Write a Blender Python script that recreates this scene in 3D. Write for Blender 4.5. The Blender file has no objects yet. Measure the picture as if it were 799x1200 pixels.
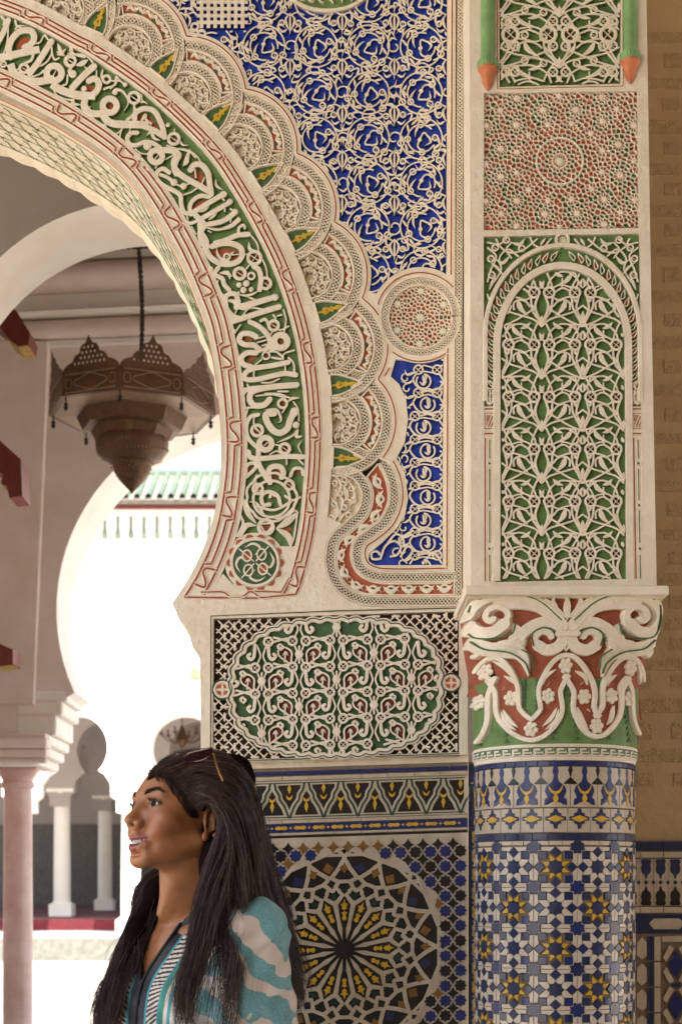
import bpy, bmesh, math, random
import numpy as np
from mathutils import Vector, Matrix
from mathutils.geometry import delaunay_2d_cdt
random.seed(7); RNG = np.random.RandomState(7)
R = math.radians
scene = bpy.context.scene
COL = scene.collection

# ---------------------------------------------------------------- camera, sky, sun, exposure
F_PX, HX, HY, ZC = 1700.0, 400.0, 1030.0, 1.45      # focal length and horizon of the photograph, eye height in metres
cam_data = bpy.data.cameras.new("camera")
cam_data.sensor_fit = 'VERTICAL'; cam_data.sensor_height = 24.0
cam_data.lens = 24.0 * F_PX / 1200.0
cam_data.shift_y = (HY - 600.0) / 1200.0
cam_data.clip_start = 0.05; cam_data.clip_end = 2000.0
cam_data.dof.use_dof = True; cam_data.dof.focus_distance = 2.78; cam_data.dof.aperture_fstop = 5.0
cam = bpy.data.objects.new("camera", cam_data); COL.objects.link(cam)
cam.location = (0, 0, ZC); cam.rotation_euler = (R(90), 0, 0)
scene.camera = cam

SUN_EL, SUN_AZ = 58.0, 14.0      # sun behind the camera, a little to its right (azimuth from -Y)
w = bpy.data.worlds.new("World"); scene.world = w; w.use_nodes = True
wn = w.node_tree; bg = wn.nodes["Background"]
sky = wn.nodes.new("ShaderNodeTexSky"); sky.sky_type = 'NISHITA'; sky.sun_disc = False
sky.sun_elevation = R(SUN_EL); sky.sun_rotation = R(180.0 + SUN_AZ * -1.0)
sky.dust_density = 6.0; sky.air_density = 1.0
wn.links.new(sky.outputs[0], bg.inputs[0]); bg.inputs[1].default_value = 0.15
sun_d = bpy.data.lights.new("sun", 'SUN'); sun_d.energy = 3.6; sun_d.angle = R(0.5); sun_d.color = (1.0, 0.93, 0.82)
sun = bpy.data.objects.new("sun", sun_d); COL.objects.link(sun)
_el, _az = R(SUN_EL), R(SUN_AZ)
_dir = Vector((math.sin(_az) * math.cos(_el), -math.cos(_az) * math.cos(_el), math.sin(_el)))   # towards the sun
sun.rotation_euler = _dir.to_track_quat('Z', 'Y').to_euler(); sun.location = (-3, -8, 12)
scene.view_settings.view_transform = 'Standard'; scene.view_settings.look = 'None'
scene.view_settings.gamma = 1.0; scene.view_settings.exposure = 2.2
scene.cycles.max_bounces = 10; scene.cycles.diffuse_bounces = 6

# ---------------------------------------------------------------- helpers: pixel of the photograph -> point on a plane standing at distance Y
def PX(px, py, Y):
    return ((px - HX) * Y / F_PX, Y, ZC + (HY - py) * Y / F_PX)
def plane_map(Y):
    """map (x, y in photograph pixels, d metres in front of the plane) -> world; the plane is vertical and real"""
    def M(x, y, d):
        x = np.asarray(x, float); y = np.asarray(y, float); d = np.asarray(d, float) + 0 * x
        return np.stack([(x - HX) * Y / F_PX, Y - d, ZC + (HY - y) * Y / F_PX], -1)
    return M

# ---------------------------------------------------------------- materials
MAT = {}
def srgb(r, g, b):
    f = lambda c: c / 12.92 if c <= 0.04045 else ((c + 0.055) / 1.055) ** 2.4
    return (f(r / 255), f(g / 255), f(b / 255), 1)
def material(name, col, rough=0.7, var=0.12, scale=25.0, bump=0.0, bscale=120.0, coat=0.0, metal=0.0, col2=None, spots=0.0, sss=0.0):
    m = bpy.data.materials.new(name); m.use_nodes = True; nt = m.node_tree; N, L = nt.nodes, nt.links
    b = N["Principled BSDF"]; b.inputs["Roughness"].default_value = rough; b.inputs["Metallic"].default_value = metal
    b.inputs["Coat Weight"].default_value = coat; b.inputs["Coat Roughness"].default_value = 0.12
    tc = N.new("ShaderNodeTexCoord"); nz = N.new("ShaderNodeTexNoise"); nz.inputs["Scale"].default_value = scale
    nz.inputs["Detail"].default_value = 6; nz.inputs["Roughness"].default_value = 0.65
    L.new(tc.outputs["Object"], nz.inputs["Vector"])
    cr = N.new("ShaderNodeValToRGB"); c = col; k = 1 - var
    c2 = col2 or (c[0] * k * 0.98, c[1] * k * 0.94, c[2] * k * 0.86, 1)
    cr.color_ramp.elements[0].position = 0.32; cr.color_ramp.elements[1].position = 0.68
    cr.color_ramp.elements[0].color = c2; cr.color_ramp.elements[1].color = c
    L.new(nz.outputs["Fac"], cr.inputs["Fac"]); out = cr.outputs["Color"]
    if spots > 0:
        n2 = N.new("ShaderNodeTexNoise"); n2.inputs["Scale"].default_value = scale * 0.22; n2.inputs["Detail"].default_value = 8
        L.new(tc.outputs["Object"], n2.inputs["Vector"])
        r2 = N.new("ShaderNodeValToRGB"); r2.color_ramp.elements[0].position = 0.52; r2.color_ramp.elements[1].position = 0.72
        r2.color_ramp.elements[0].color = (0, 0, 0, 1); r2.color_ramp.elements[1].color = (spots,) * 3 + (1,)
        L.new(n2.outputs["Fac"], r2.inputs["Fac"])
        mx = N.new("ShaderNodeMix"); mx.data_type = 'RGBA'
        mx.inputs[7].default_value = (c[0] * 0.62, c[1] * 0.5, c[2] * 0.36, 1)
        L.new(r2.outputs["Color"], mx.inputs[0]); L.new(out, mx.inputs[6]); out = mx.outputs[2]
    L.new(out, b.inputs["Base Color"])
    if sss > 0: b.inputs["Subsurface Weight"].default_value = sss; b.inputs["Subsurface Radius"].default_value = (0.6, 0.25, 0.12); b.inputs["Subsurface Scale"].default_value = 0.012
    if bump > 0:
        n3 = N.new("ShaderNodeTexNoise"); n3.inputs["Scale"].default_value = bscale; n3.inputs["Detail"].default_value = 5
        L.new(tc.outputs["Object"], n3.inputs["Vector"])
        bp = N.new("ShaderNodeBump"); bp.inputs["Strength"].default_value = bump; bp.inputs["Distance"].default_value = 0.004
        L.new(n3.outputs["Fac"], bp.inputs["Height"]); L.new(bp.outputs["Normal"], b.inputs["Normal"])
    MAT[name] = m; return m
material("plaster", (0.85, 0.76, 0.605, 1), 0.85, 0.10, 14, 0.8, 70, spots=0.30)
material("plaster_carved", (0.87, 0.78, 0.625, 1), 0.85, 0.09, 30, 0.5, 180, spots=0.22)
material("green_paint", (0.165, 0.285, 0.085, 1), 0.7, 0.35, 30, 0.3, 160)
material("red_paint", (0.52, 0.13, 0.055, 1), 0.75, 0.3, 40, 0.3, 160)
material("groove_red", (0.40, 0.085, 0.035, 1), 0.8, 0.35, 60)
material("dark_red", (0.30, 0.065, 0.04, 1), 0.8, 0.3, 60)
material("groove_green", (0.035, 0.09, 0.05, 1), 0.8, 0.3, 60)
material("deep_green", (0.075, 0.165, 0.060, 1), 0.7, 0.35, 60)
material("blue_paint", (0.015, 0.058, 0.46, 1), 0.6, 0.35, 28, 0.3, 160)
material("yellow_paint", (0.70, 0.47, 0.03, 1), 0.6, 0.3, 60, 0.3, 200)
material("recess_shade", (0.075, 0.048, 0.028, 1), 0.9, 0.35, 60)  # shade of the deep carved hollows put into the ground colour
material("brick_paint", (0.40, 0.105, 0.05, 1), 0.8, 0.35, 50, 0.4, 150)
material("terracotta", (0.62, 0.20, 0.08, 1), 0.7, 0.25, 40, 0.3, 150)
material("cyl_green", (0.22, 0.40, 0.15, 1), 0.6, 0.25, 30, 0.3, 150)
material("ochre_wall", (0.50, 0.35, 0.18, 1), 0.9, 0.16, 9, 0.6, 60, spots=0.3)
material("ochre_rough", (0.47, 0.325, 0.165, 1), 0.95, 0.28, 60, 1.0, 160)
material("grout", (0.26, 0.19, 0.12, 1), 0.9, 0.3, 60)
material("tile_cream", (0.56, 0.47, 0.35, 1), 0.34, 0.22, 30, 0.2, 50, coat=0.25)
material("tile_white", (0.66, 0.57, 0.45, 1), 0.32, 0.22, 22, 0.2, 60, coat=0.25)
material("tile_blue", (0.010, 0.018, 0.085, 1), 0.30, 0.5, 30, 0.2, 60, coat=0.3, col2=(0.016, 0.028, 0.07, 1))
material("tile_blue_bright", (0.014, 0.030, 0.15, 1), 0.30, 0.4, 40, 0.2, 60, coat=0.3)
material("tile_black", (0.010, 0.010, 0.012, 1), 0.30, 0.3, 40, 0.2, 60, coat=0.3)
material("tile_green", (0.012, 0.06, 0.04, 1), 0.30, 0.4, 40, 0.2, 60, coat=0.3)
material("tile_yellow", (0.72, 0.43, 0.035, 1), 0.30, 0.3, 50, 0.2, 60, coat=0.3)
material("tile_brown", (0.25, 0.12, 0.025, 1), 0.30, 0.35, 50, 0.2, 60, coat=0.3)

# ---------------------------------------------------------------- mesh building
BASES = {}
class MB:
    def __init__(s, side=None): s.v = []; s.f = []; s.m = []; s.n = 0; s.side = side      # side: material slot of the painted flanks of ribs
    def add(s, verts, faces, mi=0):
        verts = np.asarray(verts, float).reshape(-1, 3); s.v.append(verts)
        for k, f in enumerate(faces):
            s.f.append(tuple(int(i) + s.n for i in f)); s.m.append(mi if np.isscalar(mi) else mi[k])
        s.n += len(verts)
    def grid(s, P, mi=0, closed_u=False, closed_v=False):
        """P: (nu, nv, 3)"""
        nu, nv = P.shape[:2]; F = []; MI = []
        for i in range(nu if closed_u else nu - 1):
            for j in range(nv if closed_v else nv - 1):
                i2, j2 = (i + 1) % nu, (j + 1) % nv
                F.append((i * nv + j, i2 * nv + j, i2 * nv + j2, i * nv + j2)); MI.append(mi if np.isscalar(mi) else mi[j])
        s.add(P.reshape(-1, 3), F, MI)
    def box(s, x0, x1, y0, y1, z0, z1, mi=0):
        V = [(x, y, z) for x in (x0, x1) for y in (y0, y1) for z in (z0, z1)]
        s.add(V, [(0, 1, 3, 2), (4, 6, 7, 5), (0, 4, 5, 1), (2, 3, 7, 6), (0, 2, 6, 4), (1, 5, 7, 3)], mi)
    def build(s, name, mats, parent=None, smooth=True, stuff=False, angle=40):
        me = bpy.data.meshes.new(name)
        V = np.concatenate(s.v) if s.v else np.zeros((0, 3))
        base = BASES.get(parent.name, np.zeros(3)) if parent is not None else np.zeros(3)
        me.from_pydata((V - base).tolist(), [], s.f)
        if isinstance(mats, str): mats = [mats]
        for m in mats: me.materials.append(MAT[m])
        if len(mats) > 1: me.polygons.foreach_set("material_index", s.m)
        bm = bmesh.new(); bm.from_mesh(me); bmesh.ops.recalc_face_normals(bm, faces=bm.faces); bm.to_mesh(me); bm.free()
        if smooth:
            me.polygons.foreach_set("use_smooth", [True] * len(me.polygons))
            me.set_sharp_from_angle(angle=R(angle))
        o = bpy.data.objects.new(name, me); COL.objects.link(o)
        if parent is not None:
            o.parent = parent; BASES[o.name] = base
        if stuff: o["kind"] = "stuff"
        return o
class Multi:
    """every piece added becomes an object of its own"""
    def __init__(s): s.p = []
    def add(s, verts, faces, mi=0): m = MB(); m.add(verts, faces, mi); s.p.append(m)
    grid = MB.grid
    def build(s, name, mats, parent, **k): return [m.build(name, mats, parent, **k) for m in s.p]
def thing(name, label, cat, loc, group=None):
    o = bpy.data.objects.new(name, None); COL.objects.link(o); o.location = loc; o.empty_display_size = 0.1
    o["label"] = label; o["category"] = cat; BASES[o.name] = np.array(loc, float)
    if group: o["group"] = group
    return o
def tag(o, label, cat, group=None):
    o["label"] = label; o["category"] = cat
    if group: o["group"] = group
    return o
def setting(name, mb, mats, smooth=False):
    o = mb.build(name, mats, None, smooth); o["kind"] = "structure"; return o

def arr(p):
    if isinstance(p, str): p = [float(t) for t in p.replace(',', ' ').split()]
    p = np.asarray(p, float)
    return p.reshape(-1, 2)
def crom(P, step=2.0, closed=False):
    """Catmull-Rom through P, resampled about every `step`"""
    P = arr(P); n = len(P)
    if n == 2 and not closed:
        k = max(2, int(np.linalg.norm(P[1] - P[0]) / (step * 2)) + 1); t = np.linspace(0, 1, k)[:, None]
        return P[0] * (1 - t) + P[1] * t
    if closed: Q = np.vstack([P[-1], P, P[0], P[1]]); segs = n
    else: Q = np.vstack([2 * P[0] - P[1], P, 2 * P[-1] - P[-2]]); segs = n - 1
    out = []
    for i in range(segs):
        p0, p1, p2, p3 = Q[i], Q[i + 1], Q[i + 2], Q[i + 3]
        k = max(1, int(round(np.linalg.norm(p2 - p1) / step)))
        t = np.arange(k)[:, None] / k
        out.append(0.5 * ((2 * p1) + (-p0 + p2) * t + (2 * p0 - 5 * p1 + 4 * p2 - p3) * t ** 2 + (-p0 + 3 * p1 - 3 * p2 + p3) * t ** 3))
    if not closed: out.append(P[-1:])
    return np.vstack(out)
def lin(P, step=4.0, closed=False):
    P = arr(P); out = []
    Q = np.vstack([P, P[:1]]) if closed else P
    for a, b in zip(Q[:-1], Q[1:]):
        k = max(1, int(np.linalg.norm(b - a) / step)); t = np.arange(k)[:, None] / k
        out.append(a * (1 - t) + b * t)
    if not closed: out.append(P[-1:])
    return np.vstack(out)
def normals2(P, closed=False):
    if closed: T = np.roll(P, -1, 0) - np.roll(P, 1, 0)
    else: T = np.gradient(P, axis=0)
    T = T / (np.linalg.norm(T, axis=1)[:, None] + 1e-9)
    return np.stack([-T[:, 1], T[:, 0]], 1)
def offset_path(P, d, closed=False): return P + normals2(P, closed) * (np.asarray(d)[..., None] if not np.isscalar(d) else d)
def inside(poly, X, Y):
    poly = arr(poly); X = np.asarray(X, float); Y = np.asarray(Y, float); c = np.zeros(X.shape, bool)
    x0, y0 = poly[-1]
    for x1, y1 in poly:
        if y0 != y1:
            k = ((y1 > Y) != (y0 > Y)) & (X < (x0 - x1) * (Y - y1) / (y0 - y1) + x1); c ^= k
        x0, y0 = x1, y1
    return c
def clip_runs(P, clip):
    if clip is None: return [P]
    m = clip(P[:, 0], P[:, 1]) if callable(clip) else inside(clip, P[:, 0], P[:, 1])
    runs, cur = [], []
    for k, p in enumerate(P):
        if m[k]: cur.append(p)
        else:
            if len(cur) > 2: runs.append(np.array(cur))
            cur = []
    if len(cur) > 2 or (len(cur) == len(P)): runs.append(np.array(cur))
    return runs
PROF_ROUND = ([-1, -0.97, -0.74, 0.74, 0.97, 1], [0, 0.86, 1.0, 1.0, 0.86, 0])
PROF_FLAT = ([-1, -0.985, -0.88, 0.88, 0.985, 1], [0, 0.88, 1.0, 1.0, 0.88, 0])
JIT = [0]
def stroke(mb, P, w, M, h, d0=0.0, mi=0, closed=False, shape='cap', prof=None, clip=None, jit=0.0006, sm=True, step=2.0):
    """raised rib following P (pixels); w width (pixels); h height above the ground level d0 (metres)"""
    P = crom(P, step, closed) if sm else arr(P)
    prof = prof or (PROF_ROUND if w < 6 else PROF_FLAT)
    ox, oz = np.array(prof[0]), np.array(prof[1]); side = getattr(mb, 'side', None); mi = [side, mi, mi, mi, side] if side is not None and np.isscalar(mi) else mi
    runs = clip_runs(P, clip); whole = len(runs) == 1 and len(runs[0]) == len(P)
    for Q in runs:
        n = len(Q); cl = closed and whole
        s = np.concatenate([[0], np.cumsum(np.linalg.norm(np.diff(Q, axis=0), axis=1))]); Lg = s[-1] + 1e-6
        ww = np.full(n, float(w))
        if not cl:
            if shape == 'lens': ww = w * np.maximum(0.06, np.sin(np.pi * s / Lg)) ** 0.8
            elif shape == 'taper': ww = w * (1 - 0.88 * (s / Lg)) 
            elif shape == 'drop': t = s / Lg; ww = w * np.maximum(0.05, np.sqrt(np.clip(t / 0.3, 0, 1)) * np.where(t > .3, 1 - ((t - .3) / .7) ** 1.3, 1))
            elif shape == 'cap' and n > 2:
                # extend round ends
                r = w / 2; t0 = Q[0] - Q[1]; t0 /= np.linalg.norm(t0) + 1e-9; t1 = Q[-1] - Q[-2]; t1 /= np.linalg.norm(t1) + 1e-9
                a = [0.96, 0.6]; A0 = [Q[0] + t0 * r * k * 0.8 for k in a]; A1 = [Q[-1] + t1 * r * k * 0.8 for k in a[::-1]]
                Q = np.vstack([A0, Q, A1]); ww = np.concatenate([[w * .25, w * .72], ww, [w * .72, w * .25]]); n += 4
        Nn = normals2(Q, cl)
        JIT[0] += 1; hh = h + jit * (((JIT[0] * 0.618034) % 1.0) - 0.5)
        X = Q[:, None, 0] + Nn[:, None, 0] * ox[None] * ww[:, None] / 2
        Y = Q[:, None, 1] + Nn[:, None, 1] * ox[None] * ww[:, None] / 2
        D = d0 + np.broadcast_to(oz[None] * hh, X.shape)
        mb.grid(M(X, Y, D), mi, closed_u=cl)
def ring(mb, cx, cy, r, w, M, h, d0=0.0, mi=0, clip=None, rx=1.0, **k):
    n = max(10, int(2 * math.pi * r / 1.8)); a = np.arange(n) * 2 * math.pi / n
    stroke(mb, np.stack([cx + r * rx * np.cos(a), cy + r * np.sin(a)], 1), w, M, h, d0, mi, closed=True, sm=False, clip=clip, **k)
def disc(mb, cx, cy, r, M, h, d0=0.0, mi=0, n=14, rx=1.0, ang=0.0, dome=0.0):
    a = np.arange(n) * 2 * math.pi / n; V = []
    ca, sa = math.cos(ang), math.sin(ang)
    for k, z in ((1, 0), (0.97, .8), (0.8, 1.0)):
        x = r * rx * k * np.cos(a); y = r * k * np.sin(a)
        V.append(M(cx + x * ca - y * sa, cy + x * sa + y * ca, d0 + h * z + 0 * x))
    V.append(M(np.array([cx]), np.array([cy]), np.array([d0 + h + dome])))
    F = []; side = getattr(mb, 'side', None)
    for j in range(2):
        for i in range(n): F.append((j * n + i, j * n + (i + 1) % n, (j + 1) * n + (i + 1) % n, (j + 1) * n + i))
    for i in range(n): F.append((2 * n + i, 2 * n + (i + 1) % n, 3 * n))
    mb.add(np.vstack(V), F, mi if side is None else [side] * n + [mi] * (2 * n))
def flat_poly(mb, P, M, d, mi=0):
    P = arr(P); mb.add(M(P[:, 0], P[:, 1], np.full(len(P), d)), [tuple(range(len(P)))], mi)
def prism(mb, P, M, d0, d1, mi=0, cham=0.0):
    """solid piece with outline P from level d0 to d1; cham = chamfer in pixels"""
    P = arr(P); n = len(P); c = P.mean(0)
    if cham > 0:
        A = 0.5 * abs(np.dot(P[:, 0], np.roll(P[:, 1], 1)) - np.dot(P[:, 1], np.roll(P[:, 0], 1)))
        sgn = 1 if (np.dot(P[:, 0], np.roll(P[:, 1], -1)) - np.dot(P[:, 1], np.roll(P[:, 0], -1))) > 0 else -1
        e0 = P - np.roll(P, 1, 0); e1 = np.roll(P, -1, 0) - P
        e0 /= np.linalg.norm(e0, axis=1)[:, None] + 1e-9; e1 /= np.linalg.norm(e1, axis=1)[:, None] + 1e-9
        n0 = np.stack([-e0[:, 1], e0[:, 0]], 1) * sgn; n1 = np.stack([-e1[:, 1], e1[:, 0]], 1) * sgn
        b = n0 + n1; b /= np.maximum((b * b).sum(1)[:, None] / 2, 0.35)
        Q = P + b * cham
    else: Q = P
    V = [M(P[:, 0], P[:, 1], np.full(n, d0)), M(P[:, 0], P[:, 1], np.full(n, d1 - (0.0008 if cham else 0)))]
    L = 2
    if cham > 0: V.append(M(Q[:, 0], Q[:, 1], np.full(n, d1))); L = 3
    F = []
    for j in range(L - 1):
        for i in range(n): F.append((j * n + i, j * n + (i + 1) % n, (j + 1) * n + (i + 1) % n, (j + 1) * n + i))
    F.append(tuple((L - 1) * n + i for i in range(n)))
    mb.add(np.vstack(V), F, mi)
def inset(P, g):
    P = arr(P); sgn = 1 if (np.dot(P[:, 0], np.roll(P[:, 1], -1)) - np.dot(P[:, 1], np.roll(P[:, 0], -1))) > 0 else -1
    e0 = P - np.roll(P, 1, 0); e1 = np.roll(P, -1, 0) - P
    e0 /= np.linalg.norm(e0, axis=1)[:, None] + 1e-9; e1 /= np.linalg.norm(e1, axis=1)[:, None] + 1e-9
    n0 = np.stack([-e0[:, 1], e0[:, 0]], 1) * sgn; n1 = np.stack([-e1[:, 1], e1[:, 0]], 1) * sgn
    b = n0 + n1; b /= np.maximum((b * b).sum(1)[:, None] / 2, 0.3)
    return P + b * g
def triangulate(loops, keep, extra=()):
    """triangles of the plane arrangement of closed loops; keep(x, y) selects by centroid"""
    V, E = [], []
    for Lp in loops:
        n0 = len(V); V += [Vector(p) for p in arr(Lp)]; k = len(V) - n0
        E += [(n0 + i, n0 + (i + 1) % k) for i in range(k)]
    V += [Vector(p) for p in extra]
    v, e, f, *_ = delaunay_2d_cdt(V, E, [], 0, 1e-4 if not len(extra) else 1e-7)
    v = np.array([tuple(p) for p in v]); f = np.array([t for t in f if len(t) == 3])
    c = v[f].mean(1); m = keep(c[:, 0], c[:, 1])
    return v, f[m]
def plate(mb, outer, holes, M, d_face, d_back, mi=0, lip=0.0):
    """slab with openings: face at d_face, opening sides run back to d_back"""
    outer = arr(outer); holes = [arr(h) for h in holes]
    def keep(x, y):
        m = inside(outer, x, y)
        for h in holes: m &= ~inside(h, x, y)
        return m
    v, f = triangulate([outer] + holes, keep)
    mb.add(M(v[:, 0], v[:, 1], np.full(len(v), d_face)), f, mi)
    for Lp in [outer] + holes:
        A = M(Lp[:, 0], Lp[:, 1], np.full(len(Lp), d_face)); B = M(Lp[:, 0], Lp[:, 1], np.full(len(Lp), d_back)); n = len(Lp)
        mb.add(np.vstack([A, B]), [(i, (i + 1) % n, n + (i + 1) % n, n + i) for i in range(n)], mi)
def groove(mb, P, w, M, d, mi_w=0, mi_c=1, closed=False, lip=1.5, h=0.0016, clip=None, sm=True, step=3.0):
    """painted incised line: two soft plaster lips with the coloured bottom between them"""
    P = crom(P, step, closed) if sm else arr(P)
    a = w / 2
    for Q in clip_runs(P, clip):
        cl = closed and len(Q) == len(P); Nn = normals2(Q, cl)
        ox = np.array([-a - lip, -a - lip * .45, -a * 1.0, a * 1.0, a + lip * .45, a + lip]); oz = np.array([-.0004, h, .0003, .0003, h, -.0004])
        X = Q[:, None, 0] + Nn[:, None, 0] * ox[None]; Y = Q[:, None, 1] + Nn[:, None, 1] * ox[None]
        mb.grid(M(X, Y, d + oz[None] + 0 * X), [mi_w, mi_w, mi_c, mi_w, mi_w], closed_u=cl)
def lattice(mb, P, hw, M, h, d0, mi=0, period=14.0, w=1.2, closed=False, clip=None, rails=True):
    """braided net of thin ribs along P, half width hw"""
    w = 1.0; period *= 1.3; P = crom(P, 1.5, closed); s = np.concatenate([[0], np.cumsum(np.linalg.norm(np.diff(P, axis=0), axis=1))])
    Lg = s[-1]; nper = max(1, round(Lg / period)); per = Lg / nper; Nn = normals2(P, closed)
    for ph in (0, .25, .5, .75):
        q = ((s / per + ph) % 1.0); tri = np.abs(q * 2 - 1) * 2 - 1; tri = np.sin(tri * 1.35) / math.sin(1.35)
        stroke(mb, P + Nn * (tri * (hw - 0.4))[:, None], w, M, .0052, d0 + h - .0058, mi, sm=False, clip=clip, jit=0.0016, shape='none')
    if rails:
        for sg in (-1, 1): stroke(mb, P + Nn * (sg * (hw + 1.0)), 1.9, M, h + .001, d0, mi, sm=False, clip=clip, shape='none')
def eye(mb, cx, cy, r, w, M, h, d0=0.0, mi=0, bars=1, ang=0.6, clip=None, cfill=None):
    """small carved ring with a bar (or cross) over its drilled hole"""
    if clip is not None and not bool(np.all(clip_test(clip, cx, cy, r + w / 2))): return False
    ring(mb, cx, cy, r, w, M, h, d0, mi)
    for k in range(bars):
        a = ang + k * math.pi / 2; dx, dy = math.cos(a) * r, math.sin(a) * r
        stroke(mb, [cx - dx, cy - dy, cx + dx, cy + dy], 1.1, M, h * .8, d0, mi, shape='none')
    if cfill is not None: disc(mb, cx, cy, r - w * .3, M, 0.0008, d0 + .0004, cfill, n=10)
    return True
def clip_test(clip, cx, cy, r):
    a = np.arange(6) * math.pi / 3; X = cx + r * np.cos(a); Y = cy + r * np.sin(a)
    return clip(X, Y) if callable(clip) else inside(clip, X, Y)
def copies(me, name, parent, locs, rots=None, scales=None):
    for k, L in enumerate(locs):
        o = bpy.data.objects.new(name, me); COL.objects.link(o); o.parent = parent; o.location = L
        if rots is not None: o.rotation_euler = rots[k]
        if scales is not None: o.scale = scales[k]
def lathe(mb_, x, y, prof_, n=32, rot=0.0, mi=0):
    a_ = np.arange(n) * 2 * math.pi / n + rot; P = np.array([[(x + r_ * math.sin(t), y - r_ * math.cos(t), z_) for t in a_] for z_, r_ in prof_]); mb_.grid(P.transpose(1, 0, 2), mi, closed_u=True)
def tube(mb_, P, r_, n=8, mi=0):
    P = np.asarray(P, float); T = np.gradient(P, axis=0); T /= np.linalg.norm(T, axis=1)[:, None] + 1e-9; up = np.array([0.13, 0.97, 0.2]); A_ = np.cross(T, up); A_ /= np.linalg.norm(A_, axis=1)[:, None] + 1e-9; B_ = np.cross(T, A_)
    r_ = np.full(len(P), r_) if np.isscalar(r_) else np.asarray(r_); a_ = np.arange(n) * 2 * math.pi / n
    G = P[:, None] + r_[:, None, None] * (np.cos(a_)[None, :, None] * A_[:, None] + np.sin(a_)[None, :, None] * B_[:, None]); mb_.grid(G, mi, closed_v=True)
# ================================================================ THE CARVED ARCH WALL (front plane at Y = 3)
YW = 3.0
W0 = plane_map(YW)
AC = np.array([-190.0, 515.0])
E0 = arr("-190 66 -120 72 -60 86 0 108 84 152 149 203 203 287 237 365 247 403 256 460 260 520 257 570 247 620 227 668 202 708")
E1 = arr("-190 -42 -100 -36 -25 -22 40 0 100 32 119 42 180 84 237 135 270 169 292 200 322 250 349 304 371 367 382 416 388 467 390 521 387 575 381 630 368 685 358 708")
E0s, E1s = crom(E0, 3), crom(E1, 3)
def _pol(P): d = P - AC; return np.degrees(np.arctan2(d[:, 1], d[:, 0])), np.hypot(d[:, 0], d[:, 1])
_a0, _r0 = _pol(E0s); _a1, _r1 = _pol(E1s)
def band_pt(th, s):
    th = np.asarray(th, float); r = (1 - s) * np.interp(th, _a0, _r0) + s * np.interp(th, _a1, _r1)
    return np.stack([AC[0] + r * np.cos(np.radians(th)), AC[1] + r * np.sin(np.radians(th))], -1)
def band_curve(s, ylim=708.0, th0=-90.0, n=260):
    th = np.linspace(th0, 34, n); P = band_pt(th, s); k = P[:, 1] <= ylim
    P = P[k]
    return P
def arclen(P): return np.concatenate([[0], np.cumsum(np.linalg.norm(np.diff(P, axis=0), axis=1))])

arch_wall = thing("carved_arch_wall", "tall cream plaster wall carved in green, red and blue round a horseshoe arch", "wall", (0.0, 3.0, 0.0))

# --- lobes of the scalloped border
BOSSP = []
BOSS = arr("-55 -52  30 -18  116 25 192 77 257 133 315 201 356 277 387 361 405 450 411 538")
def near_E1(p):
    d = np.linalg.norm(E1s - p, axis=1); i = int(d.argmin()); t = E1s[min(i + 1, len(E1s) - 1)] - E1s[max(i - 1, 0)]; t = t / np.linalg.norm(t)
    n = np.array([t[1], -t[0]]); return E1s[i], t, n           # n points away from the opening
LOBE = []
for a, b in zip(BOSS[:-1], BOSS[1:]):
    e, t, n = near_E1((a + b) / 2); LOBE.append((e + n * 6.0, t, n))
LOBE_C = np.array([l[0] for l in LOBE])
def union_curve(Rr, th0, th1, n=420):
    th = np.radians(np.linspace(th0, th1, n)); u = np.stack([np.cos(th), np.sin(th)], 1); best = np.full(n, -1.0)
    for c in LOBE_C:
        d = c - AC; b = u @ d; disc_ = b * b - (d @ d - Rr * Rr); m = disc_ > 0
        best[m] = np.maximum(best[m], b[m] + np.sqrt(disc_[m]))
    k = best > 0
    return AC + u[k] * best[k][:, None]
z6 = lambda s, o=(370, 460), k=0.2378: arr(s) * k + np.array(o)
L1 = z6("335 335 365 390 385 450 390 520 375 580 340 640 280 690 225 730 205 790 225 860 290 900 400 910 690 906")
L2 = z6("100 388 170 390 220 424 250 480 250 540 225 600 160 660 95 720 75 800 85 890 130 965 210 1012 300 1028 500 1029 722 1026")
L3 = z6("285 400 310 450 322 520 300 600 240 670 165 725 125 800 145 890 200 950 290 968 480 966 680 960")
TH_END = math.degrees(math.atan2(537 - AC[1], 459 - AC[0]))
U_hole = union_curve(65, -86, TH_END)          # outer edge of the braided border
U_red = union_curve(67.5, -86, TH_END)
U_blue = union_curve(73, -86, TH_END)
L1o = offset_path(crom(L1, 3), -6.6)
L2o = offset_path(crom(L2, 3), 6.8)
k = E1s[:, 1] < 606
E1cut = E1s[k]
hole_scallop = np.vstack([E1cut[E1cut[:, 0] > -150], L2o[L2o[:, 1] > 612][:], [[542.5, 711]], [[542.5, 696]], L1o[::-1][L1o[::-1][:, 1] > 545], U_hole[::-1]])
# blue spandrels
RC = np.array([493.0, 371.0])
thb = np.degrees(np.arctan2(343 - AC[1], 440 - AC[0]))
Ub = U_blue[(U_blue[:, 1] < 343) & (U_blue[:, 1] > -75)]
a = np.radians(np.linspace(208, 300, 30)); arc_r = RC + 58 * np.stack([np.cos(a), np.sin(a)], 1)
blue_top = np.vstack([Ub, arc_r[(arc_r[:, 0] > 441) & (arc_r[:, 0] < 523)], [[523.3, 322], [524.5, -75]]])
blue_low = arr("464 421 500 423 520 418 519 540 519 662 439 662.5 432 657 433.5 648 448 636 465 619 475 603 478.5 584 475 555 465 537 475 517 478.5 491 476 467 468 450 458 441")
cartouche = arr("251 725 538 716 538.5 886 250 892")
GREEN_S0, GREEN_S1 = 0.235, 0.755
g0, g1 = band_curve(GREEN_S0, 690), band_curve(GREEN_S1, 672)
hole_green = np.vstack([g0, g1[::-1]])
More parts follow.
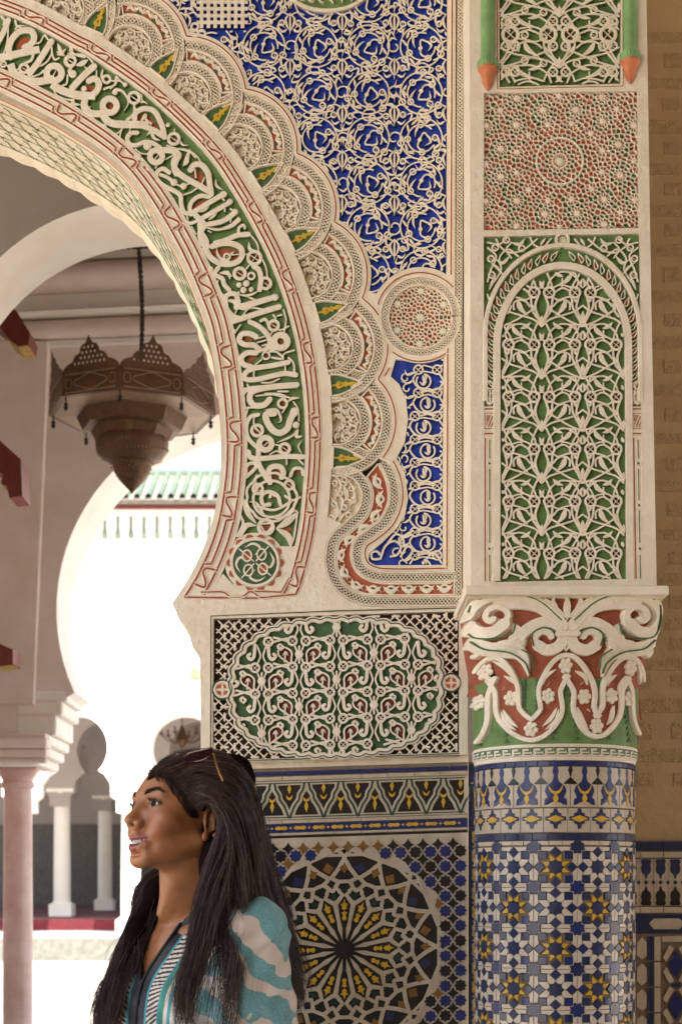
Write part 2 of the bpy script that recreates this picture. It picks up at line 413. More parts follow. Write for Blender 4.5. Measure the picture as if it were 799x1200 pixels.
# ---- the plaster body
outer = np.vstack([[-190, -230], E0s, arr("207 717 209 724 221 737 226 758 235 764 236 893 548.5 884 549 -230")])
leaf_strip = arr("534.5 -80 546 -80 542.6 690 532.8 690")
holes = [hole_green, hole_scallop, blue_top, blue_low, cartouche, leaf_strip]
a = np.linspace(0, 2 * np.pi, 60, endpoint=False); hole_round = RC + 46.5 * np.stack([np.cos(a), np.sin(a)], 1)
holes.append(hole_round)
body = MB()
DD = 0.0090                                       # depth of the coloured grounds
plate(body, outer, holes, W0, 0.0, -0.024)
mir = lambda P: np.stack([-380 - arr(P)[:, 0], arr(P)[:, 1]], 1)
plate(body, mir(outer), [], W0, 0.0, -0.016)
# thickness of the wall: a slab behind the face with the opening cut through it
TH = 0.285
def far_w(P, d): return W0(P[:, 0], P[:, 1], np.full(len(P), d))
prof_in = np.vstack([E0s, arr("207 717 209 724 221 737 226 758 235 764 236 893 236 1850")])
prof_in = lin(prof_in, 8)
full_in = np.vstack([mir(prof_in)[::-1], prof_in])
NB = len(full_in)
rows = [far_w(full_in, -0.0002), far_w(full_in, -TH)]
body.grid(np.stack(rows, 1), 0)
# wavy back lip of the intrados
back = np.vstack([full_in, [[549, 1850], [549, -230], [-929, -230], [-929, 1850]]])
v, f = triangulate([back], lambda x, y: inside(back, x, y)); body.add(W0(v[:, 0], v[:, 1], np.full(len(v), -TH)), f, 0)
body.grid(np.stack([far_w(arr("549 1850 549 -230 -929 -230 -929 1850"), 0), far_w(arr("549 1850 549 -230 -929 -230 -929 1850"), -TH)], 1), 0)
v, f = triangulate([arr("236.5 893 549 884 549 1850 236.5 1850")], lambda x, y: x > -1e9); body.add(W0(v[:, 0], v[:, 1], np.full(len(v), -0.016)), f, 0)
v, f = triangulate([mir("236.5 893 549 884 549 1850 236.5 1850")], lambda x, y: x > -1e9); body.add(W0(v[:, 0], v[:, 1], np.full(len(v), -0.016)), f, 0)
body.build("plaster_body", "plaster", arch_wall, angle=30)

# ---- coloured grounds
def ground(name, P, mat, M, d, parent, label=None):
    m = MB(); v, f = triangulate([P], lambda x, y: inside(P, x, y)); m.add(M(v[:, 0], v[:, 1], np.full(len(v), d)), f)
    o = m.build(name, mat, parent, smooth=False)
    if label: o["label"] = label
    return o
g_green = ground("green_ground", hole_green, "green_paint", W0, -DD, arch_wall)
g_blue = ground("blue_ground", blue_top, "blue_paint", W0, -DD, arch_wall, "upper blue painted ground of the spandrel")
g_blue2 = ground("blue_ground", blue_low, "blue_paint", W0, -DD, arch_wall, "lower blue painted ground beside the scallops")
ground("border_ground", hole_scallop, "recess_shade", W0, -0.022, arch_wall)
ground("strip_ground", leaf_strip, "recess_shade", W0, -0.022, arch_wall)

# ---- red key borders along the band
bd = MB()
def key_border(sa, sm_, sb, ylim, phase=0.0):
    A, Mi, B = (band_curve(s, ylim) for s in (sa, sm_, sb))
    groove(bd, A, 2.2, W0, 0, sm=False); groove(bd, B, 2.2, W0, 0, sm=False)
    L = arclen(Mi); n = len(Mi); per = 88.0; Ltot = L[-1]
    def at(C, l): # point on curve C at the same polar station as Mi at l
        i = np.interp(l, L, np.arange(n)); th = np.degrees(np.arctan2(np.interp(i, np.arange(n), Mi[:, 1]) - AC[1], np.interp(i, np.arange(n), Mi[:, 0]) - AC[0]))
        return band_pt(th, C)
    l = Ltot - 38.0 - phase
    while l > 0:
        a0, a1 = l - 60, l
        if a1 > 6:
            S = [at(sm_, max(x, 0)) for x in np.linspace(max(a0 + 3, 0), a1 - 3, 14)]
            groove(bd, np.array([at(sb, max(a0, 0))] + S + [at(sa, a1)]), 2.2, W0, 0.0005, sm=False)
        c0, c1 = l + 2, l + 27
        if c0 > 0:
            s4 = [at(sb + (0), c0), at(sm_ - (sb - sm_) * .35, c0 + 2), at(sm_ - (sb - sm_) * .45, c0 + 8), at(sm_ + (sb - sm_) * .1, c0 + 14), at(sb - (sb - sm_) * .45, c0 + 20), at(sb - (sb - sm_) * .6, c0 + 24), at(sa, c1 - 1)]
            groove(bd, np.array(s4), 2.3, W0, 0.0005, step=1.5)
        l -= per
key_border(0.06, 0.12, 0.185, 700); key_border(0.80, 0.845, 0.89, 700, 2)
C = band_curve(0.06, 700); D_ = band_curve(0.89, 700)
groove(bd, np.array([C[-1], [260, 700.5], [300, 701], D_[-1]]), 1.9, W0, 0.0004, sm=False)
groove(bd, arr("236 694 262 694 270 699 285 699 292 694 297 694 306 700 318 700"), 1.7, W0, 0.0006)
groove(bd, arr("298 693 330 694 340 677"), 1.7, W0, 0.0006, sm=False)
bd.build("key_border", ["plaster_carved", "groove_red"], arch_wall)

# ---- the calligraphy, traced stroke by stroke
HL = 0.0102
letters, vines, reds = MB(1), MB(1), Multi()
def zone(x0, y0, k):
    def conv(s): return arr(s) * k + np.array([x0, y0])
    return conv, k
cur = None
letter_objs = []
def LET(w, s, **kw):                               # one carved letter stroke = one part
    c, k = cur; m = MB(1); stroke(m, c(s), w * k, W0, HL - 0.0004, -DD, **kw)
    letter_objs.append(m)
def VIN(w, s, **kw): c, k = cur; stroke(vines, c(s), max(1.6, w * k), W0, HL * .86, -DD, **kw)
def RNG_(x, y, r, w, red=True, bars=1, ang=0.6):
    c, k = cur; p = c([x, y])[0]; eye(vines, p[0], p[1], r * k, w * k, W0, HL * .95, -DD, bars=bars, ang=ang)
    if red: disc(reds, p[0], p[1], r * k, W0, 0.0012, -DD, n=12)
def BLB(x, y, r): c, k = cur; p = c([x, y])[0]; disc(vines, p[0], p[1], r * k, W0, HL * .97, -DD, dome=.001)
def RED(s): c, k = cur; prism(reds, crom(c(s), 2, True), W0, -DD, -DD + 0.0014)
cur = zone(0, 0, .12516)
LET(62, "110 540 92 470 105 400 140 340 205 290 290 285 325 330 320 385 280 425 235 445"); RED("160 430 165 370 215 330 275 340 275 400 235 445")
LET(72, "-20 545 120 515 250 485 378 460", shape='none'); LET(62, "490 385 430 480 360 590 285 690"); LET(54, "85 185 60 260 10 360 -40 450")
c, k = cur; ring(vines, 515 * k, 685 * k, 70 * k, 64 * k, W0, HL, -DD); disc(reds, 515 * k, 685 * k, 40 * k, W0, .0012, -DD); stroke(vines, c("500 715 530 655"), 1.2, W0, HL * .8, -DD, shape='none')
LET(74, "105 600 140 680 220 730 330 762 440 752 520 735", shape='none'); LET(74, "490 790 600 850 740 888 900 898", shape='none')
RNG_(232, 640, 40, 30); RNG_(665, 570, 48, 32); BLB(685, 690, 36); VIN(26, "690 610 650 660 680 700")
VIN(18, "85 250 75 390 50 480 20 520"); VIN(18, "320 400 380 395 420 330 460 370"); VIN(20, "425 320 450 360"); VIN(20, "490 430 495 500 520 555 560 540"); VIN(20, "490 500 450 570 390 610 300 640 270 690")
VIN(30, "320 500 300 560 240 590"); VIN(18, "300 720 380 690 410 660"); VIN(26, "150 280 180 240 260 245", shape='taper'); VIN(24, "150 190 165 240 200 250"); VIN(26, "670 440 670 490 720 510 799 530"); VIN(40, "545 405 570 460 580 520", shape='lens'); VIN(36, "620 455 580 500 540 510", shape='lens'); VIN(34, "535 480 580 500 615 520", shape='lens')
VIN(18, "120 600 160 650 190 640"); RNG_(40, 600, 26, 18); VIN(20, "590 800 630 780 640 700"); VIN(18, "510 830 540 890 640 930 700 930"); VIN(26, "20 150 50 190 40 230")
cur = zone(80, 30, .12516)
LET(66, "250 380 180 440 110 510 42 585"); LET(62, "-60 610 40 645 150 665 235 645 285 590 290 530 250 495 195 520"); RED("50 600 110 590 170 530 215 530 250 570 240 610 160 625")
BLB(155, 590, 30); LET(66, "165 700 155 755 210 812 300 825 345 800"); c, k = cur; p = c([395, 750])[0]; ring(vines, p[0], p[1], 66 * k, 62 * k, W0, HL, -DD); disc(reds, p[0], p[1], 38 * k, W0, .0012, -DD)
LET(72, "330 830 380 895 460 922 600 925 760 930", shape='none'); LET(34, "440 598 510 612 560 680 565 740 530 800", shape='taper')
RNG_(30, 330, 42, 28); RNG_(365, 500, 34, 28, bars=0); RNG_(620, 675, 50, 30); VIN(28, "680 715 720 710 750 735", shape='taper'); VIN(52, "80 370 130 355 190 320", shape='lens'); BLB(50, 450, 40); BLB(445, 620, 30); BLB(540, 550, 24)
VIN(16, "40 200 60 260 150 270 210 310 240 350"); VIN(16, "0 260 60 265"); VIN(16, "270 420 272 490"); VIN(26, "330 400 320 470 330 520", shape='lens'); VIN(22, "460 480 445 550 340 592"); VIN(16, "400 515 480 515 540 545"); VIN(16, "630 740 630 830 560 885"); VIN(14, "240 860 275 920 340 950"); VIN(30, "30 700 60 730 120 740", shape='lens'); BLB(50, 715, 22); VIN(14, "180 730 200 770 215 760"); VIN(14, "160 380 200 430"); VIN(16, "40 390 20 430"); BLB(345, 940, 24); VIN(14, "460 480 540 560")
cur = zone(130, 80, .12516)
LET(52, "228 480 238 420 300 380 370 382 425 415 465 490 492 560 508 650"); LET(56, "0 512 120 515 260 525 400 575 500 635"); RED("245 485 265 425 330 400 395 460 445 550 350 525"); RED("150 485 205 430 205 485")
VIN(28, "290 495 330 430 335 480 390 520", shape='none'); LET(44, "255 603 200 605 160 650 185 710 250 718 320 690 400 700 470 745"); BLB(350, 722, 44)
p = zone(130, 80, .12516)[0]([430, 825])[0]; ring(vines, p[0], p[1], 58 * .12516, 56 * .12516, W0, HL, -DD); disc(reds, p[0], p[1], 32 * .12516, W0, .0012, -DD); VIN(9, "415 850 450 805")
LET(60, "480 768 560 765 640 805 615 860 600 930 625 990"); RNG_(595, 660, 50, 32); VIN(30, "650 680 680 715 730 718", shape='taper'); RNG_(225, 275, 52, 28)
BLB(255, 830, 42); BLB(305, 895, 30); BLB(355, 935, 28); BLB(540, 530, 22)
VIN(16, "220 330 215 420 150 480"); VIN(22, "290 240 300 300 350 335", shape='taper'); VIN(16, "110 560 90 640 120 720 215 820"); VIN(16, "-10 590 60 610 110 570"); VIN(14, "190 560 170 615"); VIN(14, "235 755 290 795 370 800"); VIN(34, "340 630 380 590 410 650 470 675", shape='lens'); VIN(14, "520 850 590 810"); VIN(16, "530 720 620 750 740 780 800 835"); VIN(14, "600 565 600 610"); VIN(40, "745 755 720 830 680 915", shape='lens'); VIN(16, "440 890 420 940"); VIN(14, "50 80 40 150 0 190")
cur = zone(180, 160, .15019)
LET(48, "60 110 140 108 195 135 165 190 175 255 240 315 330 365 445 432"); LET(46, "290 265 320 222 375 220 425 275 440 350 448 400 455 455"); RED("285 300 330 250 380 275 412 375 340 320")
VIN(16, "325 250 335 320"); VIN(14, "400 320 380 370")
LET(38, "130 280 80 250 35 275 30 330 90 385 170 425 215 460 222 530 245 590 290 600"); VIN(30, "50 292 110 315 160 350"); BLB(165, 356, 30); BLB(240, 385, 28); VIN(16, "180 370 230 385 290 360")
LET(36, "300 610 288 550 310 500 370 462 440 470"); RED("312 560 330 505 380 485 435 490"); LET(42, "550 450 430 520 300 600"); LET(40, "605 510 500 570 380 640"); LET(42, "645 590 540 660 400 690")
LET(40, "672 645 600 700 500 728 410 712", shape='taper'); LET(28, "230 682 310 672 380 640"); LET(44, "330 610 400 690 368 750 385 830 430 860")
BLB(550, 450, 29); BLB(600, 508, 27); BLB(640, 588, 28); VIN(26, "360 590 400 570 440 540", shape='lens'); VIN(26, "430 650 470 620 500 590", shape='lens')
VIN(34, "290 95 270 150 265 200 235 230", shape='lens'); VIN(14, "160 90 270 105 340 150 375 205"); VIN(14, "240 452 300 430 345 398"); VIN(28, "90 465 140 475 165 510 150 545", shape='lens'); VIN(22, "490 330 495 380 545 415", shape='lens'); VIN(14, "530 470 560 500"); VIN(14, "560 540 560 590"); VIN(14, "265 610 275 670"); VIN(14, "300 700 335 760"); VIN(14, "600 560 630 580"); VIN(14, "610 640 600 670")
cur = zone(220, 240, .15019)
LET(46, "100 150 112 220 150 285 150 350 190 415 270 460 370 455 425 405 420 340 360 305 280 300 190 325"); RED("178 345 300 330 390 350 402 400 340 445 240 405")
LET(42, "480 230 390 238 300 275 215 300"); LET(38, "410 105 350 165 260 190 165 178", shape='taper'); RNG_(310, 405, 24, 18); VIN(26, "230 335 240 390 280 430 340 440", shape='lens'); VIN(24, "320 400 370 360", shape='lens'); VIN(12, "340 390 400 385")
VIN(24, "400 215 405 175 440 155 450 180"); RNG_(525, 412, 50, 28, bars=2); RNG_(410, 535, 42, 30); RNG_(500, 555, 26, 18, red=False, bars=0); RNG_(610, 612, 42, 26)
VIN(28, "480 290 490 345 545 360", shape='lens'); LET(42, "515 475 560 510 575 580 565 665"); VIN(14, "590 430 615 490 625 570"); VIN(14, "130 310 115 400 150 460 195 500"); VIN(12, "190 215 160 200"); VIN(14, "500 240 545 300 560 370"); VIN(12, "430 385 480 385"); VIN(12, "500 450 460 500")
for x, y, r in ((405, 625, 23), (462, 612, 28), (440, 664, 27), (500, 658, 21), (185, 500, 22)): BLB(x, y, r)
LET(38, "245 490 215 540 275 575 290 620 330 665"); VIN(34, "250 530 310 530 350 560", shape='lens'); VIN(30, "320 510 335 580", shape='lens'); LET(40, "305 790 295 730 330 695 380 700 400 760"); VIN(14, "240 590 230 640 280 700"); LET(44, "685 718 590 745 420 790 380 800"); VIN(24, "400 700 480 705 560 670", shape='lens'); VIN(26, "620 660 640 690", shape='lens'); VIN(20, "470 720 540 740", shape='lens'); RED("345 690 380 690 380 730 350 725")
cur = zone(250, 340, .15019)
LET(46, "95 50 100 130 150 200 215 225"); LET(46, "175 95 240 135 320 105 410 75 490 52"); BLB(485, 55, 30); LET(46, "150 245 260 210 400 165 520 130"); LET(40, "285 245 370 290 430 355 445 430 400 468"); VIN(30, "130 80 180 80 200 20")
p = cur[0]([530, 400])[0]; ring(vines, p[0], p[1], 51 * .15, 52 * .15, W0, HL, -DD); disc(reds, p[0], p[1], 28 * .15, W0, .0012, -DD); LET(40, "500 445 460 455 430 440")
LET(44, "340 365 290 340 225 345 208 395 250 425 320 430 370 470"); RED("240 370 260 350 310 375 300 390 260 385"); VIN(14, "330 382 400 362"); VIN(14, "345 408 415 388"); VIN(14, "380 435 430 420")
LET(44, "340 490 270 488 225 525 235 575 300 600"); RED("260 540 300 505 350 512 300 545 310 585 270 575")
LET(42, "590 562 450 590 320 610 255 645 250 690 330 698 450 672 560 650 650 662"); LET(42, "655 742 520 745 400 760 270 775 230 810"); RNG_(475, 275, 38, 26); RNG_(415, 510, 28, 16, bars=0); VIN(26, "440 275 410 225 372 240")
VIN(16, "470 190 490 220 470 250"); VIN(16, "500 300 530 310 590 280"); VIN(18, "440 480 500 482 550 535 460 525"); VIN(16, "635 468 565 490 540 520"); VIN(14, "550 150 570 230 555 330"); VIN(14, "150 265 170 325 215 270"); VIN(14, "190 145 165 200"); VIN(14, "320 630 320 680"); VIN(14, "565 590 565 640"); VIN(18, "590 525 630 570 635 650"); VIN(14, "230 200 290 140 410 150"); VIN(14, "380 540 320 590"); VIN(14, "500 200 540 190"); VIN(14, "380 720 450 720 520 690"); BLB(170, 322, 18); VIN(14, "470 310 450 350"); VIN(14, "555 330 540 350")
cur = zone(260, 430, .15019)
LET(48, "590 140 450 150 310 170 235 200 222 255 260 300 335 295 380 250"); RNG_(478, 285, 34, 22, bars=0); VIN(26, "510 280 550 245 612 240", shape='lens'); LET(52, "565 355 535 420 515 480 460 515 400 490 355 420 350 370 415 362"); BLB(572, 350, 38); c, k = cur
VIN(24, "330 335 420 330 455 370 465 420 435 435", shape='lens'); VIN(34, "290 372 225 390 195 470 215 560 280 625"); RNG_(280, 495, 42, 28); p = c([345, 600])[0]; ring(vines, p[0], p[1], 48 * k, 46 * k, W0, HL, -DD); disc(reds, p[0], p[1], 26 * k, W0, .0012, -DD); VIN(9, "330 615 362 588"); RNG_(495, 637, 38, 28)
LET(42, "210 660 235 708 340 712 500 698 640 700"); BLB(583, 452, 28); VIN(20, "590 480 555 535 430 592", shape='lens'); VIN(30, "600 480 585 540 632 540", shape='lens'); LET(40, "290 640 290 700"); VIN(14, "180 320 330 310"); VIN(14, "210 310 190 385"); VIN(14, "255 390 255 450 300 510"); VIN(14, "270 225 400 215 500 240"); VIN(14, "340 205 450 210 530 240"); VIN(16, "520 190 440 190"); VIN(12, "560 270 600 330 605 420"); VIN(12, "500 320 470 360"); VIN(16, "630 570 600 620 630 680", shape='lens'); VIN(14, "400 600 450 610"); VIN(14, "380 680 430 655 460 670"); VIN(14, "510 700 510 760"); VIN(14, "600 720 640 760"); VIN(14, "200 130 220 170")
cur = zone(240, 530, .17522)
LET(38, "440 205 428 130 460 95 510 100 530 140 515 170"); RED("440 170 445 115 500 115 500 150 460 175"); LET(38, "355 55 385 120 430 190"); RED("280 130 300 85 320 80 315 110"); VIN(26, "275 160 285 90 330 70 345 100 280 165"); RED("608 125 650 140 640 120"); VIN(24, "575 160 600 110 650 110 660 150"); VIN(22, "350 140 340 200 360 270", shape='lens'); RNG_(358, 245, 32, 22); RNG_(568, 218, 30, 20)
ringr = lambda x, y, r, w: (lambda p: ring(vines, p[0], p[1], r * .17522, w * .17522, W0, HL * .95, -DD))(cur[0]([x, y])[0])
ringr(450, 312, 122, 20)
a = np.arange(72) * 2 * math.pi / 72; rr = 160 + 12 * np.abs(np.cos(a * 4.5)); stroke(vines, cur[0](np.stack([450 + rr * np.cos(a), 300 + rr * .95 * np.sin(a)], 1)), 3.4, W0, HL, -DD, closed=True, sm=False)
VIN(28, "440 345 395 350 385 290 430 262 490 290 510 350"); VIN(22, "440 300 450 275 470 290"); VIN(22, "300 330 350 340 400 420 420 440", shape='lens'); VIN(20, "350 360 470 385 580 330"); VIN(18, "540 290 590 320 640 300"); BLB(435, 350, 16)
VIN(36, "255 290 290 400 350 480", shape='lens'); VIN(40, "230 580 280 490 350 490", shape='lens'); RED("235 455 285 450 290 480 340 490 300 470"); VIN(22, "240 420 260 480 220 560"); ringr(412, 500, 48, 26); disc(reds, *(cur[0]([412, 500])[0]), 7, W0, .0012, -DD); VIN(14, "370 478 455 478 412 535 370 478")
VIN(50, "630 400 545 470 480 510", shape='lens'); VIN(44, "480 510 560 560 580 640", shape='lens'); RED("490 505 540 485 590 512 540 525"); VIN(14, "590 400 620 400 600 560 580 620"); VIN(30, "450 440 540 430 620 340", shape='lens')
# medallion at the foot of the band
mc = cur[0]([340, 738])[0]
disc(letters, mc[0], mc[1], 36.5, W0, HL * .9, -DD, n=40); 
a = np.arange(14) * 2 * math.pi / 14
for t in a:
    q = [(mc[0] + (30.3 + (3.4 * math.cos(u * math.pi / 2)) ) * math.cos(t + u * .17), mc[1] + (30.3 + 3.4 * math.cos(u * math.pi / 2)) * math.sin(t + u * .17)) for u in np.linspace(-1, 1, 7)]
    prism(reds, q, W0, -DD + HL * .9 - .0001, -DD + HL * .9 + .0006)
mg = MB(); disc(mg, mc[0], mc[1], 26, W0, .0008, -DD + HL * .9, n=36)
ring(vines, mc[0], mc[1], 27.3, 3.4, W0, .003, -DD + HL * .9)
for kx in (0, 1, 2, 3):
    b = kx * math.pi / 2 + .7; ux, uy = math.cos(b), math.sin(b)
    ex, ey = mc[0] + 12 * ux, mc[1] + 12 * uy
    ring(vines, ex, ey, 6.5, 2.2, W0, .0035, -DD + HL * .9 + .0005, rx=.8); stroke(vines, [mc[0] + 2 * ux, mc[1] + 2 * uy, mc[0] + 24 * ux, mc[1] + 24 * uy], 1.8, W0, .003, -DD + HL * .9 + .0005)
    stroke(vines, [mc[0] + 21 * math.cos(b + .25), mc[1] + 21 * math.sin(b + .25), mc[0] + 22 * math.cos(b + .75), mc[1] + 22 * math.sin(b + .75), mc[0] + 18 * math.cos(b + 1.2), mc[1] + 18 * math.sin(b + 1.2), mc[0] + 8 * math.cos(b + .8), mc[1] + 8 * math.sin(b + .8)], 3.2, W0, .003, -DD + HL * .9 + .0005, shape='lens')
    if kx % 2 == 0: disc(reds, ex, ey, 5.6, W0, .001, -DD + HL * .9 + .0007)
mg.build("medallion_ground", "deep_green", g_green)
letters.build("foot_medallion", ["plaster_carved", "green_paint"], g_green)
for m in letter_objs: m.build("letter", ["plaster_carved", "green_paint"], g_green)
# a plain copy of the band writing's vines beyond the frame's left edge is not needed
vines.build("vine_carving", ["plaster_carved", "green_paint"], g_green); reds.build("red_infill", "red_paint", g_green)
fill = MB()
prism(fill, arr("249 691 262 672 268 679 276 687 280 690"), W0, -DD, -.0005); prism(fill, arr("322 640 346 640 338 672 331 676"), W0, -DD, -.001); fill.build("corner_plaster", "plaster_carved", g_green)

# ---- scalloped border
HD = 0.0125
lat, rail = MB(), MB()
def arc_pts(c, r, a0, a1, n=None):
    n = n or max(6, int(abs(a1 - a0) * r / 3)); a = np.linspace(a0, a1, n); return np.stack([c[0] + r * np.cos(a), c[1] + r * np.sin(a)], 1)
prev = None
for b in BOSS:
    e, t, n = near_E1(b); base = e + n * 1.0; tip = e + n * 39
    BOSSP.append(np.vstack([crom([base - t * 12.5, base - t * 12 + n * 9, base - t * 8.5 + n * 20, tip], 3), crom([tip, base + t * 8.5 + n * 20, base + t * 12 + n * 9, base + t * 12.5], 3)[1:]]))
def off_boss(X, Y):
    m = np.ones(np.shape(X), bool)
    for P in BOSSP: m &= ~inside(P, X, Y)
    return m
E1poly = np.vstack([E1s, [[-400, 900], [-400, -42]]])
for i, (c, t, n) in enumerate(LOBE):
    an = math.atan2(n[1], n[0]); nxt = LOBE[i + 1][0] if i + 1 < len(LOBE) else None
    prevc = LOBE[i - 1][0] if i > 0 else None
    def ok_out(X, Y, prevc=prevc): # outer ring: hidden under the ring of the lobe above
        m = ~inside(E1poly, X, Y) & off_boss(X, Y)
        if prevc is not None: m &= np.hypot(X - prevc[0], Y - prevc[1]) > 66
        return m
    last = False
    thing_l = arch_wall
    sc = MB(); 
    # medallion ground and scrolls
    k_ = ~inside(E1poly, *(arc_pts(c, 27.5, 0, 2 * math.pi, 60).T)); P = arc_pts(c, 27.5, 0, 2 * math.pi, 60)
    med = np.array([p if kk else near_E1(p)[0] + near_E1(p)[2] * .3 for p, kk in zip(P, k_)])
    v, f = triangulate([med], lambda x, y: inside(med, x, y)); gm = MB(); gm.add(W0(v[:, 0], v[:, 1], np.full(len(v), -0.0200)), f)
    md = gm.build("medallion", "plaster_carved", arch_wall)
    okm = lambda X, Y, c=c: (~inside(E1poly, X, Y)) & (np.hypot(X - c[0], Y - c[1]) < 27.5)
    rg = np.random.RandomState(i + 5)
    for q in range(-2, 3):
        for rr_ in (8, 15.5, 22.5):
            aa = an + q * (1.25 if rr_ < 10 else .8 if rr_ < 20 else .55) + (0.2 if rr_ < 10 else 0); ex, ey = c[0] + rr_ * math.cos(aa), c[1] + rr_ * math.sin(aa)
            if okm(np.array([ex]), np.array([ey]))[0]:
                eye(sc, ex, ey, 2.5, 1.5, W0, .0105, -.0165, ang=rg.rand() * 3)
                for s_ in (-1, 1):
                    b = aa + s_ * 1.1; stroke(sc, [ex + 3 * math.cos(b), ey + 3 * math.sin(b), ex + 7 * math.cos(b + .6 * s_), ey + 7 * math.sin(b + .6 * s_), ex + 8 * math.cos(b + 1.5 * s_), ey + 8 * math.sin(b + 1.5 * s_)] if False else [ex + 3 * math.cos(b), ey + 3 * math.sin(b), ex + 6 * math.cos(b + .6 * s_), ey + 6 * math.sin(b + .6 * s_), ex + 6.5 * math.cos(b + 1.3 * s_), ey + 6.5 * math.sin(b + 1.3 * s_)], 2.3, W0, .010, -.0165, shape='lens', clip=okm, step=1.4)
    for q in range(7):
        aa = an + (q - 3) * .5; stroke(sc, [c[0] + 6 * math.cos(aa), c[1] + 6 * math.sin(aa), c[0] + 14 * math.cos(aa + .45), c[1] + 14 * math.sin(aa + .45), c[0] + 24.5 * math.cos(aa + .1), c[1] + 24.5 * math.sin(aa + .1)], 1.5, W0, .009, -.0165, shape='none', clip=okm)
        stroke(sc, [c[0] + 13 * math.cos(aa), c[1] + 13 * math.sin(aa), c[0] + 17 * math.cos(aa + .25), c[1] + 17 * math.sin(aa + .25), c[0] + 23 * math.cos(aa + .2), c[1] + 23 * math.sin(aa + .2)], 3.0, W0, .011, -.0165, shape='lens', clip=okm, step=1.5)
    sc.build("scroll_carving", "plaster_carved", md)
    # inner braid
    full = arc_pts(c, 33, an - 2.4, an + 2.4, 160) if not last else None
    if not last:
        lattice(lat, full, 4.6, W0, .0115, -HD, period=13, clip=lambda X, Y: ~inside(E1poly, X, Y) & off_boss(X, Y), w=1.6)
        O = arc_pts(c, 58.5, an - 1.9, an + 1.9, 260); lattice(lat, O, 4.6, W0, .0125, -HD, period=13.5, clip=ok_out, w=1.6)
        # short braid beside the lower boss
        b0, b1 = an + 0.98, an + 1.28
        lattice(lat, [c[0] + 40 * math.cos(an + 1.05), c[1] + 40 * math.sin(an + 1.05), c[0] + 53 * math.cos(an + .90), c[1] + 53 * math.sin(an + .90)], 4.2, W0, .0112, -HD, period=11, w=1.6)
        lattice(lat, [c[0] + 40 * math.cos(an - 1.05), c[1] + 40 * math.sin(an - 1.05), c[0] + 53 * math.cos(an - .90), c[1] + 53 * math.sin(an - .90)], 4.2, W0, .0112, -HD, period=11, w=1.6)
        # red panel with leaves
        a0, a1 = an - .74, an + .74
        O = np.vstack([arc_pts(c, 52.3, a0, a1, 24), arc_pts(c, 40, a1, a0, 24)])
        rp = MB(); prism(rp, O, W0, -HD, -.006); ro = rp.build("red_panel", "red_paint", arch_wall)
        sc2 = MB(); m_ = 6
        for q in range(m_):
            u0 = a0 + .07 + (a1 - a0 - .14) * q / m_; u1 = a0 + .07 + (a1 - a0 - .14) * (q + 1) / m_; um = (u0 + u1) / 2
            stroke(sc2, [c[0] + 43.5 * math.cos(u0), c[1] + 43.5 * math.sin(u0), c[0] + 49 * math.cos(um), c[1] + 49 * math.sin(um), c[0] + 44 * math.cos(u1), c[1] + 44 * math.sin(u1)], 3.8, W0, .006, -.006, shape='lens', step=1.3)
            stroke(sc2, [c[0] + 44 * math.cos(u1 - .02), c[1] + 44 * math.sin(u1 - .02), c[0] + 50.5 * math.cos(u1 + .02), c[1] + 50.5 * math.sin(u1 + .02)], 3.4, W0, .006, -.006, shape='lens', step=1.3)
            if q % 2 == 1: disc(sc2, c[0] + 44.3 * math.cos(um), c[1] + 44.3 * math.sin(um), 3.1, W0, .0015, -.006, mi=1, rx=.55, ang=um, n=8)
        ring_pts = np.vstack([arc_pts(c, 52.3, a0 - .015, a1 + .015, 26), arc_pts(c, 40.2, a1 + .02, a0 - .02, 22)])
        stroke(rail, ring_pts, 2.0, W0, .0125, -HD, closed=True, sm=False); sc2.build("leaf_row", ["plaster_carved", "deep_green"], ro)
# the long double-curved tail
tc = np.array([398.0, 574.0]); L2c = crom(L2, 3); 
Pt = np.vstack([[[388, 552], [410, 553]], offset_path(L2c, 6.5)[(offset_path(L2c, 6.5)[:, 1] > 556) & (offset_path(L2c, 6.5)[:, 1] < 628)], [[383, 625]]])
v, f = triangulate([Pt], lambda x, y: inside(Pt, x, y)); gm = MB(); gm.add(W0(v[:, 0], v[:, 1], np.full(len(v), -0.0120)), f); md = gm.build("medallion", "plaster_carved", arch_wall)
sc = MB(); okt = lambda X, Y: inside(Pt, X, Y)
for ex, ey in ((393, 566), (404, 562), (413, 572), (399, 578), (392, 590), (404, 594), (414, 586), (389, 606), (397, 602), (386, 617), (409, 603)): eye(sc, ex, ey, 3.0, 1.9, W0, .0105, -.0120, ang=ex)
for q in ("388 556 396 560 400 570 394 584", "402 556 410 564 416 580 408 596", "392 572 402 586 398 600 388 612", "414 560 404 570 408 584 418 588", "386 580 396 594 392 610 385 620", "400 566 408 578 402 590", "412 596 402 604 394 616"): stroke(sc, q, 3.2, W0, .010, -.0120, shape='lens', clip=okt, step=1.5)
sc.build("scroll_carving", "plaster_carved", md)
lattice(lat, L1, 4.4, W0, .0125, -HD, period=13.5, w=1.6); lattice(lat, L2, 4.4, W0, .0125, -HD, period=13.5, w=1.6)
P3 = crom(L3, 3); _a = offset_path(crom(L1, 3), 7.4); _b = offset_path(crom(L2, 3), -7.6); _a = _a[(_a[:, 0] < 531)]; _b = _b[(_b[:, 0] < 531) & ((_b[:, 1] > 566) | (_b[:, 0] > 426))]; _b = _b[_b[:, 0] > 0]; Q3 = np.vstack([_a, [[532.5, 674], [532.5, 697]], _b[_b[:, 1] > 556][::-1]])
ro = ground("red_panel", Q3, "red_paint", W0, -.006, arch_wall, "long S shaped red panel at the foot of the scallops")
stroke(rail, Q3, 2.0, W0, .0125, -HD, closed=True, sm=False)
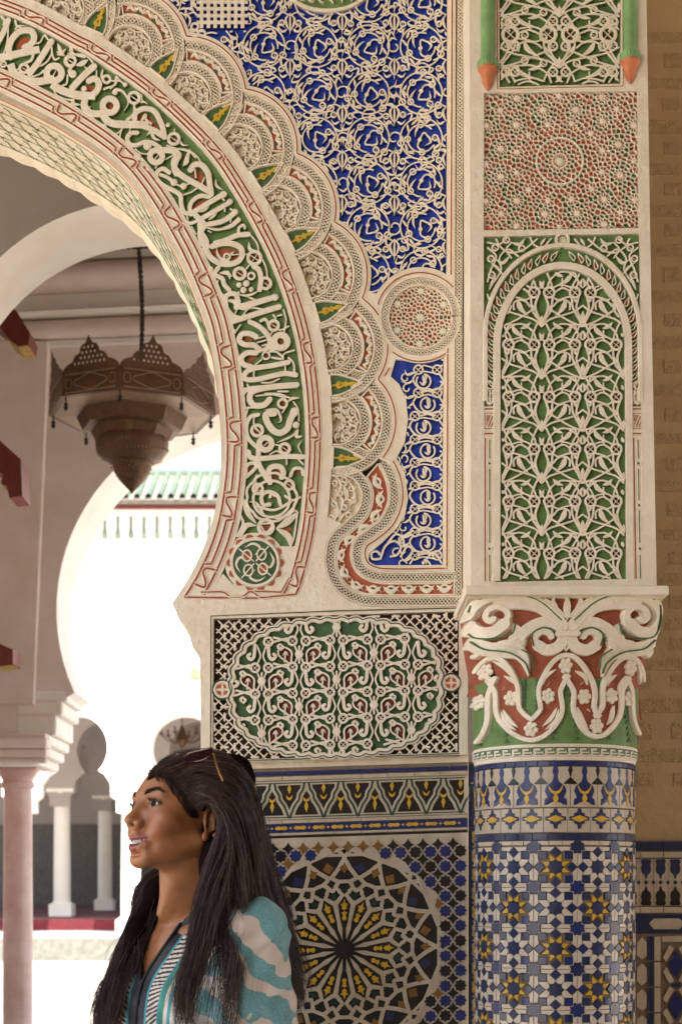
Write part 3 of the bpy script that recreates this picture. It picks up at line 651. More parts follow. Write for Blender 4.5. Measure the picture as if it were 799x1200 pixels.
sc2 = MB(); s_ = arclen(P3); Nn = normals2(P3); nleaf = int(s_[-1] / 20)
for q in range(nleaf):
    ls = (np.array([0.05, .5, .95]) + q) * s_[-1] / nleaf; pts = np.stack([np.interp(ls, s_, P3[:, 0]), np.interp(ls, s_, P3[:, 1])], 1)
    nn = np.stack([np.interp(ls, s_, Nn[:, 0]), np.interp(ls, s_, Nn[:, 1])], 1)
    stroke(sc2, pts + nn * np.array([-3.4, 3.2, -3.4])[:, None], 5.6, W0, .006, -.006, shape='lens', step=1.3); stroke(sc2, pts + nn * np.array([2.5, -3.6, 2.5])[:, None], 2.6, W0, .0055, -.006, shape='lens', step=1.3)
    disc(sc2, pts[1, 0], pts[1, 1], 4.6, W0, .0012, -.006, mi=1, rx=.45, n=8, ang=math.atan2(*(pts[2] - pts[0])[::-1]) - math.pi / 2)
sc2.build("leaf_row", ["plaster_carved", "deep_green"], ro)
lattice(lat, [540.3, -78, 538.6, 300, 537.7, 704], 4.0, W0, .0125, -HD, period=13.5, w=1.6, rails=False)
a = np.arange(80) * 2 * math.pi / 80
lattice(lat, RC + 42 * np.stack([np.cos(a), np.sin(a)], 1), 3.7, W0, .0125, -HD, period=12.5, w=1.6, closed=True, rails=True)
lat.build("braided_strip", "plaster_carved", arch_wall); rail.build("raised_rim", "plaster_carved", arch_wall)
# almond bosses
for i, b in enumerate(BOSS):
    e, t, n = near_E1(b); base = e + n * 1.0; tip = e + n * 39
    P = BOSSP[i]
    m = MB(); prism(m, P, W0, -HD, -.004, 0); stroke(m, P, 2.0, W0, .0145, -HD, 1, closed=True, sm=False)
    bo = m.build("almond_boss", ["deep_green", "plaster_carved"], arch_wall)
    y = MB(); cc = e + n * 11
    prism(y, crom([cc - t * 4.5 + n * -1, cc - t * 2 + n * 6, cc - t * 4 + n * 8, cc + n * 11, cc + t * 4 + n * 8, cc + t * 2 + n * 6, cc + t * 4.5 - n * 1, cc - n * 3.5], 1.5, True), W0, -.004, -.001)
    stroke(y, np.array([cc + n * 9, cc + n * 15, cc + n * 21 ]), 4.6, W0, .003, -.004, shape='lens', step=1.5); stroke(y, np.array([cc - n * 9, cc - n * 2]), 2.4, W0, .003, -.004)
    disc(y, cc[0] + n[0] * 2, cc[1] + n[1] * 2, 1.6, W0, .0006, -.001, mi=1, n=6)
    y.build("yellow_flower", ["yellow_paint", "red_paint"], bo)
# red painted lines following the scallops and frames
rl = MB()
Rl = U_red[(U_red[:, 1] > -70)]
groove(rl, offset_path(union_curve(68.5, -86, TH_END), 0), 1.6, W0, 0, sm=False, clip=lambda X, Y: np.hypot(X - RC[0], Y - RC[1]) > 49)
groove(rl, offset_path(crom(L1, 3), -9.6)[2:], 1.6, W0, 0, sm=False, clip=lambda X, Y: (X < 526))
groove(rl, "530.5 -75 528.8 322", 1.6, W0, 0); groove(rl, "525 408 524.6 540 524 667", 1.6, W0, 0)
a = np.radians(np.linspace(196, 318, 40)); groove(rl, RC + 51.5 * np.stack([np.cos(a), np.sin(a)], 1), 1.5, W0, 0, sm=False)
a = np.radians(np.linspace(52, 128, 30)); groove(rl, RC + 52.5 * np.stack([np.cos(a), np.sin(a)], 1), 1.5, W0, 0, sm=False)
groove(rl, "457 431 451 441", 1.5, W0, 0)
rl.build("red_outline", ["plaster_carved", "groove_red"], arch_wall)
# ================================================================ BLUE SPANDREL ARABESQUE
HB = 0.0093
def P2(cx, cy, r, a): return (cx + r * math.cos(a), cy + r * math.sin(a))
def wheel(mb, cx, cy, Rr, M, h, d0, clip, seed, mir=1):
    rg = np.random.RandomState(seed); ph = rg.rand() * .6
    ring(mb, cx, cy, Rr, 1.9, M, h, d0, clip=clip)
    a = np.linspace(0, 5.0, 30) * mir + ph
    stroke(mb, np.stack([cx + Rr * .66 * np.cos(a), cy + Rr * .66 * np.sin(a)], 1), 2.0, M, h * .95, d0, sm=False, clip=clip)
    # comma leaf at the heart
    b = ph + 1.0 * mir
    stroke(mb, [P2(cx, cy, Rr * .62, b), P2(cx, cy, Rr * .40, b + .5 * mir), P2(cx, cy, Rr * .10, b + .9 * mir), P2(cx, cy, Rr * .30, b + 3.6 * mir), P2(cx, cy, Rr * .36, b + 4.6 * mir)], 2.1, M, h, d0, clip=clip, step=1.5)
    stroke(mb, [P2(cx, cy, Rr * .36, b + 4.4 * mir), P2(cx, cy, Rr * .48, b + 5.1 * mir), P2(cx, cy, Rr * .40, b + 5.9 * mir)], 3.4, M, h, d0, shape='drop', clip=clip, step=1.5); stroke(mb, [P2(cx, cy, Rr * .64, b + 3.0 * mir), P2(cx, cy, Rr * .42, b + 2.5 * mir), P2(cx, cy, Rr * .30, b + 1.8 * mir)], 3.2, M, h, d0, shape='drop', clip=clip, step=1.5)
    disc_ok = clip_test(clip, cx, cy, 4)
    if disc_ok.all(): disc(mb, *P2(cx, cy, Rr * .10, b + .9 * mir), 2.7, M, h * 1.12, d0, n=9)
    for q in range(4):
        an = b + q * math.pi / 2; ex, ey = P2(cx, cy, Rr * .66, an)
        eye(mb, ex, ey, 3.3, 2.0, M, h, d0, ang=rg.rand() * 3, clip=clip)
    for q in range(6):
        an = ph + q * math.pi / 3 + .3; ex, ey = P2(cx, cy, Rr * 1.0, an)
        if q % 2 == 0: eye(mb, ex, ey, 3.6, 1.9, M, h, d0, ang=rg.rand() * 3, clip=clip)
        s_ = mir * (1 if q % 2 else -1)
        stroke(mb, [P2(cx, cy, Rr * .98, an + .1 * s_), P2(cx, cy, Rr * 1.12, an + .32 * s_), P2(cx, cy, Rr * 1.30, an + .36 * s_), P2(cx, cy, Rr * 1.34, an + .1 * s_)], 3.0, M, h * 1.02, d0, shape='drop', clip=clip, step=1.5)
        stroke(mb, [P2(cx, cy, Rr * .95, an + .55 * s_), P2(cx, cy, Rr * .84, an + .35 * s_), P2(cx, cy, Rr * .80, an + .1 * s_)], 3.4, M, h, d0, shape='lens', clip=clip, step=1.5)
    for q in range(4):
        an = b + q * math.pi / 2 + .75
        stroke(mb, [P2(cx, cy, Rr * .68, an - .25), P2(cx, cy, Rr * .84, an), P2(cx, cy, Rr * .98, an + .1)], 3.0, M, h, d0, shape='lens', clip=clip, step=1.5)
def between(mb, cx, cy, M, h, d0, clip, seed, sx=1.0):
    rg = np.random.RandomState(seed)
    for s_ in (-1, 1):
        stroke(mb, [(cx, cy - 13), (cx + 5 * s_, cy - 6), (cx + 3.5 * s_, cy + 2), (cx, cy + 8)], 3.0, M, h, d0, clip=clip, shape='lens', step=1.5)
        stroke(mb, [(cx + 3 * s_, cy + 6), (cx + 9 * s_, cy + 9), (cx + 13 * s_, cy + 4)], 3.2, M, h * 1.03, d0, clip=clip, shape='drop', step=1.5)
        stroke(mb, [(cx, cy - 10), (cx + 8 * s_, cy - 14), (cx + 16 * s_, cy - 11)], 1.9, M, h * .9, d0, clip=clip)
        eye(mb, cx + 10 * s_, cy - 2 + rg.rand() * 2, 3.1, 2.0, M, h, d0, ang=rg.rand() * 3, clip=clip)
    stroke(mb, [(cx, cy - 14), (cx, cy + 12)], 2.6, M, h * .98, d0, clip=clip, shape='lens')
cl_top = lambda X, Y: inside(inset(blue_top[::1], 0), X, Y)
bt = blue_top
mb_b = MB(1); n_ = 0
knot = (232, -4, 291, 36)
def cl_knot(X, Y):
    m = inside(bt, X, Y) & ~((X > knot[0]) & (X < knot[2]) & (Y < knot[3]))
    m &= ~((np.hypot((X - 384) / 55.0, (Y + 22) / 37.0) < 1))
    return m
for i, gx in enumerate([188, 249, 310, 371, 432, 494]):
    for j, gy in enumerate([-52, 1, 54, 109, 162, 214, 266, 318]):
        if clip_test(cl_knot, gx, gy, 33).any():
            n_ += 1; wheel(mb_b, gx, gy, 24.5, W0, HB, -DD, cl_knot, 100 + n_, 1 if (i + j) % 2 else -1)
        for dx_, dy_ in ((30.5, 0), (0, 27)):
            x_, y_ = gx + dx_, gy + dy_
            if clip_test(cl_knot, x_, y_, 11).any():
                a_ = np.linspace(0, 4.6, 16) + n_; stroke(mb_b, np.stack([x_ + (3 + a_ * 0 + 5.5 * (a_ - n_) / 4.6) * np.cos(a_), y_ + (3 + 5.5 * (a_ - n_) / 4.6) * np.sin(a_)], 1), 1.9, W0, HB * .93, -DD, sm=False, clip=cl_knot)
                stroke(mb_b, [P2(x_, y_, 8.5, n_ + 4.6), P2(x_, y_, 10, n_ + 5.3), P2(x_, y_, 8, n_ + 6)], 3.2, W0, HB, -DD, shape='drop', clip=cl_knot, step=1.5)
        if clip_test(cl_knot, gx + 30.5, gy + 27, 16).any(): between(mb_b, gx + 30.5, gy + 27, W0, HB, -DD, cl_knot, 300 + n_)
mb_b.build("arabesque_carving", ["plaster_carved", "blue_paint"], g_blue)
km = MB(1)
for q in range(7): stroke(km, [(237 + q * 8, -20), (237 + q * 8, 33)], 4.6, W0, HB, -DD, sm=False)
for q in range(6): stroke(km, [(231, -14 + q * 8), (291, -14 + q * 8)], 4.4, W0, HB, -DD, sm=False)
for dx, dy in ((229, 39), (237, 39), (229, 31)): ring(km, dx, dy, 4, 3.2, W0, HB, -DD)
km.build("knotted_square", ["plaster_carved", "blue_paint"], g_blue)
gm = MB(); a = np.linspace(0.08, math.pi - .08, 40); P = np.stack([384 + 52 * np.cos(a), -22 + 34 * np.sin(a)], 1); v, f = triangulate([P], lambda x, y: inside(P, x, y)); gm.add(W0(v[:, 0], v[:, 1], np.full(len(v), -.007)), f)
go = gm.build("top_roundel", "green_paint", g_blue); m = MB(); stroke(m, P, 4.5, W0, .010, -DD, sm=False)
for q in range(7): stroke(m, [(345 + q * 12, -18), (351 + q * 12, -4 + 4 * math.sin(q)), (358 + q * 11, 3 - abs(q - 3))], 3.4, W0, .008, -.007, shape='drop', clip=P)
m.build("roundel_carving", "plaster_carved", go)
# lower blue panel: linked loops with buds
mb_l = MB(1); bl = blue_low; cl = lambda X, Y: inside(bl, X, Y)
cy0 = 433.0
for q in range(9):
    y = cy0 + q * 27.2; xL, xR = (486.5 + (4 if y < 470 else 0), 512.5); dxl = 0
    for ex in (xL, xR): eye(mb_l, ex, y, 5.2, 2.2, W0, HB, -DD, bars=2, ang=.75, clip=cl)
    cx, cyy = 499 + (2.5 if q % 2 else -2.5), y + 13.6; a_ = np.linspace(-.6, 4.6, 20) * (1 if q % 2 else -1) + (0 if q % 2 else math.pi); stroke(mb_l, np.stack([cx + 8.4 * np.cos(a_), cyy + 8.4 * np.sin(a_)], 1), 2.2, W0, HB, -DD, sm=False, clip=cl); stroke(mb_l, [P2(cx, cyy, 8.4, a_[-1]), P2(cx, cyy, 5.5, a_[-1] + .5), P2(cx, cyy, 3, a_[-1] + 1.6)], 3.2, W0, HB, -DD, shape='drop', clip=cl, step=1.2)
    stroke(mb_l, [(cx - 1, cyy - 7), (cx + 1, cyy), (cx - 1, cyy + 5)], 3.8, W0, HB * 1.05, -DD, shape='lens', clip=cl, step=1.5); stroke(mb_l, [(cx - 4, cyy + 1), (cx, cyy + 4), (cx + 4, cyy)], 3, W0, HB, -DD, shape='lens', clip=cl)
    stroke(mb_l, [(xL - 2, y + 4), (xL - 6, y + 12), (xL, y + 21), (xL + 8, y + 24), (xR - 3, y + 27)], 2.3, W0, HB, -DD, clip=cl)
    stroke(mb_l, [(xR + 2, y + 4), (xR + 7, y + 13), (xR + 2, y + 22), (xR - 8, y + 24), (xL + 3, y + 27)], 2.3, W0, HB, -DD, clip=cl)
    for dxx, dyy in ((-15, 10), (-22, 24), (-13, 22)):
        a_ = np.linspace(0, 4.4, 14) + q; rr_ = 2 + 3.4 * np.linspace(0, 1, 14); stroke(mb_l, np.stack([xL + dxx + rr_ * np.cos(a_), y + dyy + rr_ * np.sin(a_)], 1), 1.9, W0, HB * .95, -DD, sm=False, clip=cl)
    stroke(mb_l, [(xL - 6, y + 12), (xL - 12, y + 16), (xL - 20, y + 14)], 3.2, W0, HB, -DD, clip=cl, shape='drop')
    stroke(mb_l, [(xR + 4, y - 3), (xR + 8, y - 9), (xR + 3, y - 14)], 3.6, W0, HB, -DD, clip=cl, shape='drop'); stroke(mb_l, [(xL - 4, y + 3), (xL - 13, y + 6), (xL - 16, y)], 4, W0, HB, -DD, clip=cl, shape='drop')
    stroke(mb_l, [(xL + 4, y - 2), (cx, y - 5), (xR - 4, y - 2)], 1.9, W0, HB, -DD, clip=cl); stroke(mb_l, [(xL + 3, y + 4), (cx, y + 2), (xR - 3, y + 4)], 1.9, W0, HB, -DD, clip=cl)
for s_ in ("445 655 437 655 436 648 442 646 446 650", "446 655 452 640 462 634 470 640 466 650 458 652", "470 652 478 640 484 646 476 656", "455 636 464 626 472 630 474 640", "500 655 508 648 516 655", "484 622 474 628 468 636"):
    stroke(mb_l, s_, 2.8, W0, HB, -DD, clip=cl)
mb_l.build("arabesque_carving", ["plaster_carved", "blue_paint"], g_blue2)

# ================================================================ INTERLACE OF MANY SMALL STARS (bowls between thin ribs)
def star_net(name, seeds, kinds, bounds, M, d0, h, rib, parent, mats, clip=None, keep=None):
    """seeds (n,2); kinds: index of floor colour, -1 = solid boss. Every cell is a small bowl, its rims are the ribs."""
    S = np.asarray(seeds, float); rim, flo = MB(), MB(); x0, y0, x1, y1 = bounds
    bosses = 0
    for i in range(len(S)):
        p = S[i]
        if keep is not None and not keep(p[0], p[1]): continue
        d = np.hypot(*(S - p).T); nb = np.argsort(d)[1:19]; poly = [(x0, y0), (x1, y0), (x1, y1), (x0, y1)]
        for j in nb:
            q = S[j]; mx, my = (p + q) / 2; nx, ny = q - p; out = []
            for a_, b_ in zip(poly, poly[1:] + poly[:1]):
                da = (a_[0] - mx) * nx + (a_[1] - my) * ny; db = (b_[0] - mx) * nx + (b_[1] - my) * ny
                if da <= 0: out.append(a_)
                if (da < 0) != (db < 0) and da != db: t = da / (da - db); out.append((a_[0] + t * (b_[0] - a_[0]), a_[1] + t * (b_[1] - a_[1])))
            poly = out
            if len(poly) < 3: break
        if len(poly) < 3: continue
        P = np.array(poly); P = P[np.hypot(*(P - np.roll(P, 1, 0)).T) > .05]
        if len(P) < 3: continue
        c = P.mean(0); rin = max(.8, np.min(np.abs(np.cross(np.roll(P, -1, 0) - P, c - P)) / (np.hypot(*(np.roll(P, -1, 0) - P).T) + 1e-6)))
        n = len(P); 
        if kinds[i] == -1:
            lv = [(1, h), (.7, h), (.45, h * 1.0)]; V = np.vstack([M(*(c + (P - c) * s_).T, np.full(n, d0 + hh)) for s_, hh in lv])
            F = [(j * n + k_, j * n + (k_ + 1) % n, (j + 1) * n + (k_ + 1) % n, (j + 1) * n + k_) for j in range(2) for k_ in range(n)] + [tuple(2 * n + k_ for k_ in range(n))]
            rim.add(V, F); continue
        f1, f2 = max(.35, 1 - rib * .42 / rin), max(.25, 1 - rib * .62 / rin)
        lv = [(1, h), (f1, h * .86), (f2, h * .05)]
        V = np.vstack([M(*(c + (P - c) * s_).T, np.full(n, d0 + hh)) for s_, hh in lv])
        rim.add(V, [(j * n + k_, j * n + (k_ + 1) % n, (j + 1) * n + (k_ + 1) % n, (j + 1) * n + k_) for j in range(2) for k_ in range(n)])
        flo.add(M(*(c + (P - c) * (f2 + .03)).T, np.full(n, d0 + h * .08)), [tuple(range(n))], kinds[i])
    go = flo.build(name + "_ground", mats, parent, smooth=False)
    ro = rim.build("star_interlace", "plaster_carved", go, angle=50)
    return go
def rosette_seeds(S, K, cx, cy, rings, center=-1, phase=0.0):
    S.append((cx, cy)); K.append(center)
    for n, r, k, ph in rings:
        for q in range(n):
            a_ = phase + (q + ph) * 2 * math.pi / n; S.append((cx + r * math.cos(a_), cy + r * math.sin(a_))); K.append(k)
def fill_seeds(S, K, bounds, dist, kinds, seed, keep=None, n=9000):
    rg = np.random.RandomState(seed); x0, y0, x1, y1 = bounds; A = [tuple(s_) for s_ in S]; cell = {}
    def put(p): cell.setdefault((int(p[0] // dist), int(p[1] // dist)), []).append(p)
    for p in A: put(p)
    for _ in range(n):
        p = (x0 + rg.rand() * (x1 - x0), y0 + rg.rand() * (y1 - y0)); i, j = int(p[0] // dist), int(p[1] // dist)
        if keep is not None and not keep(*p): continue
        if all((p[0] - q[0]) ** 2 + (p[1] - q[1]) ** 2 > dist * dist for a_ in (-1, 0, 1) for b_ in (-1, 0, 1) for q in cell.get((i + a_, j + b_), [])):
            put(p); S.append(p); K.append(kinds[rg.randint(len(kinds))])
S, K = [], []
rosette_seeds(S, K, 493, 371, [(12, 6.2, 1, 0), (12, 11.2, 0, .5), (12, 15.6, 0, 0), (24, 19.5, 2, .5)], phase=.1)
for q in range(6):
    a_ = q * math.pi / 3 + math.pi / 6 + .02; rosette_seeds(S, K, 493 + 31 * math.cos(a_), 371 + 31 * math.sin(a_), [(10, 5.4, 1, 0), (10, 9.4, 0, .5)], phase=a_)
keepR = lambda x, y: math.hypot(x - 493, y - 371) < 38.5
fill_seeds(S, K, (450, 330, 536, 412), 3.9, [0, 1, 0, 2], 3, lambda x, y: math.hypot(x - 493, y - 371) < 44)
star_net("roundel", S, K, (450, 328, 536, 414), W0, -.0085, .0052, 1.05, arch_wall, ["red_paint", "deep_green", "dark_red"], keep=keepR)
m = MB(); a = np.linspace(0, 2 * np.pi, 70, endpoint=False); ro_ = RC + 47 * np.stack([np.cos(a), np.sin(a)], 1); flat_poly(m, ro_, W0, -.022); m.build("border_ground", "recess_shade", arch_wall, smooth=False)

# ================================================================ CARTOUCHE PANEL UNDER THE BAND
ca = MB(1); HC = .0093
ccx, ccy, crx, cry = 394.5, 805.5, 124.5, 81.0
a = np.arange(360) * 2 * math.pi / 360
def cart(sc=1.0, lob=1.0):
    e = 2.5; c_, s_ = np.cos(a), np.sin(a); x = np.sign(c_) * np.abs(c_) ** (2 / e) * crx; y = np.sign(s_) * np.abs(s_) ** (2 / e) * cry
    L = np.concatenate([[0], np.cumsum(np.hypot(np.diff(x), np.diff(y)))]); u = L / L[-1] * 40
    bump_ = (np.abs(np.sin(u * math.pi)) - .6) * 3.2 * lob; nrm = np.hypot(x, y)
    return np.stack([ccx + x * sc + x / nrm * bump_, ccy + y * sc * 1.0 + y / nrm * bump_ - .008 * x * 3], 1)
Cin, Cout = cart(.955), cart(1.0)
g_c = ground("cartouche_ground", Cin, "deep_green", W0, -DD, arch_wall)
cin = lambda X, Y: inside(Cin, X, Y)
g_k = MB(); v, f = triangulate([cartouche, Cout], lambda x, y: inside(cartouche, x, y) & ~inside(Cin, x, y)); g_k.add(W0(v[:, 0], v[:, 1], np.full(len(v), -.020)), f)
gk = g_k.build("corner_ground", "recess_shade", arch_wall, smooth=False)
rim = MB(); stroke(rim, cart(.985), 6.0, W0, .0115, -.011, closed=True, sm=False); stroke(rim, cart(1.02), 2.2, W0, .0112, -.011, closed=True, sm=False)
stroke(rim, cart(1.002), 1.5, W0, .0124, -.011, mi=1, closed=True, sm=False)
rim.build("lobed_rim", ["plaster_carved", "groove_green"], arch_wall)
red_c = Multi()
cols = [299.5 + 43.8 * (q - 2) for q in range(0, 10)]
x00 = 245 + 320 * .1948
for q in range(-2, 7):
    for jr in range(-1, 8):
        xc = x00 + 43.8 * q * 1.0 ; yy = 715 + 180 * .1948 + (jr - 0) * 30.6 - (xc - 394) * .022
        for s_ in (-1, 1):
            ex = xc + s_ * 7.8
            if eye(ca, ex, yy, 5.0, 3.0, W0, HC, -DD, bars=2, ang=.78, clip=cin): disc(red_c, ex, yy, 4.2, W0, .001, -DD + .0002, mi=1, n=10)
            # hooks hang from every second pair
            if (q + jr) % 2 == 0:
                stroke(ca, [(ex, yy + 4), (ex + s_ * 0.5, yy + 12), (ex - s_ * -1.5, yy + 18), (ex + s_ * 5, yy + 21), (ex + s_ * 8.5, yy + 17), (ex + s_ * 6, yy + 14.5)], 4.3, W0, HC * 1.02, -DD, clip=cin, step=1.5)
                bx, by = ex + s_ * 8.3, yy - 15; ba = s_ * .38
                P = [(bx + 1.3 * (u * math.cos(ba) - w_ * math.sin(ba)), by + .95 * (u * math.sin(ba) + w_ * math.cos(ba))) for u, w_ in ((0, -9), (4.5, -6), (6, 0), (3, 7), (0, 13), (-3, 7), (-6, 0), (-4.5, -6))]
                P = [(2 * bx - p_[0] if s_ < 0 else p_[0], p_[1]) for p_ in P] if False else P
                if cin(*np.array(P).T).all():
                    prism(red_c, crom(P, 1.6, True), W0, -DD, -DD + .0012); stroke(ca, crom(P, 1.6, True), 2.3, W0, HC, -DD, closed=True, sm=False)
                    stroke(ca, [(bx, by - 2), (bx + 1 * s_, by + 9)], 2.4, W0, HC * .8, -DD); stroke(ca, [(bx - 3.5, by + 2), (bx, by - 3), (bx + 3.5, by + 2)], 2.0, W0, HC * .8, -DD, shape='lens')
            stroke(ca, [(ex + s_ * 4, yy + 1), (ex + s_ * 14, yy - 2), (ex + s_ * 21.9, yy - 4)], 2.9, W0, HC * .95, -DD, clip=cin)
            stroke(ca, [(ex - s_ * 2, yy + 4), (ex - s_ * 5.5, yy + 13), (ex - s_ * 6, yy + 18), (ex - s_ * 2, yy + 27)], 2.3, W0, HC * .9, -DD, clip=cin)
            stroke(ca, [(ex + s_ * 13, yy + 3), (ex + s_ * 17, yy + 6), (ex + s_ * 14, yy + 11)], 3.8, W0, HC, -DD, clip=cin, shape='lens')
        if (q + jr) % 2 == 1:
            if cin(np.array([xc]), np.array([yy + 15.5]))[0]: disc(ca, xc, yy + 15.5, 5.4, W0, HC * 1.05, -DD, n=8)
            if clip_test(cin, xc, yy + 15, 6).all(): stroke(ca, [(xc, yy + 6), (xc, yy + 26)], 2.6, W0, HC * .95, -DD)
ca.build("arabesque_carving", ["plaster_carved", "deep_green"], g_c); red_c.build("red_bud_infill", ["dark_red", "recess_shade"], g_c)
kn = MB(); cout = lambda X, Y: inside(inset(cartouche, 1.5), X, Y) & ~inside(cart(1.03), X, Y) & (np.hypot(X - 261, Y - 808) > 11) & (np.hypot(X - 529, Y - 801) > 10)
sp = 5.9
for q in range(-60, 60):
    # diagonal braids, interrupted so that bars can sit between
    for sg in (-1, 1):
        t = np.arange(0, 320, 2.0); X = 240 + t; Y = 640 + q * sp * 2 + sg * t if sg > 0 else 980 + q * sp * 2 - t
        P = np.stack([X, Y], 1)
        if P[:, 1].min() > 900 or P[:, 1].max() < 710: continue
        m_ = (np.floor((X - 240) / (sp * 2)).astype(int) + q) % 3 != 0
        stroke(kn, P, 1.6, W0, .0055, -.007, sm=False, clip=lambda XX, YY: cout(XX, YY), shape='none', jit=.0016)
for ix in range(0, 28):
    for iy in range(0, 18):
        x, y = 252 + ix * sp * 2, 722 + iy * sp * 2
        if (ix + iy) % 2 == 0: P = [(x - 4, y), (x + 4, y)]
        else: P = [(x, y - 4), (x, y + 4)]
        if cout(*np.array(P, float).T).all(): stroke(kn, P, 2.6, W0, .006, -.007)
kn.build("knot_interlace", "plaster_carved", gk)
for (sx, sy, r_) in ((261.0, 808.0, 9.0), (529.0, 800.0, 8.5)):
    m = MB(); disc(m, sx, sy, r_ + 1.5, W0, .0085, -.011, n=24); ring(m, sx, sy, r_, 2.6, W0, .0115, -.011)
    for q in range(4):
        a0 = q * math.pi / 2 + math.pi / 4; prism(m, [P2(sx, sy, r_ * .78, a0 - .62), P2(sx, sy, r_ * .8, a0), P2(sx, sy, r_ * .78, a0 + .62), P2(sx, sy, r_ * .25, a0)], W0, -.0026, -.0019, 1)
    ring(m, sx, sy, r_ + 2.6, 1.3, W0, .0119, -.011, mi=2)
    m.build("cross_roundel", ["plaster_carved", "red_paint", "groove_green"], arch_wall)
gl = MB(); groove(gl, "247.5 893 248 722 395 716 540.5 712.5", 1.3, W0, 0, 0, 1, sm=False, lip=1.2)
groove(gl, "248 892.6 400 888 538 883", 1.3, W0, -.0004, 0, 1, sm=False, lip=1.0); gl.build("green_outline", ["plaster_carved", "groove_green"], arch_wall)

# ================================================================ INTRADOS DECORATION (real soffit surface)
so = MB()
th = np.linspace(-84, 4, 900)
def soff(th_, u):  # u 0..1 through the wall thickness
    P = band_pt(th_, 0.0); d_ = AC - P; d_ /= np.linalg.norm(d_, axis=-1)[..., None]; P = P + d_ * 0.9
    return W0(P[..., 0], P[..., 1], -TH * np.asarray(u, float))
def sstroke(thp, up, wth=.0042, mi=0):
    thp, up = np.asarray(thp, float), np.asarray(up, float); P = soff(thp, up); T = np.gradient(P, axis=0); T /= np.linalg.norm(T, axis=1)[:, None] + 1e-9
    q = band_pt(thp, 0.0); rad = q - AC; Nv = np.stack([-rad[:, 0], 0 * rad[:, 0], rad[:, 1]], 1); Nv /= np.linalg.norm(Nv, axis=1)[:, None]
    B = np.cross(T, Nv); so.grid(np.stack([P + B * wth / 2, P + Nv * .0012, P - B * wth / 2], 1), mi)
for r_ in range(5):
    u0 = .22 + r_ * .145; t0 = -84.0 + (r_ % 2) * 1.1
    while t0 < 2:
        sstroke([t0, t0 + .8, t0 + 1.1, t0 + 1.4, t0 + 2.2, t0 + 2.5], [u0, u0 + .015, u0 + .07, u0 + .075, u0 + .125, u0 + .07], .0024); t0 += 3.1
for u0 in (.10, .93): sstroke(th[::6], u0 + 0 * th[::6], .004, 1)
for r_ in range(6): sstroke(th[::6], .17 + r_ * .145 + 0 * th[::6], .0006, 0)
so.build("soffit_zigzag", ["deep_green", "terracotta"], arch_wall)
lipm = MB(); P = E0s[(E0s[:, 1] < 560)]; pe = lin(P, 2); s_ = arclen(pe); dd = AC - pe; dd /= np.linalg.norm(dd, axis=1)[:, None]
wv = 4.0 + 2.6 * np.abs(np.sin(s_ / 17.0 * math.pi / 2)) + 1.5 * np.sin(s_ / 41.0)
A_ = [W0(*(pe + dd * k0).T, np.full(len(pe), dp)) for k0, dp in ((0, -TH + .03), (0, -TH - .012))]; Bq = [W0(*(pe + dd * wv[:, None] * k0).T, np.full(len(pe), dp)) for k0, dp in ((1, -TH - .012), (.8, -TH + .022))]
lipm.grid(np.stack([A_[0], Bq[1], Bq[0], A_[1]], 1)); lipm.build("scalloped_lip", "plaster", arch_wall)
# ================================================================ THE CARVED PILASTER (front plane at Y = 2.84)
YP = 2.84
WP = plane_map(YP)
pier = thing("carved_pilaster", "cream plaster pilaster with green arched panel and red star panel above the capital", "pilaster", (0.42, 2.84, 2.0))
lean = lambda y: (690 - y) * -.0
PO = arr("551 -160 756 -160 757.5 0 763 350 769.5 690 553 697")
h_top = arr("585 -80 728 -80 727 98 585.5 102"); h_star = arr("567.5 109 747 106.5 748.5 267 567 270")
h_arch = arr("567 277 749.5 273.5 753 678 568 682.5")
pb = MB(); plate(pb, PO, [h_top, h_star, h_arch], WP, 0, -.013)
v = WP(*PO.T, np.zeros(len(PO))); v2 = v.copy(); v2[:, 1] = 3.02; pb.add(np.vstack([v, v2]), [(i, (i + 1) % len(PO), len(PO) + (i + 1) % len(PO), len(PO) + i) for i in range(len(PO))])
pb.build("plaster_body", "plaster", pier, angle=30)
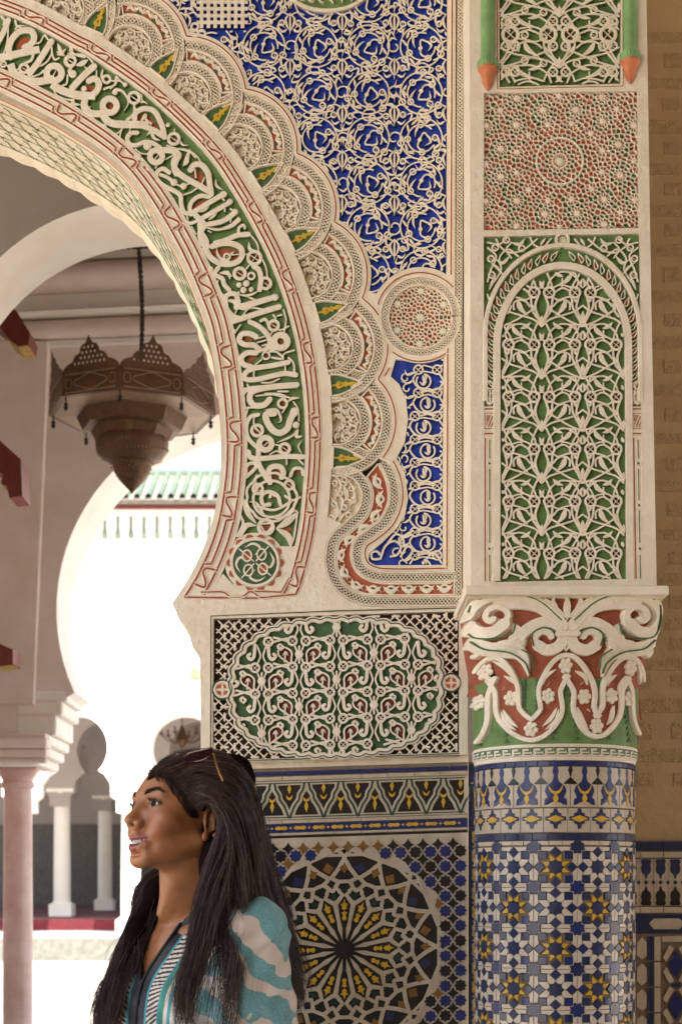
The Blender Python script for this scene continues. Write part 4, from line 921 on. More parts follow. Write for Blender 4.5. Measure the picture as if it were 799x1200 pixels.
# --- top green panel and its red line
gt = ground("green_ground", h_top, "green_paint", WP, -DD, pier)
def cell(mb, X0, Y0, w_, hgt, M, h, d0, clip, flip=1, reds_=None, ws=1.0):
    """arabesque unit traced from the long panel: eyes, leaves and crossing arcs; X0 = mirror axis"""
    sx, sy = w_ / 190.0 * flip, hgt / 245.0
    T = lambda s_: arr(s_) * np.array([sx, sy]) + np.array([X0 - 300 * sx, Y0 - 10 * sy])
    S_ = lambda wd, s_, **k_: stroke(mb, T(s_), wd * abs(sx) * .80 * ws, M, h, d0, clip=clip, step=1.6, **k_)
    for ex in (335, 455):
        p = T([ex, 10])[0]
        if eye(mb, p[0], p[1], 24 * abs(sx), 12 * abs(sx), M, h * 1.05, d0, bars=2, ang=.75, clip=clip) and reds_ is not None: disc(reds_, p[0], p[1], 24 * abs(sx), M, .0012, d0 + .0001, n=10)
    S_(15, "318 30 330 70 322 110 300 150"); S_(13, "350 35 345 90 320 130 302 165"); S_(13, "472 30 462 80 475 120 490 150"); S_(13, "440 35 445 80 470 130 488 165")
    S_(11, "348 30 375 45 400 38 430 30 442 32"); S_(11, "350 -10 380 -25 410 -22 440 -12")
    S_(34, "412 45 398 85 362 122", shape='drop'); S_(12, "355 75 375 52 405 45 430 60 430 90"); S_(30, "440 168 415 200 372 222", shape='drop'); S_(12, "430 160 455 165 462 185")
    S_(12, "300 170 335 138 395 118 450 100 490 72"); S_(12, "340 90 400 128 440 150 490 170"); S_(12, "325 240 340 195 385 160 430 160"); S_(12, "458 240 470 205 455 180 430 165")
    S_(12, "300 128 325 165 345 215 348 235"); S_(12, "490 125 472 175 448 215 440 238"); S_(11, "362 255 385 238 408 236 430 250")
    S_(26, "300 118 300 165", shape='lens'); S_(26, "490 100 490 150", shape='lens'); S_(22, "310 200 300 225 288 240", shape='lens'); S_(20, "490 190 480 215 490 235", shape='lens')
    S_(24, "352 150 372 170 400 180", shape='lens'); S_(22, "330 100 345 75 352 60", shape='lens'); S_(20, "470 60 455 45 452 35", shape='lens'); S_(10, "395 190 395 225 380 245")
tp, rp = MB(1), Multi(); cl = lambda X, Y: inside(inset(h_top, 1), X, Y)
for ax in (655.5,):
    for fl in (1, -1):
        for j in range(-1, 3): cell(tp, ax, -20 + j * 60.0, 70.0, 60.0, WP, HB, -DD, cl, fl, rp, .66)
for ey in (-6, 24.5, 54, 84):
    for ex in (593, 604, 648, 663, 707, 718): eye(tp, ex, ey, 5.0, 2.6, WP, HB * 1.08, -DD, bars=2, ang=.75, clip=cl)
    for ex in (615, 637, 676, 696): eye(tp, ex, ey - 13 + (ex % 3) * 3, 3.8, 2.2, WP, HB * 1.08, -DD, clip=cl)
tp.build("arabesque_carving", ["plaster_carved", "green_paint"], gt); rp.build("red_infill", "dark_red", gt)
ol = MB(); groove(ol, "583 -70 583 104.5 730 101 730 -70", 1.3, WP, 0, sm=False, lip=1.2); ol.build("red_outline", ["plaster_carved", "groove_red"], pier)
# --- two small green half columns on red brackets
for (x0, yb) in ((571.5, 80), (738.0, 72)):
    c = MB(); Rr = 8.0; n = 20; ang = np.linspace(-math.pi / 2 * 1.05, math.pi / 2 * 1.05, n)
    def hc(prof):   # prof: list of (y, radius px)
        Yv = np.array([p_[0] for p_ in prof], float); Rv = np.array([p_[1] for p_ in prof], float)
        X = x0 + Rv[:, None] * np.sin(ang)[None]; Y = Yv[:, None] + 0 * X; D = .002 + Rv[:, None] * np.cos(ang)[None] * YP / F_PX * 1.0
        return WP(X, Y, D)
    c.grid(hc([(-160, 8), (yb - 6, 8)])); 
    for q in range(9):
        a_ = -1.4 + q * .35; stroke(c, [(x0 + 10.5 * math.sin(a_), yb - 7), (x0 + 11.5 * math.sin(a_ + .12), yb + 1)], 3.0, lambda X, Y, d_: WP(X, Y, np.maximum(.003, np.sqrt(np.maximum(0, 132 - (np.asarray(X) - x0) ** 2)) * YP / F_PX + d_ - .001)), .003, 0, sm=False)
    c.grid(hc([(yb - 7, 8.5), (yb - 6, 10), (yb, 11), (yb + 1, 8)]))
    co = c.build("green_half_column", "cyl_green", pier); b = MB(); b.grid(hc([(yb, 8), (yb + 1, 11.5), (yb + 4, 11.5), (yb + 6, 9.5), (yb + 12, 7), (yb + 18, 6), (yb + 23, 3.5), (yb + 27, .5)])); b.build("red_bracket", "terracotta", co)
# --- star panel
S, K = [], []
kx = lambda q: 540 + q * .3242
big = [(300, 395), (417, 393), (515, 435), (203, 448), (147, 535), (572, 520), (147, 637), (577, 630), (205, 722), (520, 717), (305, 770), (422, 768), (93, 452), (90, 725), (628, 450), (632, 720), (205, 352), (515, 348), (205, 815), (520, 808)]
small = [(317, 447), (402, 443), (247, 483), (472, 478), (205, 547), (513, 540), (205, 622), (513, 618), (247, 682), (475, 680), (317, 720), (403, 717), (145, 395), (565, 390), (148, 770), (580, 765), (92, 588), (628, 577), (358, 345), (360, 818)]
rosette_seeds(S, K, kx(359), 579 * .3242, [(16, 6.4, 0, 0), (16, 11, 0, .5), (16, 15.4, 1, 0), (16, 19.5, 0, .5), (16, 24.0, 0, 0), (16, 30.5, 1, .5), (32, 35.2, 0, .5)])
for x, y in big: rosette_seeds(S, K, kx(x), y * .3242, [(11, 5.6, 0, 0), (11, 9.7, 1, .5)], phase=x)
for i_, (x, y) in enumerate(big): pass
for x, y in small: rosette_seeds(S, K, kx(x), y * .3242, [(8, 4.6, 0, 0)], phase=y)
fill_seeds(S, K, (560, 98, 756, 278), 4.1, [0, 0, 0, 1, 2], 5)
hs = inset(h_star, -2); star_net("star_panel", S, K, (567, 106, 749, 270.5), WP, -.0085, .0062, .82, pier, ["red_paint", "deep_green", "dark_red"], keep=lambda x, y: bool(inside(h_star, np.array([x]), np.array([y]))[0]))
m = MB(); ring(m, kx(359), 579 * .3242, 27.3, 2.0, WP, .0064, -.0085); ring(m, kx(359), 579 * .3242, 8.8, 1.3, WP, .0064, -.0085); m.build('rosette_ring', 'plaster_carved', pier)
# --- arch panel
ga = ground("green_ground", h_arch, "green_paint", WP, -DD, pier, "green ground of the arched panel")
def arch_path(cx, r, ry, ytop, ybot, lean_=0.0):
    a_ = np.linspace(math.pi, 0, 40)[::1]; P = [(cx - r, ybot)] + [(cx + r * math.cos(t), ytop + ry - ry * math.sin(t)) for t in a_] + [(cx + r + lean_, ybot)]
    return lin(P, 4)
fr = MB()
inn = np.array(arch_path(659.5, 71.5, 88, 317, 678, 2)); 
stroke(fr, arch_path(659.5, 77, 94, 311, 681, 2), 8.5, WP, DD + .002, -DD, sm=False, shape='none'); stroke(fr, arch_path(659.5, 90.5, 104, 287, 470, 1), 5.5, WP, DD + .0018, -DD, sm=False, shape='none')
for x in (563.5, 755.0): pass
fr.build("arch_moulding", "plaster", ga)
lp, rdm = MB(1), Multi(); cla = lambda X, Y: inside(inn, X, Y) & (X > 588.5) & (X < 731.5)
for ax, fls in ((635.0, (1, -1)), (731.0, (-1,))):
    for fl in fls:
        for j in range(-1, 6): cell(lp, ax, 342.5 + j * 61.2, 47.7, 61.2, WP, HB, -DD, cla, fl, rdm)
lp.build("arabesque_carving", ["plaster_carved", "green_paint"], ga); rdm.build("red_infill", "dark_red", ga)
# tongues between the two arches
tg, tr = MB(1), Multi(); mid = lin(arch_path(659.5, 83.8, 99, 299, 472, 1), 1.0); s_ = arclen(mid); Ltot = s_[-1]; nt = 44; Nn = normals2(mid)
for q in range(nt + 1):
    l_ = Ltot * (q + .5) / (nt + 1); i_ = int(np.searchsorted(s_, l_)); i_ = min(i_, len(mid) - 2); p = mid[i_]; tdir = mid[min(i_ + 2, len(mid) - 1)] - mid[max(i_ - 2, 0)]; tdir /= np.linalg.norm(tdir); nn = Nn[i_]
    up = -1 if q < nt / 2 else 1
    A_ = p + nn * 5.2 - tdir * 4.0 * up * -1; B_ = p - nn * 5.0 + tdir * 3.5 * up * -1
    if abs(q - nt / 2) < 1: continue
    stroke(tg, [A_, p + tdir * 4.4 * up, B_], 1.5, WP, DD - .001, -DD)
    stroke(tg, [A_, p - tdir * 1.0 * up, B_], 1.2, WP, DD - .0018, -DD)
    if q % 2 == 0: stroke(tr, [A_, p + tdir * 1.8 * up, B_], 7.5, WP, .0040, -DD, shape='lens', step=1.5)
tg.build("tongue_ribs", ["plaster_carved", "green_paint"], ga)["kind"] = "stuff"; tr.build("red_tongue", "red_paint", ga)
# corner spandrels of the panel
sp_, cl2 = MB(1), (lambda X, Y: inside(h_arch, X, Y) & ~inside(arch_path(659.5, 92, 106, 285, 520, 1), X, Y) & (Y < 380))
for s_x in (-1, 1):
    T = lambda s_: np.stack([659.5 + s_x * (arr(s_)[:, 0]), arr(s_)[:, 1]], 1)
    for wd, q in ((2.3, "14 280 24 290 34 286 38 278"), (2.3, "30 280 45 292 60 296 72 290 78 280"), (4.4, "44 279 50 286 60 284"), (2.2, "52 300 64 292 74 302 72 316 80 330"), (4.4, "62 300 70 308 78 304"), (2.2, "88 290 78 300 84 316 88 330"), (3.8, "86 340 82 330 78 322"), (2.2, "88 345 84 360 88 378"), (3.6, "20 279 24 284 28 292"), (2.2, "66 279 74 286 88 284"), (3.6, "84 308 76 314 70 322"), (2.2, "60 284 66 292 60 302")):
        stroke(sp_, T(q), wd, WP, HB, -DD, clip=cl2, shape='lens' if wd > 3 else 'cap')
    for ex, ey in ((79, 290), (66, 281), (84, 303), (83, 322), (48, 291), (86, 352)): eye(sp_, 659.5 + s_x * ex, ey, 3.6, 2.2, WP, HB, -DD, clip=cl2)
ring(sp_, 659, 281, 7.4, 3.4, WP, DD + .0018, -DD); disc(sp_, 659, 281, 6, WP, .0045, -DD); 
sp_.build("corner_carving", ["plaster_carved", "green_paint"], ga)
m = MB(); 
for q in range(4): a0 = q * math.pi / 2 + .785; prism(m, [P2(659, 281, 5.2, a0 - .6), P2(659, 281, 5.4, a0 + .6), P2(659, 281, 1.5, a0)], WP, -.0065, -.0058)
m.build("cross_infill", "dark_red", ga)
# side strips below the arches: fleuron, hatched square, long bead grooves
for s_x, x in ((-1, 574.5), (1, 747.5)):
    xl = lambda y: x + (y - 480) * (.0 if s_x < 0 else .018); m = MB()
    def sb(x0, x1, y0, y1, d_, mi): prism(m, [(xl(y0) + x0, y0), (xl(y0) + x1, y0), (xl(y1) + x1, y1), (xl(y1) + x0, y1)], WP, -DD, d_, mi)
    sb(-7.2, 6.0, 476, 683, -.0012, 0)
    stroke(m, [(x - 3.5, 458), (x - 4, 468), (x, 473), (x + 4, 468), (x + 3, 458)], 2.4, WP, HB, -DD); stroke(m, [(x, 458), (x, 472)], 2.2, WP, HB, -DD); ring(m, x, 451.5, 4.2, 2.0, WP, HB, -DD)
    for gy in (479, 508): groove(m, [(x - 6.5, gy), (x + 5.5, gy)], 1.5, WP, -.0012, 0, 1, sm=False)
    groove(m, [(x - 6, 484), (x + 5, 484), (x + 5.2, 502), (x - 6, 502)], 1.3, WP, -.0012, 0, 1, closed=True, sm=False)
    for q in range(4): groove(m, [(x - 5 + max(0, q * 3.5 - 4), 500 - max(0, 4 - q * 2.5)), (x - 3 + q * 3 - 0, 486 + max(0, q * 1.5 - 1.5))], 1.2, WP, -.0010, 0, 1, sm=False, lip=.6)
    for dx in (-5.6, 4.6): groove(m, [(xl(513) + dx, 513), (xl(595) + dx, 595), (xl(681) + dx, 681)], 1.6, WP, -.0012, 0, 1, sm=False)
    for y0, y1 in ((515, 537), (549, 586), (598, 636), (650, 681)): groove(m, [(xl(y0) - .5, y0), (xl(y1) - .5, y1)], 1.3, WP, -.0012, 0, 2, sm=False, lip=1.0)
    for y0 in (543, 592, 643): ring(m, xl(y0) - .5, y0, 3.0, 2.0, WP, .0022, -.0014); disc(m, xl(y0) - .5, y0, 1.4, WP, .001, -.0012, 2, n=8)
    m.build("side_strip", ["plaster_carved", "groove_red", "deep_green"], ga)
# ================================================================ CAPITAL
XC, YC, RC_ = 0.433, 2.95, 0.162
zc = lambda s, o=(540, 660), k=0.3242: arr(s) * k + np.array(o)
capital = thing("carved_capital", "flaring plaster capital with scrolls and a winding ribbon of white flowers on red and green", "capital", (XC, YC, 1.72))
YM = 2.78
_cy = np.array([870.0, 800, 775, 750, 725, 700, 690]); _ca = np.array([.1635, .166, .172, .179, .184, .187, .188]); _cn = np.array([2.0, 2.3, 2.7, 3.4, 4.4, 5.5, 6.0])
def CAP(x, y, d):
    x, y, d = np.broadcast_arrays(np.asarray(x, float), np.asarray(y, float), np.asarray(d, float))
    X = (x - HX) * YM / F_PX; Z = ZC + (HY - y) * YM / F_PX
    a_ = np.interp(-y, -_cy, _ca); n_ = np.interp(-y, -_cy, _cn); q = np.clip(np.abs(X - XC) / a_, 0, .9985)
    yd = a_ * (1 - q ** n_) ** (1 / n_)
    k_ = 1 + d / a_
    return np.stack([XC + (X - XC) * k_, YC - yd * k_ - 0 * d, Z], -1)
cb = MB(); ys = np.linspace(699, 871, 30); th = np.linspace(-math.pi * .78, math.pi * .78, 90); rows = []
for y in ys:
    a_ = np.interp(-y, -_cy, _ca); n_ = np.interp(-y, -_cy, _cn); s_, c_ = np.sin(th), np.cos(th)
    rr = a_ / (np.abs(s_) ** n_ + np.abs(c_) ** n_) ** (1 / n_); Z = ZC + (HY - y) * YM / F_PX
    rows.append(np.stack([XC + rr * s_, YC - rr * c_, Z + 0 * s_], -1))
rows = np.array(rows); lim = 12
cb.grid(rows[:17], 0); cb.grid(rows[16:], 1)
cb.build("bell", ["brick_paint", "green_paint"], capital)
MR = lambda s_: np.stack([760 - arr(s_)[:, 0], arr(s_)[:, 1]], 1)
rib = MB(); serp = "-30 560 0 640 50 615 82 560 88 450 128 372 178 440 192 540 264 600 328 540 326 450 380 372 442 450 445 530 490 588 544 530 552 440 604 372 660 430 676 540 720 580"
cpc = lambda X, Y: np.abs((X - HX) * YM / F_PX - XC) < np.interp(-Y, -_cy, _ca) * .955
Sp = crom(zc(serp), 2); 
rd = MB(); stroke(rd, Sp, 23, CAP, .003, .0002, 0, sm=False, shape='none', clip=cpc); 
so_ = rd.build("ribbon_ground", "brick_paint", capital)
for sg in (-1, 1): 
    O = offset_path(Sp, sg * 12.0); stroke(rib, O, 5.6, CAP, .0095, 0, sm=False, clip=cpc); 
rib.build("ribbon_rim", "plaster_carved", capital)
FLW = [(55, 607), (92, 480), (108, 378), (195, 482), (262, 597), (319, 480), (378, 372), (445, 482), (491, 587), (546, 476), (618, 370), (22, 390), (20, 485), (620, 480)]
for x, y in FLW:
    p = zc([x, y])[0]; 
    if not cpc(np.array([p[0]]), np.array([p[1]]))[0]: continue
    m = MB(); sc_ = .88 if x > 100 else .74
    for q in range(6): a0 = q * math.pi / 3 + x; disc(m, p[0] + 5.9 * sc_ * math.cos(a0), p[1] + 6.1 * math.sin(a0), 3.5, CAP, .0052, .002, n=9, rx=sc_, dome=.0006)
    disc(m, p[0], p[1], 3.6, CAP, .005, .002, n=9, rx=sc_); disc(m, p[0], p[1], 1.7, CAP, .0075, .002, n=7, rx=sc_)
    m.build("flower", "plaster_carved", capital)
lv = MB(); lg = MB()
for s_ in ("300 590 330 560 350 520", "220 590 190 560 170 520", "170 400 200 420 225 440", "345 385 310 410 300 440", "410 390 445 410 455 440", "530 580 545 560 555 510", "455 590 435 560 420 520", "560 400 535 420 530 440", "165 525 180 570 215 600", "355 525 345 570 310 600", "420 520 430 570 460 600", "60 400 75 370 90 350", "130 345 170 370 200 410", "600 400 580 440 575 470", "640 345 660 380 665 420"):
    stroke(lv, zc(s_), 5.0, CAP, .0068, .0015, shape='lens', clip=cpc)
for s_ in ("313 445 325 430", "290 530 300 540", "230 530 240 545", "430 440 440 430", "465 535 455 525", "165 450 175 440"): stroke(lv, zc(s_), 5.5, CAP, .006, .0015, shape='drop', clip=cpc)
lv.build("ribbon_leaves", "plaster_carved", capital)
scr = MB(); grn = MB()
def both(s_, w_, h_=.011, **k_):
    for P in (zc(s_), zc(MR(s_))): stroke(scr, P, w_, CAP, h_, 0, clip=cpc, **k_)
def gboth(s_, w_=1.6, d_=.0102):
    for P in (zc(s_), zc(MR(s_))): stroke(grn, P, w_, CAP, .0035, d_, clip=cpc, shape='none')
both("365 235 320 185 260 150 190 128 120 128 66 158 52 205 80 243 130 250 172 222", 13.5, .013); both("172 222 178 188 150 165 118 172 106 196 120 212 134 204", 7.0, .013); both("330 200 290 165 230 150 150 150", 17, .012)
both("40 215 60 265 110 298 165 305 210 280 240 248 290 222 340 228 368 262 352 304 312 318 278 300", 13, .0115); both("278 300 270 275 288 254 314 256 326 272", 8, .0115); both("200 225 212 262 200 300 150 300", 20, .0112, shape='lens'); both("140 290 200 312 236 350 252 410", 19, .011, shape='drop'); both("48 250 90 300 150 320 210 330", 11, .0108); both("40 130 36 190 44 230", 10, .011)
gboth("60 150 45 200 70 255 130 272 190 262 205 225"); gboth("85 135 180 118 280 145 360 215"); gboth("60 265 110 305 190 325 240 360 258 400"); gboth("268 305 262 262 300 240 340 255"); gboth("228 315 262 340 268 385")
both("15 150 35 160 50 150", 6); both("60 300 75 320 90 315", 5)
stroke(scr, zc("345 262 415 262"), 6, CAP, .017, 0); 
for P, w_ in (("378 205 340 180 300 135", 9), ("378 205 415 180 470 125", 9), ("378 215 378 125", 8), ("350 190 330 150 335 130", 6), ("405 190 425 150 420 130", 6), ("372 300 378 312 384 300", 7)): stroke(scr, zc(P), w_, CAP, .0115, 0, shape='lens')
scr.build("scroll", "plaster_carved", capital); grn.build("green_line", "deep_green", capital)
sl = MB()
for cx_, y0_, y1_, up in ((380, 440, 640, 1), (135, 440, 645, 1), (590, 450, 635, 1), (257, 410, 545, -1), (500, 410, 540, -1)):
    for q in range(9):
        yy = y0_ + (y1_ - y0_) * (q + .5) / 9; hw_ = (8 + q * 4.2 if up > 0 else 20)
        for sg in (-1, 1):
            p = zc([cx_ + sg * hw_, yy])[0]
            if cpc(np.array([p[0]]), np.array([p[1]]))[0]: prism(sl, [(p[0], p[1] - 2.6), (p[0] + sg * 3.4, p[1] + 2.4), (p[0] - sg * 2.0, p[1] + 2.6)], CAP, 0, .0022)
sl.build("stepped_notches", "deep_green", capital)["kind"] = "stuff"
ab = MB(); SA = 2.735 / F_PX
def slab(x0, x1, y0, y1, Yf, Yb): ab.box((x0 - HX) * Yf / F_PX, (x1 - HX) * Yf / F_PX, Yf, Yb, ZC + (HY - y1) * Yf / F_PX, ZC + (HY - y0) * Yf / F_PX)
slab(545.5, 784, 686, 697.0, 2.735, 3.01); slab(548.5, 780, 697.0, 700.5, 2.752, 3.01);
o = ab.build("abacus", "plaster", capital, smooth=False); bv = o.modifiers.new("edge", 'BEVEL'); bv.width = .003; bv.segments = 2
for v_ in o.data.vertices:
    pass
# ================================================================ TILED COLUMN
TH0 = R(-7.4); YF = YC - RC_
zf = lambda y: ZC + (HY - y) * YF / F_PX
def CYL(u, z, d):   # u angle (radians) from the unit's own axis, z metres, d outward
    u, z, d = np.broadcast_arrays(np.asarray(u, float), np.asarray(z, float), np.asarray(d, float)); r_ = RC_ - .0035 + d
    return np.stack([r_ * np.sin(u), -r_ * np.cos(u), z], -1)
column = thing("tiled_column", "round engaged column clad in blue, white and yellow star mosaic", "column", (XC, YC, 0.0))
def CYW(u, z, d): return CYL(u, z, d) + np.array([XC, YC, 0])
core = MB(); aa = np.linspace(-math.pi, math.pi, 97); core.grid(CYW(aa[:, None], np.array([0.0, zf(870)])[None], 0.0)); core.build("grout_core", "grout", column)
rng_ = MB(); prof = [(871, -.002), (871.5, .006), (873, .0075), (885, .0065), (886.5, .004), (890.5, .0035), (891, -.002)]
P = np.array([CYW(aa, zf(y_), d_) for y_, d_ in prof]); rng_.grid(P)
ko = rng_.build("plaster_ring", "plaster", column)
me_ = MB(); 
for q in range(-10, 12):
    u0 = TH0 + q * .135; F_ = lambda du, y_: (u0 + du, zf(y_))
    MM = lambda x, y, d: CYW(x, y, d)
    def gr(pts, w_=.0022):
        P = np.array([F_(*p) for p in pts]); me_.v
        for a_, b_ in zip(P[:-1], P[1:]):
            du, dz = (b_[0] - a_[0]) * RC_, b_[1] - a_[1]; L_ = math.hypot(du, dz); nx, nz = -dz / L_ * w_ / 2 / RC_, du / L_ * w_ / 2
            ex, ez = du / L_ * w_ / 2 / RC_, dz / L_ * w_ / 2
            V = CYW([a_[0] + nx - ex, b_[0] + nx + ex, b_[0] - nx + ex, a_[0] - nx - ex], [a_[1] + nz - ez, b_[1] + nz + ez, b_[1] - nz + ez, a_[1] - nz - ez], .0079); me_.add(V, [(0, 1, 2, 3)])
    gr([(0, 883), (0, 876), (.10, 876), (.10, 880), (.045, 880)]); gr([(.045, 883.4), (.115, 883.4)]); gr([(.118, 876), (.118, 880)], .0018)
me_.build("meander_line", "deep_green", ko, smooth=False)
MATI = {}
def cyl_tile_mesh(name, P, mat, d1=.0035, gap=.0006, sub=2):
    """P in (arc metres, metres) about the unit's axis"""
    P = inset(arr(P), gap); P = lin(P, .006)
    m = MB(); n = len(P); c = P.mean(0); Q = c + (P - c) * .93
    f = lambda A_, d_: CYL(A_[:, 0] / RC_, A_[:, 1], np.full(len(A_), d_))
    V = np.vstack([f(P, 0.0), f(P, d1 - .0004), f(inset(P, .0004), d1)])
    F = [(j * n + i, j * n + (i + 1) % n, (j + 1) * n + (i + 1) % n, (j + 1) * n + i) for j in range(2) for i in range(n)]
    m.add(V, F); Pi = inset(P, .0004); gx_, gy_ = np.meshgrid(np.arange(P[:, 0].min(), P[:, 0].max(), .006), np.arange(P[:, 1].min(), P[:, 1].max(), .012)); ex_ = np.stack([gx_.ravel(), gy_.ravel()], 1); ex_ = ex_[inside(inset(P, .0012), ex_[:, 0], ex_[:, 1])] if len(ex_) and np.ptp(P[:, 0]) > .014 else []; vt, ft = triangulate([Pi], lambda x, y: inside(Pi, x, y), ex_); m.add(f(vt, d1), ft)
    me = bpy.data.meshes.new(name); me.from_pydata(np.concatenate(m.v).tolist(), [], m.f)
    bm = bmesh.new(); bm.from_mesh(me); bmesh.ops.remove_doubles(bm, verts=bm.verts, dist=1e-6); bmesh.ops.recalc_face_normals(bm, faces=bm.faces); bm.to_mesh(me); bm.free()
    me.materials.append(MAT[mat]); return me
def put(me, name, u, z, wob=True):
    o = bpy.data.objects.new(name, me); COL.objects.link(o); o.parent = column; o.location = (0, 0, z); o.rotation_euler = (0, 0, u)
    if wob: o.scale = (1 + random.uniform(-.0022, .0022),) * 2 + (1,)
    return o
def octagram(r_, rot=0.0, ratio=.765, n=8): 
    return np.array([((r_ if k_ % 2 == 0 else r_ * ratio) * math.sin(rot + k_ * math.pi / n), (r_ if k_ % 2 == 0 else r_ * ratio) * math.cos(rot + k_ * math.pi / n)) for k_ in range(2 * n)])
PU = RC_ * math.pi / 6; PV = 48 * YF / F_PX
Sc = np.array([PU, PV])
star = octagram(.195) * Sc; bstar = octagram(.19, math.pi / 8) * Sc
darts = []
for q in range(8):
    a0 = math.pi / 8 + q * math.pi / 4; g = lambda r_, t: (r_ * math.sin(t), r_ * math.cos(t))
    darts.append(np.array([g(.150, a0), g(.195, a0 - math.pi / 8), g(.36, a0), g(.195, a0 + math.pi / 8)]) * Sc)
dsq = [np.array([(sx * .295 - .098, sy * .295 - .098), (sx * .295 + .098, sy * .295 - .098), (sx * .295 + .098, sy * .295 + .098), (sx * .295 - .098, sy * .295 + .098)]) * Sc for sx in (-1, 1) for sy in (-1, 1)]
adi = [np.array([(cx_ - .132, cy_), (cx_, cy_ - .132), (cx_ + .132, cy_), (cx_, cy_ + .132)]) * Sc for cx_, cy_ in ((.368, 0), (-.368, 0), (0, .368), (0, -.368))]
def white_comps(yellow):
    """pieces of the plane left between the coloured tiles, cut by the joints"""
    loops, segs = [], []
    for ox in (-1, 0, 1):
        for oy in (-1, 0, 1):
            O = np.array([ox, oy]) * Sc; yl = yellow if (ox + oy) % 2 == 0 else (not yellow)
            loops.append((star + O, 1))
            if yl: loops += [(d_ + O, 1) for d_ in darts]
            else: 
                for q in range(8):
                    t = q * math.pi / 4; r2 = .24 if q % 2 == 0 else .279; segs.append((np.array([.195 * math.sin(t), .195 * math.cos(t)]) * Sc + O, np.array([r2 * math.sin(t), r2 * math.cos(t)]) * Sc + O))
            loops += [(d_ + O, 1) for d_ in dsq + adi]
            loops.append((bstar + (np.array([ox + .5, oy + .5])) * Sc, 1))
            for dx, dy in ((0, 1), (1, 0), (0, -1), (-1, 0)):
                segs.append((np.array([ox + .5 + dx * .145, oy + .5 + dy * .145]) * Sc, np.array([ox + .5 + dx * .5, oy + .5 + dy * .5]) * Sc))
            for sx in (-1, 1):
                for sy in (-1, 1):
                    for a_, b_ in (((.197, .393), (.132, .368)), ((.393, .197), (.368, .132)), ((.393, .393), (.3975, .3975))): segs.append((np.array([a_[0] * sx, a_[1] * sy]) * Sc + O, np.array([b_[0] * sx, b_[1] * sy]) * Sc + O))
            for q in range(8):  # ring joints
                t = math.pi / 8 + q * math.pi / 4; segs.append((np.array([.36 * math.sin(t), .36 * math.cos(t)]) * Sc + O, np.array([.4135 * math.sin(t), .4135 * math.cos(t)]) * Sc + O))
    return comps(loops, segs)
def comps(loops, segs):
    V, E = [], []
    for Lp, _ in loops:
        n0 = len(V); V += [Vector(p) for p in Lp]; kk = len(Lp); E += [(n0 + i, n0 + (i + 1) % kk) for i in range(kk)]
    for a_, b_ in segs: V += [Vector(a_), Vector(b_)]; E.append((len(V) - 2, len(V) - 1))
    v, e, f, _, oe, _ = delaunay_2d_cdt(V, E, [], 0, 1e-6)
    v = np.array([tuple(p) for p in v]); cons = {tuple(sorted(e[i])) for i in range(len(e)) if len(oe[i])}
    par = list(range(len(f)))
    def find(i):
        while par[i] != i: par[i] = par[par[i]]; i = par[i]
        return i
    ed = {}
    for i, t in enumerate(f):
        for a_, b_ in zip(t, t[1:] + t[:1]): ed.setdefault(tuple(sorted((a_, b_))), []).append(i)
    for k_, L_ in ed.items():
        if len(L_) == 2 and k_ not in cons: par[find(L_[0])] = find(L_[1])
    groups = {}
    for i in range(len(f)): groups.setdefault(find(i), []).append(i)
    out = []
    for g in groups.values():
        S_ = set(g); nx = {}; open_ = False
        for i in g:
            t = f[i]
            for a_, b_ in zip(t, t[1:] + t[:1]):
                L_ = ed[tuple(sorted((a_, b_)))]
                if len(L_) == 1: open_ = True
                if not (len(L_) == 2 and L_[0] in S_ and L_[1] in S_): nx[a_] = b_
        if open_ or len(nx) < 3: continue
        s0 = next(iter(nx)); lp = [s0]; c_ = nx[s0]
        while c_ != s0 and c_ in nx and len(lp) < 200: lp.append(c_); c_ = nx[c_]
        P = v[lp]; A_ = .5 * abs(np.dot(P[:, 0], np.roll(P[:, 1], 1)) - np.dot(P[:, 1], np.roll(P[:, 0], 1)))
        cen = np.mean([v[list(f[i])].mean(0) for i in g], 0)
        # drop collinear points
        keep_ = [i for i in range(len(P)) if abs(np.cross(P[i] - P[i - 1], P[(i + 1) % len(P)] - P[i])) > 1e-3 * A_ + 1e-12]
        if len(keep_) >= 3: out.append((P[keep_], A_, cen))
    return out
ms = cyl_tile_mesh("star_tile", star, "tile_blue"); msb = [cyl_tile_mesh("star_tile", bstar, "tile_blue"), cyl_tile_mesh("star_tile", bstar, "tile_blue_bright")]
md_ = [cyl_tile_mesh("yellow_point", d_, "tile_yellow") for d_ in darts]
mq = [cyl_tile_mesh("square_tile", d_, ("tile_blue", "tile_blue_bright")[i_ % 3 == 2]) for i_, d_ in enumerate(dsq + adi)]
colour_zone = lambda P_, yl: any(inside(L_, np.array([P_[0]]), np.array([P_[1]]))[0] for L_ in [star, bstar + Sc / 2, bstar - Sc / 2, bstar + Sc * [.5, -.5], bstar + Sc * [-.5, .5]] + dsq + adi + (darts if yl else []))
WH = {}
for yl in (True, False):
    L_ = []
    for P, A_, cen in white_comps(yl):
        if -.5 * Sc[0] - 1e-6 < cen[0] < .5 * Sc[0] - 1e-5 and -.5 * Sc[1] - 1e-6 < cen[1] < .5 * Sc[1] - 1e-5 and not colour_zone(cen, yl) and A_ > 4e-6:
            L_.append((A_, cyl_tile_mesh("white_tile", P, "tile_white", gap=.0006)))
    WH[yl] = L_
row0 = 1016.0
wcount = 0; rest = []
cells = [(i, j) for j in range(0, 5) for i in range(-4, 5)]
